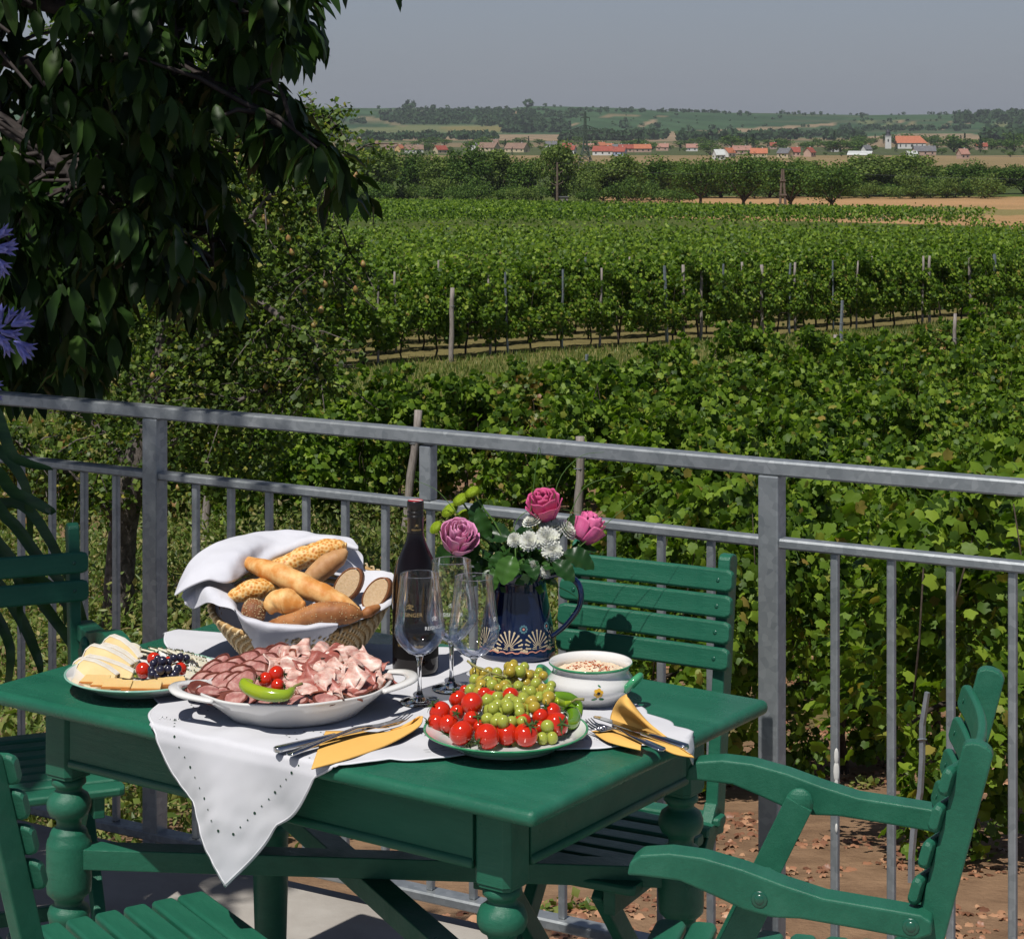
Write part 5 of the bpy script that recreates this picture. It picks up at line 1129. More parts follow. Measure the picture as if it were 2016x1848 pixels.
mb.tube(hp, [.0095-.0035*i/26 for i in range(27)], 12, sq=.7); mb.build('handle', NAVY, jug, smooth=True)
oj = [(p[0], p[1]) for p in jp[4:12]]; azj = math.atan2(-jc.y, -jc.x)
mc = MB(); mp = MB(); mu_ = MB()
for k in range(8):
    az = azj+R(-12)+k*R(45)
    for j in range(11):
        a = R(90)+(j-5)*R(15.5); ln = .034*(1-.035*abs(j-5)**1.5*.9); c0 = ((j-5)*.0011, .001); 
        p0 = Vector((c0[0]+math.cos(a)*.008, c0[1]+math.sin(a)*.008)); p1_ = Vector((math.cos(a)*ln, math.sin(a)*ln)); dr_ = (p1_-p0).normalized(); s_ = Vector((-dr_.y, dr_.x))
        wrap(mc, oj, az, .021, [(p0+s_*.0004)[:], (p0-s_*.0004)[:], (p1_-s_*.0014)[:], (p1_+dr_*.0012-s_*.0022)[:], (p1_+dr_*.0035)[:], (p1_+dr_*.0012+s_*.0022)[:], (p1_+s_*.0014)[:]])
    for q in range(10):     # wavy pink band
        x0 = -.5*R(45)*JR*.97+q*R(45)*JR*.097; x1 = x0+R(45)*JR*.0975; f = lambda x: .0018*math.sin(x/JR/.97*8*3+0)
        wrap(mp, oj, az, .0185, [(x0,f(x0)-.0011),(x1,f(x1)-.0011),(x1,f(x1)+.0011),(x0,f(x0)+.0011)], .0009)
    az2 = az+R(22.5)
    for q in range(9): a = q*.698; wrap(mu_, oj, az2, .060, circ(.0058*math.cos(a), .0058*math.sin(a), .0021, 8))
    wrap(mp, oj, az2, .060, circ(0,0,.0022,8)); wrap(mc, oj, az2, .0215, circ(0,0,.0035,8)); wrap(mc, oj, az2, .0205, circ(-.005,0,.0026,8)); wrap(mc, oj, az2, .0205, circ(.005,0,.0026,8))
mc.build('fan_decoration', CRM, jug, fix=False); mp.build('wavy_band', PNK, jug, fix=False); mu_.build('painted_dots', BLU, jug, fix=False)
def jpt(px, py, dY=0.0): p = atY(px, py, jc.y+dY); return p
STEM = mat('flower_stem', (.06,.14,.02), (.09,.18,.035), 30, .5); BLF = leaf_mat('rose_leaf', [(0,(.012,.045,.012)),(.5,(.03,.09,.018)),(1,(.06,.15,.025))], trans=.25, rough=.35)
def rose_mat(nm, c1, c2):
    m = mat(nm, c1, c2, 40, .55, .1, 200, sss=.15, lo=.3, hi=.7); return m
def rose(px, py, wpx, cols, label, dY, tilt, seed, group=None):
    c = jpt(px, py, dY); r = wpx*c.y/F/2; base = Vector(c)
    t = thing('rose', c, 0, label, 'flower'); rg = random.Random(seed); m = rose_mat('rose_petal', *cols)
    Mr = Euler((R(tilt[0]), R(tilt[1]), rg.uniform(0,6)), 'XYZ').to_matrix().to_4x4(); mb = MB()
    for ring, (k, rr0, h, open_) in enumerate(((4,.18,.95,0),(5,.34,.98,.05),(5,.52,.95,.14),(5,.72,.86,.3),(5,.9,.66,.55))):
        for i in range(k):
            a0 = i*6.283/k+ring*.7+rg.uniform(-.15,.15); wd = 6.283/k*(.8 if ring > 0 else .9); hh = h*rg.uniform(.93,1.05)
            def fn(u, v, a0=a0, wd=wd, rr0=rr0, hh=hh, open_=open_):
                a = a0+(u-.5)*wd*1.35*(1-.25*v*v); prof = math.sin(min(1, .25+v*.9)*math.pi*.55)
                rad = r*(rr0*prof*(1.0)+.06+open_*.32*max(0,v-.65)/.35+.03*math.sin(u*9+a0)); zz = r*(-1.0+1.95*hh*v-.10*(2*u-1)**2*v-open_*.4*max(0,v-.75))
                return (rad*math.cos(a), rad*math.sin(a), zz)
            mb.grid(9, 9, fn, 0, Mr)
    mb.build('petals', m, t, smooth=True, solid=.0006, fix=False)
    mb = MB()
    for i in range(5):
        a = i*1.256; mb.grid(4, 6, lambda u, v: ((r*.35+r*.4*v*.9)*math.cos(a+(u-.5)*.5*(1-v)), (r*.35+r*.4*v*.9)*math.sin(a+(u-.5)*.5*(1-v)), -r*.85+r*.3*v*(1-v)-r*.1*v), 0, Mr)
    foot = Mr @ Vector((0,0,-r*.9)); e = Vector((jc.x, jc.y, ZC+.135))-c+Vector((rg.uniform(-.02,.02), rg.uniform(-.02,.02), 0))
    mb.build('sepals', STEM, t, smooth=True); mb = MB(); mb.tube(bez([foot, foot+Vector(foot).normalized()*.02, (foot+e)/2+Vector((0,0,-.012)), e], 14), .0026, 8); mb.build('stem', STEM, t, smooth=True); return t
rose(904, 1057, 71, ((.82,.34,.54),(.72,.20,.42)), 'large pale pink rose on the left of the bouquet, nearest the bottle', -.05, (35,-22), 1)
rose(1071, 993, 66, ((.75,.09,.28),(.62,.08,.22)), 'deep pink rose at the top of the bouquet against the rail', .0, (28,4), 2)
rose(1160, 1038, 62, ((.72,.09,.27),(.76,.18,.36)), 'deep pink rose on the right of the bouquet above the jug handle', .02, (30,20), 3)
MUM = mat('white_chrysanthemum', (.88,.88,.80), (.84,.85,.66), 90, .7, sss=.2); MUMC = mat('chrysanthemum_heart', (.70,.70,.30), (.6,.62,.2), 90, .7); LIME = mat('lime_chrysanthemum', (.24,.34,.008), (.33,.46,.02), 200, .7)
def mum(px, py, wpx, ndir, dY, label, m=MUM, squash=.5, name='chrysanthemum', group=None, stem=True, kk=1.0):
    c = jpt(px, py, dY); r = wpx*1.13*c.y/F/2; t = thing(name, c, 0, label, 'flower', group); nd = Vector(ndir).normalized(); q = Vector((0,0,1)).rotation_difference(nd).to_matrix().to_4x4(); mb = MB(); rg = random.Random(px)
    for ring in range(7):
        k = int((22,22,20,17,13,9,5)[ring]); f = 1-ring/7.5; el = ring*R(13)
        for i in range(k):
            a = i*6.283/k+ring*.37+rg.uniform(-.06,.06); L_ = r*(f*.98+.05)*rg.uniform(.92,1.05); d = Vector((math.cos(a)*math.cos(el*.8), math.sin(a)*math.cos(el*.8), math.sin(el)*squash*1.6)); sd = Vector((-math.sin(a), math.cos(a), 0)); b0 = Vector((0,0,r*.10*ring*squash)); w_ = r*.085*(1.1 if ring < 3 else .8)*kk
            p1_ = b0+d*L_*.45-Vector((0,0,r*.0)); p2 = b0+d*L_+Vector((0,0,r*.10)); p3 = b0+d*L_*1.03+Vector((0,0,r*.17))
            mb.add([b0[:], (p1_-sd*w_)[:], (p1_+sd*w_)[:], (p2-sd*w_)[:], (p2+sd*w_)[:], p3[:]], [(0,1,2),(1,3,4,2),(3,5,4)], 0, q)
    mb.build('petals', m, t, fix=False, solid=.0003)
    mb = MB(); mb.ell((0,0,r*.3*squash), (r*.22,r*.22,r*.25*squash), 10, 6, M=q); mb.ell((0,0,-r*.05), (r*.35,r*.35,r*.12), 10, 6, M=q); mb.build('flower_heart', MUMC if m is MUM else LIME, t, smooth=True)
    if stem: e = Vector((jc.x+rg.uniform(-.015,.015), jc.y+rg.uniform(-.015,.015), ZC+.14))-c; mb = MB(); mb.tube(bez([-nd*r*.1, -nd*.02+Vector((0,0,-.008)), e*.5+Vector((0,0,-.01)), e], 12), .0018, 6); mb.build('stem', STEM, t, smooth=True)
    return t
mum(1077,1061,44,(-.05,-1,.45),-.03,'largest white chrysanthemum in the centre of the bouquet')
mum(1085,1040,46,(.05,-.5,1),.0,'white chrysanthemum just above the largest one')
mum(1049,1028,36,(-.35,-.3,1),-.01,'upper left white chrysanthemum seen nearly from the side')
mum(1042,1066,36,(-.2,-1,.5),-.035,'white chrysanthemum with yellow heart, left of the largest one')
mum(1013,1063,27,(-.5,-1,.4),-.02,'smallest white chrysanthemum at the left of the white group')
mum(1087,1084,37,(.15,-1,.35),-.04,'lowest white chrysanthemum with greenish heart')
mum(1113,1044,40,(.8,-.35,.7),.0,'right white chrysanthemum turned to the side')
mum(1073,1126,22,(.2,-1,.5),-.05,'small half closed cream flower low over the jug rim',squash=.9); mum(1051,1113,18,(-.2,-1,.6),-.05,'tiny beige bud beside the low cream flower',squash=1.2)
for i, (px, py, w_, nd, lab) in enumerate([(930,968,34,(-.5,-.2,.95),'topmost lime green button flower'),(907,983,36,(-.55,-.25,.9),'second lime green button flower from the top'),(886,1004,38,(-.6,-.3,.85),'third lime green button flower, lower left in the chain'),(858,1038,30,(-.7,-.4,.7),'lowest lime green button flower beside the pale rose'),(913,1015,36,(-.45,-.35,.9),'lime green button flower right above the pale rose')]):
    c = jpt(px, py, .01+.01*i); r = w_*c.y/F/2; t = thing('button_flower', c, 0, lab, 'flower'); nd = Vector(nd).normalized(); q = Vector((0,0,1)).rotation_difference(nd).to_matrix().to_4x4()
    mb = MB(); mb.ell((0,0,0), (r*.9,r*.9,r*.42), 18, 10, M=q)
    for k in range(420):
        zz_ = 1-2*(k+.5)/420; a = k*2.39996; rr9 = math.sqrt(1-zz_*zz_); p = Vector((rr9*math.cos(a)*r*.9, rr9*math.sin(a)*r*.9, zz_*r*.42)); n_ = Vector((p.x, p.y, p.z*3)).normalized(); s_ = n_.cross(Vector((.3,.2,.9))).normalized()*r*.05; s2 = n_.cross(s_.normalized())*r*.05
        mb.add([(p-s_)[:], (p+s_)[:], (p+s2)[:], (p+n_*r*.13)[:]], [(0,1,3),(1,2,3),(2,0,3)], 0, q)
    mb.build('petals', LIME, t, fix=False); e = Vector((jc.x, jc.y, ZC+.14))-c; mb = MB(); mb.tube(bez([-nd*r*.3, -nd*.02+Vector((.01,0,-.012)), e*.45+Vector((.012,0,0)), e], 12), .0019, 6); mb.build('stem', STEM, t, smooth=True)
# bouquet greenery: one thing with its leaves
fol = thing('bouquet_greenery', (jc.x, jc.y, ZC+.14), 0, 'serrated dark green leaves and thin grass blades between the flowers in the jug', 'foliage'); fc = Vector((jc.x, jc.y, ZC+.14))
def serr(u, v): return 0
def big_leaf(px, py, dY, L_, wd, yd, nd, v):
    yv = Vector(yd).normalized(); xv = yv.cross(Vector(nd)).normalized(); zv = xv.cross(yv); base = jpt(px, py, dY)-fc; mb = MB(); n_ = 15
    def fn(u, t):
        i = round(t*(n_-1)); w_ = wd*math.sin(math.pi*min(1, t*.93+.04))**.8*(1+.10*(i % 2)*(1 if abs(u-.5) > .4 else 0)); x = (u-.5)*2*w_
        return (base+yv*(t*L_)+xv*x+zv*(abs(x)*.35-L_*.28*t*t+.002*math.sin(t*22)*abs(u-.5)*2))[:]
    mb.grid(7, n_, fn); o = mb.build('leaf', BLF, fol, smooth=True, fix=False); a = o.data.attributes.new('v','FLOAT','FACE'); a.data.foreach_set('value', [v]*len(o.data.polygons))
for q in [(1010,1095,-.07,.052,.021,(-.35,-.5,-.7),(-.1,-.8,.6),.95),(985,1085,-.05,.05,.017,(-.2,-.3,-.9),(-.4,-.9,.2),.55),(945,1075,-.03,.055,.02,(-.9,-.2,-.45),(-.2,-.9,.5),.4),(1110,1090,-.02,.06,.022,(.95,-.2,-.25),(.2,-.7,.8),.1),(1125,1085,.0,.05,.018,(.8,.2,.15),(0,-.5,1),.25),
      (965,1060,.0,.06,.016,(-.4,-.1,.8),(-.4,-.9,.2),.5),(1040,1100,-.05,.04,.014,(.3,-.6,-.6),(.1,-.9,.4),.3),(930,1030,.01,.045,.013,(.3,0,1),(-.2,-1,.2),.2),(1005,1060,.0,.06,.02,(-.8,.1,.3),(0,-.8,.6),.15),(1000,1110,-.06,.045,.016,(-.6,-.4,-.5),(-.3,-.8,.5),.7),(1090,1105,-.05,.05,.017,(.6,-.4,-.4),(.2,-.8,.5),.2),(900,1080,-.01,.05,.02,(-.7,.1,-.4),(-.1,-.9,.4),.3),(975,1120,-.065,.04,.012,(-.2,-.5,-.9),(-.3,-.9,.1),.8),(1060,1095,.0,.06,.02,(0,.2,-.5),(0,-1,.2),.1),(1030,1080,.02,.05,.018,(.1,.3,.6),(0,-1,.3),.05),(1120,1060,.01,.045,.015,(.2,0,.8),(.1,-1,.2),.2),(950,1100,-.02,.05,.018,(.2,-.3,-.8),(-.3,-1,.2),.25)]: big_leaf(*q)
mb = MB()
for k in range(60): a = rnd.uniform(0,6.28); r = rnd.uniform(0,.055); base = Vector((math.cos(a)*.02, math.sin(a)*.02, -.02)); e = Vector((math.cos(a)*r, math.sin(a)*r*.8, rnd.uniform(.015,.075))); mb.tube([base, (base+e)/2+Vector((0,0,.01)), e], .0014, 5)
mb.build('small_stems', STEM, fol, smooth=True)
P = rng.normal(0,1,(420,3))*[.032,.026,.016]+[0,0,.024]; n = len(P); cloud('small_leaves', QUAD_T, QUAD_F, P, frames(rng.normal(0,1,(n,3)), rng.normal(0,.6,(n,3))+[0,-.7,.5]), rng.uniform(.012,.03,n), BLF, fol)
mb = MB()
for pts in [[(1035,1100),(1050,960),(1062,880),(1068,950)],[(1100,1110),(1160,1060),(1230,1000),(1300,950)],[(1000,1100),(1020,1020),(1075,1000),(1150,1010)],[(1045,1115),(1048,1060),(1054,1000)],[(1080,1100),(1095,960),(1140,900),(1190,890)],[(1110,1050),(1150,960),(1230,935)],[(960,1080),(900,1010),(860,965),(815,945)],[(985,1110),(1110,1160),(1145,1185)]]:
    mb.tube(bez([jpt(a, b_, -.01+.01*i)-fc for i, (a, b_) in enumerate(pts)], 14), [.0011-.0008*i/14 for i in range(15)], 5)
mb.build('grass_blades', STEM, fol, smooth=True)
# ================================================================== TEXT
def text2d(s, size, font_shear=0.0):
    cu = bpy.data.curves.new('txt', 'FONT'); cu.body = s; cu.size = size; cu.align_x = 'CENTER'; cu.shear = font_shear; cu.resolution_u = 3
    o = bpy.data.objects.new('txt', cu); sc.collection.objects.link(o); dg = bpy.context.evaluated_depsgraph_get(); me = o.evaluated_get(dg).to_mesh()
    vs = [(v.co.x, v.co.y) for v in me.vertices]; fs = [tuple(p.vertices) for p in me.polygons]
    o.evaluated_get(dg).to_mesh_clear(); bpy.data.objects.remove(o); bpy.data.curves.remove(cu); return vs, fs
def wrap_text(s, size, prof, az, z0, mat_, parent, name='lettering', h=.0004, shear=0.0):
    vs, fs = text2d(s, size, shear); mb = MB(); out = []
    for x, y in vs: z = z0+y; r = on_lathe(prof, z)+h; t = az+x/r; out.append((r*math.cos(t), r*math.sin(t), z))
    mb.add(out, fs); return mb.build(name, mat_, parent, fix=False)
# ================================================================== WINE BOTTLE
bo = at(818, 1340, ZT); bo.z = ZC; bo.y += .040; bo.x = (818-CX)*bo.y/F; BR = .0415; BH = EYE-(985-HY)*bo.y/F-ZC; print('bottle height', BH)
bottle = thing('wine_bottle', bo, 0, 'dark wine bottle with black label, gold lettering and red white cap behind the glasses', 'bottle')
GLB = mat('dark_bottle_glass', (.006,.003,.002), rough=.03, coat=.0, spec=.5)
kb = BH/.318; bp_ = [(0,.004),(BR*.7,.004),(BR*.86,0),(BR*.98,.004),(BR,.010),(BR,.150*kb),(BR*.985,.168*kb),(BR*.92,.188*kb),(BR*.78,.208*kb),(BR*.60,.226*kb),(BR*.44,.242*kb),(BR*.36,.256*kb),(.0138,.268*kb),(.0133,.300*kb),(0,.300*kb)]
mb = MB(); mb.lathe(bp_, 48); mb.build('glass', GLB, bottle, smooth=True)
CAPM = mat('black_cap_metal', (.012,.010,.010), rough=.3, coat=.3); mb = MB()
cpz = .254*kb; cpp = [(.0146,cpz),(.0146,BH-.032),(.0150,BH-.031),(.0150,BH-.026),(.0143,BH-.0255),(.0143,BH-.023),(.0150,BH-.0225),(.0150,BH-.019),(.0143,BH-.0185),(.0143,BH-.016),(.0150,BH-.0155),(.0150,BH-.003),(.0146,BH-.0008)]
mb.lathe(cpp, 40); mb.lathe([(.0146,BH-.0008),(.0140,BH),(0,BH)], 40); cap = mb.build('screw_cap', CAPM, bottle, smooth=True, bevel=.0003)
REDM = mat('red_cap_disc', (.55,.015,.02), rough=.4); WHM = mat('white_stripe', (.8,.8,.78), rough=.4)
mb = MB(); mb.v = [(.0138*math.cos(t), .0138*math.sin(t), BH+.0004) for t in [2*math.pi*i/32 for i in range(32)]]; mb.f = [tuple(range(32))]; mb.m = [0]; mb.build('cap_disc', REDM, cap, fix=False)
mb = MB(); M = Matrix.Rotation(R(60),4,'Z'); mb.add([(-.0032,-.0133,BH+.0008),(.0032,-.0133,BH+.0008),(.0032,.0133,BH+.0008),(-.0032,.0133,BH+.0008)], [(0,1,2,3)], 0, M); mb.build('cap_stripe', WHM, cap, fix=False)
LBL = mat('black_paper_label', (.006,.005,.005), rough=.5, spec=.15); GOLD = mat('gold_print', (.48,.34,.14), (.40,.27,.10), 60, .45, spec=.6)
azq = math.atan2(-bo.y, -bo.x); mb = MB(); nn = 40; a0, a1 = azq-R(70), azq+R(78); z0, z1 = .030, .128
mb.grid(nn, 2, lambda u, v: ((BR+.0004)*math.cos(a0+(a1-a0)*u), (BR+.0004)*math.sin(a0+(a1-a0)*u), z0+(z1-z0)*v) if False else ((BR+.0004)*math.cos(a0+(a1-a0)*u), (BR+.0004)*math.sin(a0+(a1-a0)*u), z0+(z1-z0)*v)); lb = mb.build('label', LBL, bottle, smooth=True, fix=False)
cylp = [(BR+.0004,0),(BR+.0004,.3)]; azl = azq+R(-14)
wrap_text('REISINGER', .0098, cylp, azl, .107, GOLD, lb); wrap_text('Weißburgunder', .0078, cylp, azl, .052, GOLD, lb); wrap_text('K', .012, cylp, azl-R(30), .090, GOLD, lb)
neck = [(.0146,0),(.0146,.4)]; wrap_text('REISINGER', .0040, neck, azq+R(8), cpz+.010, GOLD, cap)
def emblem(prof, az, z, s, m_, par):
    mb = MB(); loops = [[(-1,0),(-.6,.5),(0,.2),(.5,.55),(1,.3),(.6,0),(.1,-.1),(.5,-.6),(1.1,-.7)],[(-.2,-.6),(0,0),(.2,.5),(-.1,.8),(-.4,.5)],[(-1,-.7),(-.5,-.2),(.1,-.1)]]
    for L_ in loops:
        p2 = bez([Vector((a*s, b*s, 0)) for a, b in L_], 16); out = []
        for p in p2: zz = z+p.y; r = on_lathe(prof, zz)+.0005; t = az+p.x/r; out.append((r*math.cos(t), r*math.sin(t), zz))
        mb.tube(out, s*.07, 5)
    mb.build('emblem', m_, par, fix=False)
emblem(cylp, azl, .124, .0065, GOLD, lb); emblem(neck, azq+R(8), cpz+.019, .0030, GOLD, cap)
# ================================================================== WINE GLASSES
def glass_mat(nm, a=.035, b=.95):
    m = bpy.data.materials.new(nm); m.use_nodes = True; nt = m.node_tree; nt.nodes.clear(); o = nt.nodes.new('ShaderNodeOutputMaterial')
    tr = nt.nodes.new('ShaderNodeBsdfTransparent'); tr.inputs[0].default_value = (.985,.99,.99,1); gl = nt.nodes.new('ShaderNodeBsdfGlossy'); gl.inputs['Roughness'].default_value = .045; gl.inputs[0].default_value = (.95,.97,1,1)
    fr_ = nt.nodes.new('ShaderNodeFresnel'); fr_.inputs[0].default_value = 1.5; mx = nt.nodes.new('ShaderNodeMixShader'); ml_ = N(nt, 'ShaderNodeMath', operation='MULTIPLY'); nt.links.new(fr_.outputs[0], ml_.inputs[0]); ml_.inputs[1].default_value = .8; nt.links.new(ml_.outputs[0], mx.inputs[0]); nt.links.new(tr.outputs[0], mx.inputs[1]); nt.links.new(gl.outputs[0], mx.inputs[2]); nt.links.new(mx.outputs[0], o.inputs[0]); return m
GLS = glass_mat('clear_thin_glass')
GSOL, nt_, b_s = base_mat('clear_solid_glass'); b_s.inputs['Transmission Weight'].default_value = 1; b_s.inputs['Roughness'].default_value = 0; b_s.inputs['IOR'].default_value = 1.5; b_s.inputs['Base Color'].default_value = (.98,.99,1,1)
ETCH = mat('etched_lettering', (.86,.88,.9), rough=.8)
def wineglass(px, pyb, label, txt_az, scale=1.0):
    c = at(px, pyb, ZT+.005); c.z = ZC; t = thing('wine_glass', c, 0, label, 'wine glass', None); s = scale*c.y/3.6*.965
    out = [(.003,.082),(.010,.083),(.022,.089),(.034,.101),(.0430,.114),(.0455,.122),(.0448,.134),(.0420,.158),(.0385,.188),(.0352,.216),(.0342,.226)]
    mb = MB(); mb.lathe([(r*s, z*s) for r, z in out], 56); bowl = mb.build('bowl', GLS, t, smooth=True, fix=False)
    mb = MB(); mb.tube([(.0342*s*math.cos(a), .0342*s*math.sin(a), .226*s) for a in [2*math.pi*i/48 for i in range(49)]], .0006, 6, caps=False); mb.build('rim', GSOL, bowl, smooth=True)
    st2 = [(0,.083),(.0085,.084),(.0060,.078),(.0045,.072),(.0036,.060),(.0034,.035),(.0042,.020),(.008,.0085),(.016,.0042),(.028,.0024),(.0345,.0016),(.0350,.0008),(.0345,.0),(0,.0)]
    mb = MB(); mb.lathe([(r*s, z*s) for r, z in st2], 48); mb.build('stem_and_foot', GSOL, t, smooth=True)
    pf = [(r*s, z*s) for r, z in out]; az = math.atan2(-c.y, -c.x)+R(txt_az)
    if txt_az > -900: wrap_text('REISINGER', .0088*s, pf, az, .137*s, ETCH, bowl, h=.0007); emblem(pf, az, .155*s, .0052*s, ETCH, bowl)
    return t
wineglass(826, 1383, 'front left wine glass standing before the bottle', 38)
wineglass(933, 1386, 'right wine glass whose foot is hidden behind the grapes', 62, .99)
wineglass(889, 1356, 'rear wine glass standing between bottle and jug', 0, 1.0)
# ================================================================== BREAD BASKET
kc = Vector(((592-CX)*4.08*KY/F, 4.08*KY, ZC)); KR = .163; KH = .098
basket = thing('bread_basket', kc, 0, 'round woven straw basket lined with a white cloth behind the platter', 'basket')
STRAW = mat('golden_straw', (.56,.36,.15), (.36,.20,.07), 60, .7, .8, 120, stretch=(1,1,4)); STRAP = mat('pale_straw_binding', (.80,.64,.40), (.66,.48,.25), 60, .65)
def bask(r, z, t): # tilt of the rim to the back
    return (r*math.cos(t), r*math.sin(t), z+.20*r*math.sin(t)*(z/KH)+.03*r*math.cos(t)*(z/KH))
mb = MB(); ms_ = MB(); nr = 13
for i in range(nr):
    f = i/(nr-1); z = .006+KH*f; r = .098+(KR-.098)*f**.8; k = 96
    mb.tube([Vector(bask(r+.0006*math.sin(j*2.1+i), z, 2*math.pi*j/k)) for j in range(k+1)], .0051, 8, caps=False, up0=(0,0,1))
    kk = 54
    for j in range(kk):
        t0 = 2*math.pi*(j+.5*(i % 2))/kk; tw = .026
        pts = [Vector(bask(r+.0052, z-.0052, t0)), Vector(bask(r+.0066, z, t0+tw*.5)), Vector(bask(r+.0052, z+.0052, t0+tw)), Vector(bask(r, z+.0064, t0+tw*1.3))]
        ms_.tube(pts, [.0019,.0027,.0027,.0017], 5, caps=False)
mb.lathe([(.098,.004),(0,.004)], 48); mb.build('coils', STRAW, basket, smooth=True); ms_.build('binding', STRAP, basket, smooth=True)
CRC = 4.096
def bp3(cx_, cy_3, Y): return atY(344.5+cx_/CRC, 1009+cy_3/CRC, Y)
def cgrid(rows):   # smooth surface through rows of control points
    rows = [[Vector(p) for p in r_] for r_ in rows]
    def cr(ps, t):
        f_ = t*(len(ps)-1); j = min(int(f_), len(ps)-2); t = f_-j; p0, p1, p2, p3 = ps[max(j-1,0)], ps[j], ps[j+1], ps[min(j+2,len(ps)-1)]
        return .5*((2*p1)+(-p0+p2)*t+(2*p0-5*p1+4*p2-p3)*t*t+(-p0+3*p1-3*p2+p3)*t**3)
    return lambda u, v: cr([cr(r_, u) for r_ in rows], v)
nap = thing('basket_napkin', kc, 0, 'white cloth napkin folded over the rolls in the bread basket', 'napkin')
NAPW = mat('white_napkin_cotton', (.80,.80,.85), (.75,.75,.81), 8, .85, .35, 60, bdist=.003); cloth_fix(NAPW)
def sheet(rows, name='fold', nu=60, nv=26, wob=.0012):
    fn = cgrid(rows); mb = MB()
    def g(u, v): p = fn(u, v)-kc; w_ = wob*noise.noise(p*38)*2; return (p+Vector((w_, -w_, w_)))[:]
    mb.grid(nu, nv, g); return mb.build(name, NAPW, nap, smooth=True, solid=.0012)
Y0 = kc.y
sheet([[bp3(a,b,y) for a,b,y in [(2,650,Y0-.06),(120,400,Y0-.0),(300,262,Y0+.04),(550,182,Y0+.10),(860,142,Y0+.13),(1180,174,Y0+.13),(1400,206,Y0+.11),(1476,270,Y0+.08)]],
       [bp3(a,b,y) for a,b,y in [(0,658,Y0-.08),(125,490,Y0-.06),(300,390,Y0-.04),(520,320,Y0-.02),(770,262,Y0+.07),(1050,210,Y0+.09),(1300,212,Y0+.09),(1478,285,Y0+.07)]],
       [bp3(a,b,y) for a,b,y in [(0,664,Y0-.085),(120,590,Y0-.09),(270,535,Y0-.085),(450,548,Y0-.075),(620,452,Y0-.01),(850,362,Y0+.06),(1150,240,Y0+.09),(1474,298,Y0+.07)]],
       [bp3(a,b,y) for a,b,y in [(4,664,Y0-.08),(130,580,Y0-.07),(290,520,Y0-.06),(450,530,Y0-.05),(620,438,Y0+.01),(850,352,Y0+.08),(1150,236,Y0+.10),(1460,300,Y0+.08)]]], nu=80, nv=40)
sheet([[bp3(a,b,y) for a,b,y in [(60,640,Y0-.02),(150,570,Y0-.01),(260,530,Y0-.0),(380,540,Y0-.0),(480,590,Y0+.01),(560,640,Y0+.01)]],
       [bp3(a,b,y) for a,b,y in [(70,700,Y0-.07),(160,640,Y0-.06),(250,600,Y0-.08),(360,640,Y0-.085),(440,690,Y0-.09),(500,760,Y0-.09)]],
       [bp3(a,b,y) for a,b,y in [(75,745,Y0-.08),(150,772,Y0-.07),(260,732,Y0-.10),(370,750,Y0-.12),(460,775,Y0-.13),(505,815,Y0-.14)]]], wob=.002)
sheet([[bp3(a,b,y) for a,b,y in [(470,760,Y0-.11),(560,835,Y0-.11),(700,880,Y0-.115),(860,900,Y0-.12),(1030,905,Y0-.12),(1180,890,Y0-.12),(1300,890,Y0-.12)]],
       [bp3(a,b,y) for a,b,y in [(490,790,Y0-.16),(560,850,Y0-.168),(700,893,Y0-.176),(860,918,Y0-.178),(1030,925,Y0-.178),(1180,900,Y0-.172),(1308,905,Y0-.165)]],
       [bp3(a,b,y) for a,b,y in [(520,860,Y0-.15),(590,960,Y0-.155),(700,1030,Y0-.165),(840,1050,Y0-.165),(980,1020,Y0-.165),(1110,1000,Y0-.165),(1300,935,Y0-.160)]],
       [bp3(a,b,y) for a,b,y in [(560,945,Y0-.135),(630,1060,Y0-.135),(700,1140,Y0-.14),(860,1132,Y0-.142),(1000,1085,Y0-.145),(1180,1050,Y0-.148),(1285,945,Y0-.155)]]])
sheet([[bp3(a,b,y) for a,b,y in [(1360,250,Y0+.10),(1440,290,Y0+.12),(1515,345,Y0+.12),(1520,450,Y0+.10),(1620,470,Y0+.09),(1720,478,Y0+.06),(1770,520,Y0+.02),(1750,640,Y0-.02),(1742,745,Y0-.05)]],
       [bp3(a,b,y) for a,b,y in [(1300,330,Y0+.09),(1380,400,Y0+.09),(1440,450,Y0+.09),(1480,520,Y0+.07),(1580,560,Y0+.05),(1640,600,Y0+.03),(1680,660,Y0-.0),(1690,720,Y0-.04),(1620,815,Y0-.10)]],
       [bp3(a,b,y) for a,b,y in [(1240,460,Y0+.05),(1300,520,Y0+.05),(1350,560,Y0+.04),(1400,640,Y0+.02),(1450,700,Y0-.0),(1490,760,Y0-.03),(1510,800,Y0-.05),(1510,830,Y0-.08),(1500,862,Y0-.12)]]])
mb = MB(); mb.lathe([(0,.022),(.09,.024),(.125,.05),(.148,.082),(.156,.097)], 48); 
mb.v = [(v[0], v[1], v[2]+.20*v[1]*(v[2]/KH)) for v in mb.v]; mb.build('lining', NAPW, nap, smooth=True, solid=.001)
def crust(nm, c1, c2, sc1=30, **k): return mat(nm, c1, c2, sc1, .55, .5, 70, sss=.08, spec=.35, lo=.38, hi=.62, **k)
GOLDC = crust('golden_crust', (.86,.54,.22), (.66,.26,.055)); TIGER, nt_t, b_t = base_mat('tiger_crust')
vv_ = N(nt_t, 'ShaderNodeTexVoronoi', Scale=170.0); tc_ = nt_t.nodes.new('ShaderNodeTexCoord'); nt_t.links.new(tc_.outputs['Object'], vv_.inputs['Vector'])
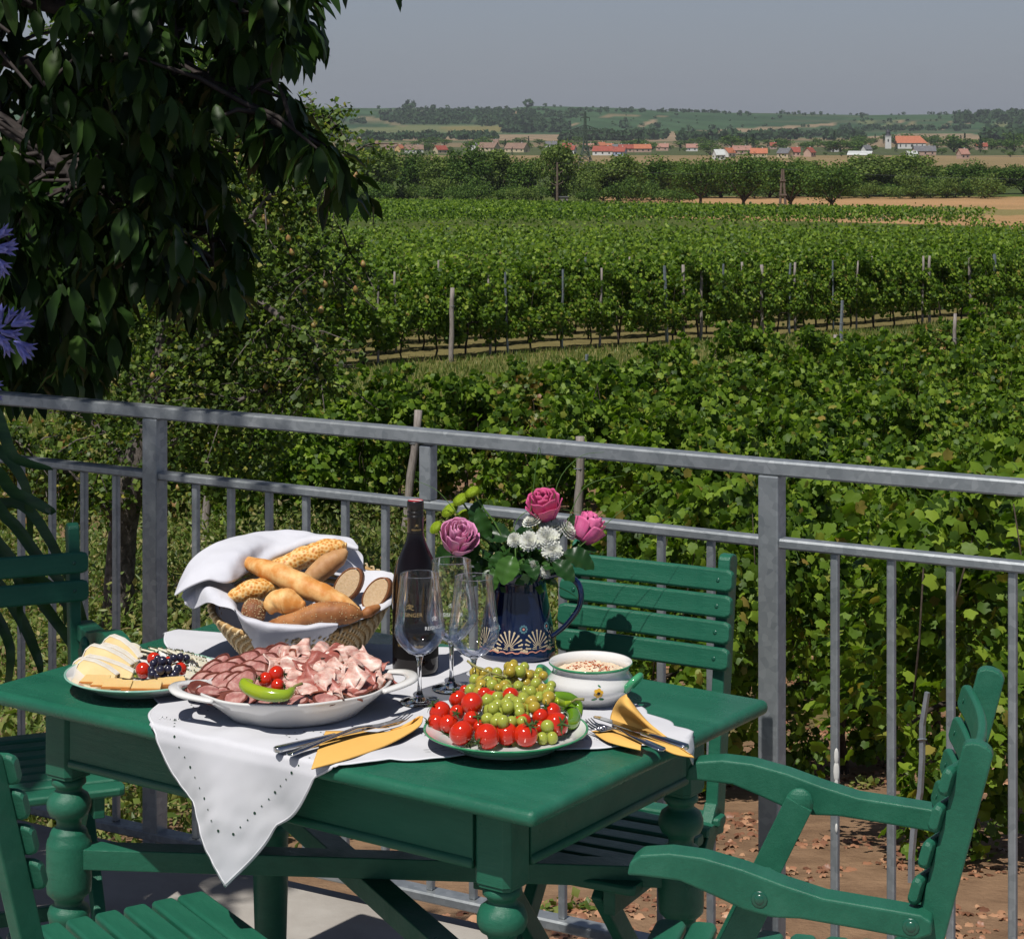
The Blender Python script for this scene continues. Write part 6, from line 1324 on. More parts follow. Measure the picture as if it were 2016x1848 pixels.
nt_t.links.new(ramp(nt_t, vv_.outputs['Distance'], [(.15,(.52,.15,.025)),(.42,(.76,.36,.07)),(.7,(.88,.58,.24))]), b_t.inputs['Base Color']); b_t.inputs['Roughness'].default_value = .5; add_bump(nt_t, b_t, vv_.outputs['Distance'], .5, .002)
BROWNC = crust('brown_crust', (.46,.20,.07), (.30,.115,.04)); CRUMB = mat('bread_crumb', (.72,.52,.32), (.62,.42,.23), 220, .9, .6, 300, sss=.1); RYEC = crust('rye_crust', (.30,.12,.05), (.20,.075,.03)); TANC = crust('tan_roll_crust', (.58,.33,.15), (.44,.21,.08)); SEED = mat('sesame_seed', (.66,.48,.25), rough=.6)
def loaf(name, pts, rads, m, label, cat='bread roll', ridges=0, seeds=0, n=22, bump=.0012, sq=.92):
    P3 = [bp3(*p) for p in pts]; c = sum(P3, Vector())/len(P3); k = 46; path = bez(P3, k)
    rr2 = [np.interp(i/k, np.linspace(0,1,len(rads)), rads)*1.1/CRC*c.y/F for i in range(k+1)]
    if ridges: rr2 = [r*(1+.24*abs(math.sin(ridges*math.pi*(i/k)))**.45-.16) for i, r in enumerate(rr2)]
    t = thing(name, c, 0, label, cat); mb = MB(); mb.tube([p-c for p in path], rr2, n, sq=sq)
    # shear the spiral seams and roughen
    vs = []
    for i in range(k+1):
        for j in range(n):
            a = 2*math.pi*j/n; v = Vector(mb.v[i*n+j]); ax_ = path[i]-c; d = v-ax_
            if ridges: f2 = (i/k)+.35*math.cos(a)/max(ridges,1); r = np.interp(f2, np.linspace(0,1,k+1), rr2)/max(rr2[i],1e-6) if 0 < f2 < 1 else 1; d = d*(.4+.6*r)
            d = d*(1+.04*noise.noise(v*60)); vs.append((ax_+d)[:])
    mb.v = vs; o = mb.build('crust', m, t, smooth=True)
    if seeds:
        ms = MB()
        for q in range(seeds):
            i = rnd.randint(int(k*.1), int(k*.9)); a = rnd.uniform(0, 6.28); j = int(a/6.283*n) % n; v = Vector(vs[i*n+j]); nrm = (v-(path[i]-c)).normalized()
            if nrm.z < -.1 and nrm.y > 0: continue
            v = v+(Vector(vs[(i*n+(j+1) % n)])-v)*rnd.random(); ms.ell(v[:], (.0011,.0011,.0011), 6, 4) if rnd.random() < .4 else ms.tube([v-Vector((rnd.uniform(-1,1),rnd.uniform(-1,1),rnd.uniform(-1,1)))*.0012, v+nrm*.0003+Vector((rnd.uniform(-1,1),rnd.uniform(-1,1),rnd.uniform(-1,1)))*.0012], [.0009,.0005], 5)
        ms.build('seeds', SEED, t, smooth=True)
    return t
loaf('salt_stick', [(560,400,Y0-.0),(700,450,Y0-.045),(860,505,Y0-.07),(1050,595,Y0-.09),(1250,680,Y0-.105),(1400,745,Y0-.115),(1490,790,Y0-.12)], [40,72,86,88,78,52,12], GOLDC, 'long pale golden spiral roll lying across all the others', ridges=7)
loaf('salt_stick', [(780,470,Y0+.03),(930,410,Y0+.04),(1080,345,Y0+.05),(1230,290,Y0+.055),(1340,275,Y0+.06),(1385,280,Y0+.06)], [60,78,88,80,62,20], TIGER, 'speckled golden roll at the top under the napkin', ridges=4)
loaf('bread_roll', [(1020,590,Y0-.01),(1120,510,Y0+.0),(1230,420,Y0+.01),(1320,360,Y0+.015),(1385,300,Y0+.02)], [40,78,88,70,18], TANC, 'smooth tan coloured roll in front of the speckled one')
loaf('salt_stick', [(440,700,Y0-.08),(530,660,Y0-.08),(640,620,Y0-.075),(760,600,Y0-.06),(840,610,Y0-.04)], [30,72,84,76,40], TIGER, 'orange speckled roll at the left under the napkin shadow', ridges=3)
loaf('salt_stick', [(745,800,Y0-.125),(800,740,Y0-.12),(880,712,Y0-.12),(960,725,Y0-.125),(1050,750,Y0-.13)], [34,86,104,84,18], GOLDC, 'short plump croissant shaped roll in the middle', ridges=4)
loaf('seeded_roll', [(540,770,Y0-.12),(580,780,Y0-.12),(640,795,Y0-.125),(700,800,Y0-.125),(730,800,Y0-.125)], [30,88,98,82,30], RYEC, 'round dark roll covered with seeds at the left of the basket', seeds=420)
loaf('seeded_roll', [(750,900,Y0-.12),(860,885,Y0-.135),(1000,860,Y0-.14),(1150,820,Y0-.14),(1300,810,Y0-.14),(1420,815,Y0-.14),(1510,825,Y0-.135)], [16,55,72,92,96,78,20], BROWNC, 'long brown roll with scattered sesame lying along the front rim', seeds=240)
def slice_(c, w_, h_, yaw, label, th=.016):
    t = thing('bread_slice', c, yaw, label, 'bread slice'); out = []; n = 28
    for i in range(n): a = 2*math.pi*i/n; x, z = math.cos(a)*w_, math.sin(a)*h_; out.append((x+.12*z, z*(1.0 if z > 0 else .92)))
    mb = MB(); mb.prism(out, -th/2, th/2, ax=1); mb.f = mb.f[2:]; mb.m = mb.m[2:]; 
    mb.build('crust', RYEC, t, smooth=True, solid=.002); mb = MB(); ins = [(x*.955, z*.955) for x, z in out]; mb.prism(ins, -th/2-.0008, th/2+.0008, ax=1); mb.build('crumb', CRUMB, t, bevel=.001); return t
sl = slice_(bp3(1400,585,Y0-.02), .021, .034, R(-28), 'left one of two upright rye bread slices'); sl.rotation_euler = (R(-14), R(22), R(-26))
sl = slice_(bp3(1630,660,Y0-.03), .020, .034, R(-28), 'right one of two upright rye bread slices, at the basket rim'); sl.rotation_euler = (R(-14), R(24), R(-30))
loaf('bread_crust', [(1500,830,Y0-.11),(1560,800,Y0-.11),(1640,760,Y0-.09)], [25,45,25], BROWNC, 'small brown crust end between the slices and the basket rim')
# ================================================================== MEATS
CM = 3.901
def mp_(cx_, cy_4, h): return at(344.5+cx_/CM, 1255.1+cy_4/CM, ZC+h)
def meatmat(nm, c1, c2, c3, sc_, st_=(1,1,1)):
    m, nt, b = base_mat(nm); f = noise_n(nt, sc_, 5, .65, st_); nt.links.new(ramp(nt, f, [(.28,c1),(.5,c2),(.72,c3)]), b.inputs['Base Color']); b.inputs['Roughness'].default_value = .38; b.inputs['Subsurface Weight'].default_value = .05; b.inputs['Subsurface Scale'].default_value = .006; add_bump(nt, b, noise_n(nt, 120), .25, .001); return m
HAM = meatmat('smoked_pork', (.27,.085,.075), (.44,.19,.165), (.64,.42,.36), 60); HAMR = mat('dark_smoked_rim', (.11,.025,.018), (.20,.055,.035), 60, .45)
BAC = meatmat('bacon_fat_and_lean', (.45,.13,.10), (.74,.48,.40), (.86,.76,.67), 42, (1,1,3.2)); BACR = mat('bacon_smoked_edge', (.18,.045,.025), (.34,.11,.06), 70, .45)
plat_cold = thing('meat_bed', pc+Vector((0,0,.012)), prot, 'bed of dark edged smoked slices lining the oval platter', 'cold cuts')
mb = MB(); mb.ell((0,0,.018), (.118,.078,.030), 40, 16, fn=lambda p: Vector((p.x,p.y,max(p.z,-.2))).__mul__(1.0)); mb.build('mound', HAM, plat_cold, smooth=True)
def ham_slice(c, r, nd, seed, label, name='ham_slice', m=HAM, grp='ham slices fanned on the left half of the platter'):
    t = thing(name, c, 0, label, 'cold cut', grp); nd = Vector(nd).normalized(); q = Vector((0,0,1)).rotation_difference(nd).to_matrix().to_4x4(); rg = random.Random(seed); k1, k2, k3 = rg.uniform(0,6), rg.uniform(0,6), rg.uniform(0,6)
    def rad(a): return r*(1+.09*math.sin(2*a+k1)+.05*math.sin(3*a+k2)+.02*math.sin(9*a+k3))
    def zz(x, y): return .0022*math.sin(x*70+k1)+.002*math.sin(y*85+k2)-1.6*(x*x+y*y)
    def fn(u, v, lim=1.0): a = v*2*math.pi; rr3 = rad(a)*u*lim; x, y = rr3*math.cos(a), rr3*math.sin(a)*.86; return (x, y, zz(x, y))
    mb = MB(); mb.grid(9, 40, fn, 0, q); mb.m = [1 if (i % 8) >= 7 else 0 for i in range(len(mb.f))]; mb.build('meat', [m, HAMR], t, smooth=True, solid=.0016)
    mb = MB(); mb.tube([q @ Vector(fn(1.0, i/44)) for i in range(45)], .0016, 6, caps=False); mb.build('rim', HAMR, t, smooth=True); return t
sp_ = [(700,160,.058,34),(760,130,.066,30),(330,205,.046,26),(610,165,.054,34),(520,200,.052,34),(430,235,.050,34),(265,255,.044,30),(345,270,.050,34),(660,215,.062,34),(570,250,.060,34),(480,285,.056,34),(195,330,.040,32),(275,350,.046,33),(350,350,.050,33),(425,360,.052,33),(500,350,.058,32),(580,330,.062,32)]
for i, (x, y, h, r) in enumerate(sp_): ham_slice(mp_(x, y+12, h*.86), r*.00093, (-.45+.1*math.sin(i), -.55, .75), i, 'smoked pork slice with dark rim fanned on the left half of the platter')
for i, (x, y) in enumerate([(180,400),(250,430),(320,455),(390,470),(460,480),(530,490),(600,500),(680,505),(760,508),(840,508),(920,505),(1000,500),(1080,495),(1160,490),(1240,482),(1320,470),(1400,455),(1480,435),(1550,405),(1600,370)]):
    ham_slice(mp_(x+(14 if x < 300 else (-16 if x > 1350 else 0)), y-16-(34 if x > 1200 else 0), .044+.003*math.sin(i*2)), .020, (-.05+.2*math.sin(i*1.7), -.35 if i < 17 else -.2, .9), 50+i, 'dark brown edged slice lying along the front rim of the platter', 'smoked_slice', HAM if i % 3 else HAMR, 'dark slices along the front rim of the platter')
def bacon(c, L_, W_b, yaw, pit, amp, wv_n, seed, label, m=BAC):
    t = thing('bacon_slice', c, 0, label, 'cold cut', 'folded bacon slices on the right half of the platter'); rg = random.Random(seed); q = Euler((R(pit), R(rg.uniform(-20,20)), R(yaw))).to_matrix().to_4x4(); k1 = rg.uniform(0,6); k2 = rg.uniform(0,6)
    def fn(u, v):
        x = (u-.5)*L_; y = (v-.5)*W_b*(1+.18*math.sin(u*5+k1)); fold = math.sin(u*math.pi*wv_n+k1+v*1.4); z = amp*fold+.004*math.sin(v*7+u*4+k2)-(.35*amp*(2*v-1)**2)
        return (x*(1-.25*abs(fold)), y+.004*math.sin(u*9+k2)+amp*.5*math.cos(u*math.pi*wv_n+k1), z)
    mb = MB(); mb.grid(34, 10, fn, 0, q); mb.build('meat', m, t, smooth=True, solid=.0013)
    mb = MB(); mb.tube([q @ Vector(fn(i/33, 0.0)) for i in range(34)], .0018, 5, caps=False); mb.build('rind', BACR, t, smooth=True)
bl_ = [(850,120,.078),(930,130,.080),(1010,95,.088),(1100,100,.090),(1190,130,.088),(1290,120,.086),(1390,110,.086),(880,200,.078),(980,210,.082),(1080,180,.088),(1180,220,.084),(1290,200,.084),(1400,200,.078),(1500,200,.068),(820,170,.074),(780,210,.068),(900,290,.070),(1000,300,.072),(1110,310,.074),(1220,320,.070),(1320,300,.070),(1430,300,.064),(1540,280,.058),(980,380,.058),(1090,390,.060),(1190,400,.060),(1290,400,.056),(1400,380,.054),(1500,350,.054),(1580,350,.048),(940,440,.048),(1060,450,.048),(1180,455,.048),(1300,445,.046)]
BAC2 = meatmat('lean_bacon', (.22,.04,.03), (.42,.13,.10), (.66,.40,.33), 34, (1,1,3))
for i, (x, y, h) in enumerate(bl_): bacon(mp_(x, y+14-(34 if y > 425 else 0)-(14 if x > 1350 and y > 330 else 0), h*.88+(.008 if y > 425 else 0)), rnd.uniform(.055,.085), rnd.uniform(.032,.046), rnd.uniform(-60,60), rnd.uniform(5,50), rnd.uniform(.004,.009), rnd.uniform(1.2,2.4), i, 'thin wavy slice of pink and white bacon heaped on the right half of the platter', BAC if i % 4 != 1 else BAC2)
mb_fill = thing('bacon_heap_core', mp_(1200,330,.03), prot, 'tightly packed bacon underneath the folded slices', 'cold cuts'); mb = MB(); mb.ell((0,0,0), (.085,.060,.038), 30, 16, fn=lambda p: p*(1+.12*noise.noise(p*5))); mb.build('meat', BAC, mb_fill, smooth=True)
# ================================================================== TOMATOES, PEPPERS, GRAPES
TOM = mat('tomato_skin', (.66,.030,.008), (.52,.022,.006), 14, .12, .02, 30, coat=.5, sss=.1); CALX = mat('tomato_calyx', (.03,.07,.012), (.06,.11,.02), 60, .7)
CT = 3.413
def tpt(cx_, cy_5, z): return at(812.1+cx_/CT, 1255.1+cy_5/CT, z)
def tomato(c, r, ax, seed, label, grp=None):
    t = thing('tomato', c, 0, label, 'tomato', grp); rg = random.Random(seed); q = Vector((0,0,1)).rotation_difference(Vector(ax).normalized()).to_matrix().to_4x4()
    mb = MB(); mb.ell((0,0,0), (r,r,r*.96), 26, 18, M=q, fn=lambda p: p*(1-.10*max(0,p.z)**6-.05*max(0,-p.z)**8+.012*math.sin(5*math.atan2(p.y,p.x))*max(0,p.z)**2)); mb.build('fruit', TOM, t, smooth=True)
    mb = MB()
    for i in range(5):
        a = i*1.257+rg.uniform(-.2,.2); d = Vector((math.cos(a), math.sin(a), 0)); s_ = Vector((-d.y, d.x, 0)); L_ = r*rg.uniform(.55,.9); z0 = r*.90
        pts = [Vector((0,0,z0)), d*L_*.35+Vector((0,0,z0+.001)), d*L_*.7+Vector((0,0,z0*.93+rg.uniform(0,.004))), d*L_+Vector((0,0,z0*.80+rg.uniform(0,.010)))]
        ws = [r*.08,r*.11,r*.07,.0002]; vs = []
        for p, w2 in zip(pts, ws): vs += [(p-s_*w2)[:], (p+s_*w2+Vector((0,0,.0003)))[:]]
        mb.add(vs, [(0,1,3,2),(2,3,5,4),(4,5,7,6)], 0, q)
    mb.tube([q @ Vector((0,0,z0)), q @ Vector((r*.08,0,z0+r*.18)), q @ Vector((r*.25,0,z0+r*.32))], [r*.06,r*.05,r*.055], 6); mb.build('calyx', CALX, t, smooth=False, solid=.0004); return t
zp = ZC+.009
TL2 = [(185,500,75,.012,(-.7,-.1,.7),'tomato at the far left of the plate with a spiky calyx on top'),(160,572,66,0,(-.9,-.4,.1),'lowest tomato at the left end of the plate'),(305,412,62,.030,(-.6,.1,.9),'tomato at the upper left touching the largest dark one'),(400,442,75,.034,(.2,.6,-.6),'large dark red tomato high on the left side of the heap'),(300,502,52,.022,(-.1,-.95,.2),'small tomato showing its green calyx to the front, left side'),
 (245,582,68,.0,(-.3,-.5,-.9),'tomato in the front row, second from the left'),(330,640,82,0,(.7,-.3,-.8),'biggest tomato in the front row, left of centre'),(400,552,60,.018,(.6,-.5,.5),'dull orange red tomato behind the front row, left'),(500,662,84,0,(-.8,-.6,-.4),'glossy big tomato in the front row above the rim centre'),(485,382,52,.036,(0,.6,.6),'upper tomato half hidden under the green grapes'),
 (540,412,58,.032,(.3,.5,.3),'tomato tucked behind the pale grape bunch'),(450,600,48,.012,(.6,-.4,.6),'small tomato wedged between two big front ones'),(632,645,76,0,(.2,.3,-.9),'plain tomato in the middle of the front row without visible calyx'),(660,390,58,.034,(.1,.7,.4),'tomato at the back centre between both grape bunches'),(762,652,80,0,(.3,-.3,.9),'front tomato right of centre with calyx star on top'),
 (350,352,36,.034,(0,.8,.4),'smallest tomato at the upper left rear'),(935,500,64,.022,(-.6,-.3,.6),'upper right tomato beside the green pepper'),(970,580,78,.006,(.3,-.6,.2),'big tomato at the right end with a small yellow cross mark'),(860,532,58,.018,(-.5,.3,.6),'tomato right of the pale grapes'),(850,602,46,.008,(-.5,-.4,.7),'small tomato behind the three single grapes'),(742,560,55,.018,(.1,.6,.5),'tomato between the pale grapes and the front row')]
for i, (x, y, r, dz, ax, lab) in enumerate(TL2):
    rw = r/CT*3.4/F; c = tpt(x, y, zp+rw+dz); tomato(c, rw, ax, i, lab)
mb = MB(); mb.ell((0,0,0),(.085,.075,.028),24,12)   # fruit lying underneath, mostly hidden
GRA = lambda nm, c1, c2: mat(nm, c1, c2, 55, .2, coat=.25, trans=.15, sss=.35, ior=1.38, lo=.4, hi=.6)
GRG = GRA('green_grape', (.34,.40,.05), (.46,.50,.09)); GRY = GRA('yellow_green_grape', (.46,.42,.05), (.50,.32,.05)); GRK = mat('black_grape', (.012,.012,.028), (.03,.03,.06), 50, .3, coat=.3); TWIG = mat('grape_stalk', (.22,.22,.06), (.30,.27,.10), 40, .7)
_gm = {}
def grape_mesh(m):
    if m.name not in _gm:
        mb = MB(); mb.ell((0,0,0), (1,1,1.08), 18, 12); o = mb.build('grape', m, None, smooth=True); _gm[m.name] = o.data; bpy.data.objects.remove(o)
    return _gm[m.name]
def bunch(name, cen, regions, n, rr_g, mats, label, stalk, zfun, cat='grapes', seed=1):
    t = thing(name, cen, 0, label, cat); rg = random.Random(seed); pl2 = []; tries = 0
    while len(pl2) < n and tries < 6000:
        tries += 1; x0, y0, x1, y1 = rg.choice(regions); x = rg.uniform(x0,x1); y = rg.uniform(y0,y1); r = rg.uniform(*rr_g)
        c = tpt(x, y, zfun(x, y)+rg.uniform(-.006,.006))
        if all((c-d).length > (r+q)*.86 for d, q in pl2): pl2.append((c, r))
    for c, r in pl2:
        o = bpy.data.objects.new('grape', grape_mesh(rg.choice(mats))); link(o, t); o.location = c-cen; o.scale = (r,r,r); o.rotation_euler = (rg.uniform(0,3), rg.uniform(0,3), 0)
    mb = MB(); mb.tube(bez([p-cen for p in stalk], 14), [.0022-.0008*i/14 for i in range(15)], 6)
    for c, r in pl2:
        s0 = min(stalk, key=lambda p: (p-c).length); mb.tube([s0-cen, (s0+c)/2-cen+Vector((0,0,.002)), c-cen], .0008, 4, caps=False)
    mb.build('stalk', TWIG, t, smooth=True); return t
zA = lambda x, y: ZC+.062-.00003*(y-150)+(.012 if y < 230 else 0)
stA = [tpt(370,155,ZC+.085), tpt(420,190,ZC+.080), tpt(520,232,ZC+.072), tpt(640,270,ZC+.062), tpt(760,330,ZC+.055), tpt(850,400,ZC+.05)]
bunch('grape_bunch', tpt(650,300,ZC+.05), [(400,230,560,330),(540,230,700,360),(640,175,760,260),(700,220,900,340),(760,330,950,440),(380,330,480,370),(700,390,860,480),(830,300,940,430)], 64, (.0074,.0108), [GRG,GRG,GRY,GRY], 'big bunch of yellow green grapes on top of the tomatoes', stA, zA, seed=4)
stB = [tpt(730,360,ZC+.060), tpt(690,400,ZC+.055), tpt(620,440,ZC+.050), tpt(600,520,ZC+.040)]
bunch('grape_bunch', tpt(620,480,ZC+.045), [(500,400,760,470),(500,440,760,560),(560,540,740,570)], 28, (.0083,.0112), [GRG], 'small bunch of paler green grapes hanging over the front tomatoes', stB, lambda x, y: ZC+.058-.00009*(y-400), seed=6)
bunch('grape_bunch', tpt(905,650,ZC+.02), [(905,595,915,600)], 1, (.0108,.0110), [GRG], 'three single grapes on a stub at the right front of the plate', [tpt(900,660,ZC+.02), tpt(905,640,ZC+.026)], lambda x, y: ZC+.030, seed=2)
tb = [o for o in sc.objects if o.name.startswith('grape_bunch')][-1]
for x, y in ((872,676),(938,672)):
    o = bpy.data.objects.new('grape', grape_mesh(GRG)); link(o, tb); c = tpt(x, y, zp+.0095); o.location = c-tb.location; o.scale = (.0094,)*3
PEP = mat('green_pepper_skin', (.16,.30,.015), (.10,.24,.012), 20, .15, coat=.5); PEPL = mat('light_pepper_skin', (.34,.42,.02), (.25,.38,.02), 12, .15, coat=.5)
def pepper(pts, rads, m, label, stem, zc_=None):
    c = pts[0]; t = thing('green_pepper', c, 0, label, 'pepper'); mb = MB(); k = 24; mb.tube([p-c for p in bez(pts, k)], [np.interp(i/k, np.linspace(0,1,len(rads)), rads) for i in range(k+1)], 14); mb.build('pod', m, t, smooth=True)
    mb = MB(); a = pts[0]-c; d = (pts[0]-pts[1]).normalized(); mb.tube([a-d*.002, a+d*.003, a+d*.009+Vector((0,0,.002)), a+d*.018+Vector(stem)*.006], [rads[0]*1.05,rads[0]*.75,.0022,.0026], 8); mb.build('stalk', CALX if m is PEP else TWIG, t, smooth=True); return t
pepper([tpt(1120,520,zp+.012), tpt(1110,450,zp+.024), tpt(1050,410,zp+.035), tpt(960,400,zp+.04), tpt(930,420,zp+.035)], [.005,.0085,.0105,.0095,.003], PEP, 'curved green pepper at the right rear of the tomato plate', (0,0,-1))
pepper([tpt(1010,570,zp+.026), tpt(1070,580,zp+.016), tpt(1085,520,zp+.018), tpt(1040,470,zp+.022), tpt(960,440,zp+.03)], [.004,.0095,.0115,.010,.004], PEP, 'lower green pepper at the right edge of the plate with grey stalk', (-1,0,0))
pepper([tpt(1070,430,zp+.040), tpt(1020,445,zp+.034), tpt(960,430,zp+.04)], [.002,.006,.008], PEPL, 'small light green pepper tip between two darker peppers', (1,0,0))
# on the platter
pepper([mp_(905,395,.072), mp_(850,440,.068), mp_(740,440,.068), mp_(640,420,.070), mp_(560,385,.074), mp_(535,350,.078), mp_(600,345,.078)], [.005,.0092,.0108,.0112,.0105,.0095,.004], PEPL, 'bright yellow green curved pepper lying on the meat platter', (1,0,.3))
for (x, y, r, h, ax, lab) in [(780,280,64,.088,(.9,-.2,.1),'upper cherry tomato on the meat platter'),(695,320,56,.082,(-.8,-.5,.2),'left cherry tomato on the meat platter with its calyx to the left'),(790,368,54,.076,(.9,-.3,0),'lower cherry tomato half behind the yellow green pepper')]:
    tomato(mp_(x, y, h), r/CM*3.5/F, ax, int(x), lab)
fly = thing('fly', mp_(1133,165,.094), 0, 'black fly sitting on the bacon at the top of the heap', 'fly'); mb = MB(); mb.ell((0,0,.0015),(.0032,.0016,.0015),10,8); mb.ell((.0036,0,.0017),(.0012,.0013,.0012),8,6); mb.build('body', BLKP, fly, smooth=True)
mb = MB(); [mb.add([(0,s_*.0006,.003),(-.004,s_*.003,.0032),(-.0055,s_*.0016,.0032)], [(0,1,2)]) for s_ in (-1,1)]; mb.build('wing', GLS, fly, fix=False); mb = MB(); [mb.tube([(dx,0,.001),(dx,s_*.0026,.0014),(dx,s_*.0036,-.0012)], .00022, 4) for s_ in (-1,1) for dx in (-.0015,0,.0015)]; mb.build('legs', BLKP, fly)
# ================================================================== CHEESES
CC = 6.301
def cpt_(cx_, cy_6, h): return at(123.05+cx_/CC, 1220.7+cy_6/CC, ZC+h)
SOFT = mat('soft_cheese_paste', (.80,.60,.30), (.76,.54,.24), 30, .5, .1, 200, sss=.2); RIND = mat('white_mould_rind', (.74,.70,.62), (.66,.60,.50), 60, .9, .6, 150); YEL = mat('yellow_cheese', (.82,.56,.24), (.78,.50,.20), 12, .42, sss=.2); OR = mat('orange_cheese_rind', (.52,.17,.03), (.62,.25,.05), 40, .5); WCH = mat('fresh_white_cheese', (.78,.73,.58), (.74,.68,.52), 40, .55, sss=.2); HERB = mat('dark_green_herbs', (.05,.06,.02), (.10,.11,.04), 200, .9)
def wedge(a, b_, h1, th, label, grp=None, lean=.5):
    """thin cheese slice standing on edge from a to b (rind at a)"""
    d = (b_-a); L_ = Vector((d.x,d.y,0)).length; t = thing('cheese_slice', a, math.atan2(d.y, d.x), label, 'cheese', grp); sl_ = d.z/L_
    out = [(0,0),(0,h1*.8),(.006,h1),(L_*.35,h1*.95),(L_*.7,h1*.72),(L_,h1*.42),(L_,0)]
    mb = MB(); mb.prism([(x, z+sl_*x) for x, z in out], -th/2, th/2, ax=1); mb.v = [(v[0], v[1]+lean*(v[2]-sl_*v[0]), v[2]) for v in mb.v]; o = mb.build('paste', SOFT, t, bevel=.0022, seg=2)
    mb = MB(); q = [(-.002,-.001),(-.002,h1*.8),(.005,h1+.0015),(L_*.35,h1*.95+.0015),(L_*.7,h1*.72+.0015),(L_,h1*.42+.0015)]; q2 = [(x+.0018,z-.002) for x, z in q[::-1]]
    mb.prism([(x, z+sl_*x) for x, z in q+q2], -th/2-.0006, th/2+.0006, ax=1); mb.v = [(v[0], v[1]+lean*(v[2]-sl_*v[0]), v[2]) for v in mb.v]; mb.build('rind', RIND, t, bevel=.0006); return t
for i, (ax_, ay, bx, by, h1, hz, lab) in enumerate([(440,430,900,560,.036,.026,'topmost soft cheese slice at the back of the left fan'),(370,500,880,600,.030,.022,'second soft cheese slice from the back'),(225,560,820,650,.036,.018,'middle large soft cheese slice'),(200,620,860,720,.026,.014,'fourth soft cheese slice with small holes'),(150,690,640,760,.030,.010,'front soft cheese slice with holes, its white rind showing'),(95,680,500,740,.030,.008,'outermost soft cheese end piece at the far left of the plate')]):
    wedge(cpt_(ax_, ay, hz), cpt_(bx, by, hz*.8), h1*.85, .011, lab, lean=.95)
def flat_slice(x, y, h, L_, W_q, yaw, label, m=YEL, rind=OR, grp=None, cat='cheese', tilt=(10,0), name='cheese_slice'):
    t = thing(name, cpt_(x, y, h), R(yaw), label, cat, grp); t.rotation_euler = (R(tilt[0]), R(tilt[1]), R(yaw)); th = .003
    out = [(-L_/2,-W_q/2),(L_/2,-W_q/2),(L_/2*.9,W_q/2),(-L_/2*.9,W_q/2)]
    mb = MB(); mb.prism(out, 0, th, ax=2); mb.build('paste', m, t, bevel=.0008)
    if rind: mb = MB(); mb.box((0,-W_q/2-.0008,th/2),(L_,.0022,th+.0006)); mb.build('rind', rind, t, bevel=.0004)
    return t
for i, (x, y, yaw) in enumerate([(430,760,-14),(560,800,-12),(680,820,-6),(800,830,0),(920,840,2),(1040,838,6),(1150,825,10),(1260,805,14),(1360,785,18)]):
    flat_slice(x+rnd.uniform(-14,14), y-22, .017+.0030*(i % 3), .050, .030, yaw+rnd.uniform(-9,9), 'thin yellow cheese slice with orange rind along the front rim of the cheese plate', grp='yellow cheese slices with orange rind')
for i, (x, y, yaw) in enumerate([(830,370,10),(960,400,0),(1080,370,-10),(1200,360,-20),(1320,370,-28),(1430,390,-36),(1540,410,-44),(1640,440,-52),(1730,480,-60),(1790,540,-66),(1700,620,-74),(1640,680,-80)]):
    s_ = flat_slice(x, y+30, .020+.0015*(i % 3), .036, .030, yaw+90, 'white herb crusted cheese slice in the right rear fan of the cheese plate', WCH, None, 'herb cheese slices', tilt=(10,20))
    P = rng.uniform(-1,1,(46,3))*[.018,.0025,.0015]+[0,.014,.003]; n = len(P); cloud('herb_crust', DIA_T, DIA_F, P, rots(n), rng.uniform(.002,.0045,n), HERB, s_)
rl = thing('cheese_roll', cpt_(860,420,.022), 0, 'white spiral cheese roll at the rear of the cheese plate', 'cheese'); rl.rotation_euler = (R(62), 0, R(15)); mb = MB(); mb.ell((0,0,0),(.021,.021,.006),28,12); mb.build('disc', WCH, rl, smooth=True)
mb = MB(); mb.tube([(.0025*a/1.6*math.cos(a), .0025*a/1.6*math.sin(a), .0063-.0002*a*a*.1) for a in [i*.35 for i in range(34)]], .0007, 5); mb.build('spiral', SOFT, rl)
for (x, y, r, h, ax, lab) in [(1000,620,100,.030,(-.8,-.2,-.4),'front cherry tomato on the cheese plate'),(1135,480,88,.036,(.2,.6,.6),'upper cherry tomato on the cheese plate beside the black grapes'),(1470,600,80,.028,(.6,.3,.3),'cherry tomato half hidden right of the black grapes'),(1310,500,55,.03,(0,.5,.7),'cherry tomato peeking out behind the black grapes')]:
    tomato(cpt_(x, y, h), r/CC*3.73/F, ax, int(x), lab)
gb = thing('grape_bunch', cpt_(1250,620,.03), 0, 'bunch of black grapes in the middle of the cheese plate', 'grapes'); rg = random.Random(3)
for (x, y, r, h) in [(1130,540,50,.042),(1180,480,45,.048),(1240,510,60,.048),(1320,520,45,.044),(1100,610,45,.036),(1215,620,55,.040),(1310,615,55,.038),(1115,670,58,.030),(1180,690,45,.030),(1250,720,62,.024),(1370,700,58,.026),(1430,600,50,.034),(1380,470,50,.046),(1460,460,52,.046),(1535,475,50,.040),(1550,500,40,.036),(1400,660,50,.028),(1160,560,40,.036),(1480,580,40,.03)]:
    o = bpy.data.objects.new('grape', grape_mesh(GRK)); link(o, gb); o.location = cpt_(x, y, h)-gb.location; s_ = r/CC*3.73/F; o.scale = (s_,s_,s_)
mb = MB(); mb.tube([cpt_(1130,700,.02)-gb.location, cpt_(1250,620,.03)-gb.location, cpt_(1380,540,.036)-gb.location, cpt_(1500,520,.036)-gb.location], .0016, 6); mb.build('stalk', TWIG, gb)
flat_slice(960, 690, .014, .02, .012, 5, 'pale green olive piece between the soft cheese and the tomato', GRG, None, cat='olive', name='olive')
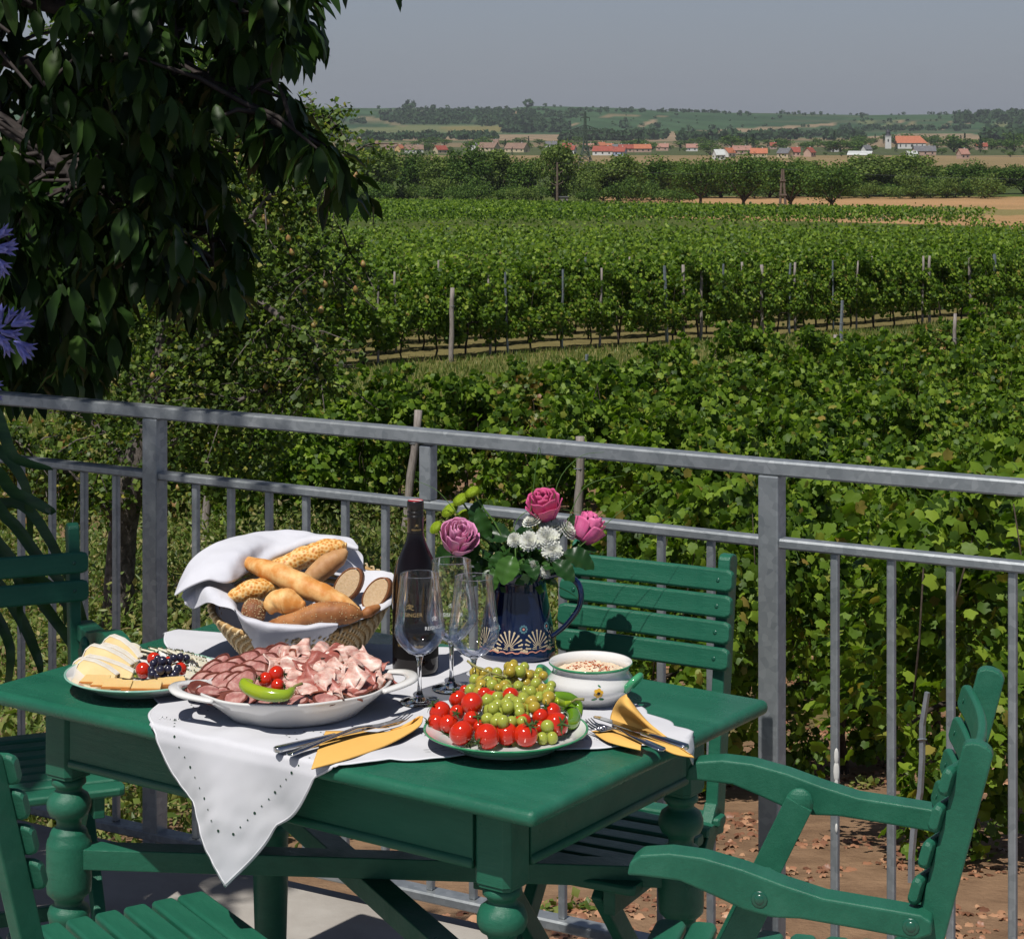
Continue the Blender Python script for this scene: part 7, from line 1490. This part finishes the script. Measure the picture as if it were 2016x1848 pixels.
# ================================================================== NAPKINS AND CUTLERY
YN = mat('yellow_paper_napkin', (.86,.50,.13), (.82,.46,.11), 9, .9, .25, 300, bdist=.0008)
def poly_sheet(name, rows, m, label, cat, zoff=0, nu=30, nv=16, solid=.0022):
    P0 = rows[0][0]; t = thing(name, P0, 0, label, cat); fn = cgrid(rows); mb = MB(); mb.grid(nu, nv, lambda u, v: (fn(u, v)-P0)[:]); mb.build('paper', m, t, smooth=True, solid=solid); return t
Zn = ZC+.004
t = poly_sheet('napkin', [[at(613,1512,Zn-.004), at(690,1490,Zn), at(765,1463,Zn+.001), at(822,1430,Zn+.008), at(830,1412,Zn+.018)], [at(626,1474,Zn), at(690,1462,Zn+.001), at(750,1448,Zn+.001), at(805,1425,Zn+.004), at(829,1409,Zn+.017)], [at(641,1438,Zn), at(692,1438,Zn+.001), at(745,1440,Zn+.001), at(780,1436,Zn+.001), at(800,1428,Zn+.003)]], YN, 'yellow paper napkin under the left knife and fork', 'napkin')
t = poly_sheet('napkin', [[at(1240,1448,ZT+.004), at(1280,1462,Zn), at(1325,1484,Zn), at(1367,1492,Zn)], [at(1205,1425,Zn), at(1262,1440,Zn+.003), at(1312,1462,Zn+.004), at(1366,1489,Zn+.002)], [at(1207,1400,ZC+.02), at(1245,1410,ZC+.026), at(1300,1448,ZC+.012), at(1362,1486,Zn+.004)], [at(1219,1378,ZC+.045), at(1237,1392,ZC+.048), at(1285,1432,ZC+.02), at(1358,1484,Zn+.004)], [at(1234,1366,ZC+.062), at(1243,1384,ZC+.05), at(1283,1430,ZC+.02), at(1356,1483,Zn+.004)]], YN, 'yellow paper napkin folded to an upright point beside the soup bowl', 'napkin')
napkin_r = t
t = poly_sheet('napkin_fold', [[at(1165,1440,Zn+.001), at(1200,1462,Zn), at(1262,1478,Zn)], [at(1180,1438,Zn+.006), at(1210,1450,Zn+.007), at(1262,1470,Zn+.003)], [at(1195,1436,Zn+.004), at(1215,1440,Zn+.004), at(1265,1462,Zn+.001)]], YN, None, None)
t.parent = napkin_r; t.location = t.location-napkin_r.location
STL = mat('polished_cutlery_steel', (.62,.63,.65), (.55,.56,.58), 30, .12, metal=1.0)
def knife(p, q, label, up=.006):
    d = q-p; L_ = d.length; t = thing('knife', p, math.atan2(d.y, d.x), label, 'knife'); t.rotation_euler = (0, -math.atan2(d.z, math.hypot(d.x, d.y)), math.atan2(d.y, d.x)); mb = MB()
    h = [(0,.0055,.0042),(.004,.0085,.0050),(.03,.0085,.0046),(.07,.0068,.0040),(L_*.46,.0058,.0036)]
    vs = []; n = 10
    for x, w_, th in h:
        for k in range(n): a = 2*math.pi*k/n; vs.append((x, w_*math.copysign(abs(math.cos(a))**.6, math.cos(a)), .005+th*math.copysign(abs(math.sin(a))**.8, math.sin(a))))
    mb.v = vs; mb.f = [(i*n+k, i*n+(k+1) % n, (i+1)*n+(k+1) % n, (i+1)*n+k) for i in range(len(h)-1) for k in range(n)]+[tuple(range(n))]+[tuple(range(len(h)*n-n, len(h)*n))]; mb.m = [0]*len(mb.f); mb.build('handle', STL, t, smooth=True, bevel=.0005)
    mb = MB(); x0 = L_*.45; out = [(x0,-.0045),(x0+.01,-.0085),(L_*.8,-.0098),(L_*.95,-.0072),(L_,.0),(L_*.97,.0062),(x0+.02,.0066),(x0,.0045)]; mb.prism(out, .0042, .0058, ax=2); mb.build('blade', STL, t, bevel=.0006); return t
def fork(p, q, label, flip=1):
    d = q-p; L_ = d.length; t = thing('fork', p, 0, label, 'fork'); t.rotation_euler = (0, -math.atan2(d.z, math.hypot(d.x, d.y)), math.atan2(d.y, d.x)); mb = MB()
    prof = [(0,.006,.004),(.004,.0092,.0045),(.03,.0088,.006),(.07,.0055,.009),(L_*.55,.0034,.013),(L_*.64,.0040,.010),(L_*.70,.0100,.006),(L_*.76,.0122,.0035),(L_*.79,.0122,.003)]
    vs = []
    for x, w_, z in prof: vs += [(x,-w_,z),(x,0,z-.0012),(x,w_,z),(x,w_*.9,z+.0022),(x,0,z+.0012),(x,-w_*.9,z+.0022)]
    mb.v = vs; mb.f = [(i*6+k, i*6+(k+1) % 6, (i+1)*6+(k+1) % 6, (i+1)*6+k) for i in range(len(prof)-1) for k in range(6)]+[tuple(range(6)), tuple(range(len(prof)*6-6, len(prof)*6))]; mb.m = [0]*len(mb.f); mb.build('handle', STL, t, smooth=True)
    for k in range(4): y = -.0100+k*.0067; mb = MB(); mb.tube([(L_*.785,y,.004),(L_*.87,y,.0035),(L_*.94,y*.95,.006),(L_,y*.9,.011)], [.0019,.0017,.0014,.0007], 8, sq=.8); mb.build('tine', STL, t, smooth=True)
    return t
knife(at(541,1482,ZC+.002), at(797,1421,ZC+.012), 'left knife lying on the left yellow napkin')
fork(at(568,1491,ZC+.001), at(806,1417,ZC+.010), 'left fork lying beside the left knife, tines to the right')
knife(at(1352,1477,ZC+.006), at(1168,1415,ZC+.008), 'right knife resting on the folded yellow napkin')
fork(at(1306,1482,ZC+.004), at(1155,1428,ZC+.012), 'right fork with its tines at the tomato plate')
# ================================================================== AGAPANTHUS (left edge, pot outside the picture)
AG = mat('agapanthus_leaf', (.015,.055,.012), (.04,.10,.02), 6, .3, spec=.5, stretch=(1,1,8)); AF = mat('blue_violet_petal', (.28,.27,.72), (.20,.22,.62), 60, .5, sss=.2); AY = 4.95*KY
ag = thing('agapanthus', (-1.52, AY, 0), 0, 'agapanthus with long strap leaves and blue violet flower heads at the left edge', 'potted plant'); ao = Vector((-1.52, AY, 0))
mb = MB(); mb.lathe([(0,.01),(.13,0),(.14,.0),(.18,.30),(.19,.30),(.19,.34),(.17,.34),(.165,.29),(0,.29)], 32); mb.build('pot', mat('terracotta', (.42,.17,.08), (.34,.13,.06), 8, .85), ag, smooth=True, bevel=.004)
def strap(pts, w_):
    p2 = bez([Vector(p)-ao for p in pts], 20); mb = MB(); k = 20
    def fn(u, v):
        i = min(int(round(v*k)), k); p = p2[i]; tt = (p2[min(i+1,k)]-p2[max(i-1,0)]).normalized(); s_ = tt.cross(Vector((.2,-.8,.5))).normalized(); ww = w_*math.sin(math.pi*min(1,.12+v*.88))**.55; x = (u-.5)*2
        return (p+s_*x*ww+Vector((0,0,.35*ww*x*x)))[:]
    mb.grid(5, k+1, fn); mb.build('leaf', AG, ag, smooth=True)
B0 = ao+Vector((.0,0,.33))
for q in [[(-60,830,0),(30,905,-.05),(105,925,-.1)],[(-60,960,0),(30,975,-.1),(100,1010,-.12),(88,1002,-.15)],[(-80,990,0),(10,1020,0),(75,1100,-.05),(125,1160,-.08),(128,1235,-.08)],[(-80,1080,0),(10,1110,0),(100,1160,-.1),(190,1260,-.15),(225,1310,-.2)],[(-80,1150,0),(-20,1140,-.1),(40,1220,-.15),(75,1300,-.2),(80,1330,-.2)],[(-80,1040,0),(0,1080,-.02),(90,1200,0),(150,1290,0),(160,1380,0)],[(-80,1060,.1),(-10,1000,.1),(60,1010,.1),(140,1150,.1),(178,1260,.1)],[(-90,900,.1),(-20,880,.1),(50,960,.1),(60,1100,.1)],[(-80,1200,0),(-30,1190,0),(20,1280,-.05),(5,1400,-.05)],[(-80,1100,-.1),(-30,1060,-.15),(30,1120,-.2),(40,1250,-.25)]]:
    strap([B0]+[atY(a, b_, AY+c_) for a, b_, c_ in q], .0135)
def umbel(px, py, Yf, fl):
    c = atY(px, py, Yf)-ao; mb = MB(); mb.tube(bez([B0-ao, (B0-ao+c)/2+Vector((-.03,0,.05)), c], 10), .006, 8); mb.build('flower_stalk', AG, ag, smooth=True); head = MB(); mk = MB()
    for (fx, fy, L_, dx, dy, dY) in fl:
        p = atY(fx, fy, Yf+dY)-ao; d = Vector((dx, rnd.uniform(-.5,-.1), -dy)).normalized(); base = p-d*L_; mk.tube(bez([c, (c+base)/2+Vector((0,0,.006)), base], 8), .0013, 5)
        s0 = d.cross(Vector((0,0,1)) if abs(d.z) < .9 else Vector((1,0,0))).normalized(); s1 = d.cross(s0)
        for i in range(6):
            a = i*1.047; o_ = s0*math.cos(a)+s1*math.sin(a); sd2 = d.cross(o_)
            def fn(u, v, o_=o_, sd2=sd2, base=base, d=d, L_=L_): w_ = L_*.13*math.sin(math.pi*min(1,.15+.83*v)); x = (u-.5)*2; rad = L_*(.035+.13*v+.30*max(0,v-.6)**1.3*1.6); return (base+d*L_*(v-.18*max(0,v-.75))+o_*rad+sd2*x*w_)[:]
            head.grid(3, 9, fn)
    head.build('flower_head', AF, ag, smooth=True, solid=.0004, fix=False); mk.build('flower_stems', AG, ag, smooth=True)
umbel(-25, 665, AY, [(65,632,.052,1,-.2,-.03),(70,690,.055,1,.35,-.05),(40,660,.05,.9,.1,-.1),(28,610,.045,.6,-.8,0),(55,612,.05,.8,-.7,.04),(20,700,.05,.5,.9,-.05),(58,712,.05,.7,.9,-.08),(0,600,.05,.1,-1,0),(5,640,.05,.5,-.2,-.15),(-60,640,.05,-1,0,0),(-50,700,.05,-.7,.8,0),(15,680,.05,.6,.5,-.12)])
umbel(-45, 500, AY+.05, [(28,490,.06,1,-.05,-.05),(20,450,.055,.9,-.5,0),(34,480,.05,1,-.2,.05),(18,530,.05,.8,.5,-.05),(12,545,.045,.5,.9,0),(-40,430,.05,-.2,-1,0),(-90,500,.05,-1,0,0)])
umbel(-20, 770, AY, [(4,760,.04,1,.2,-.03),(2,790,.04,.8,.6,0)])
# ================================================================== HAZE
xs0, xs1 = -9500, 9500
mb = MB(); mb.box((0,4700,0), (xs1-xs0, 9640, 210)); hz = mb.build('haze', [], None); hz.location = (0,0,40)
m = bpy.data.materials.new('haze_air'); m.use_nodes = True; nt = m.node_tree; nt.nodes.clear(); o_ = nt.nodes.new('ShaderNodeOutputMaterial'); v_ = nt.nodes.new('ShaderNodeVolumePrincipled'); v_.inputs['Density'].default_value = 5.6e-5; v_.inputs['Color'].default_value = (.90,.95,1,1); v_.inputs['Anisotropy'].default_value = .2; nt.links.new(v_.outputs[0], o_.inputs['Volume'])
hz.data.materials.clear(); hz.data.materials.append(m); tag(hz, kind='stuff')
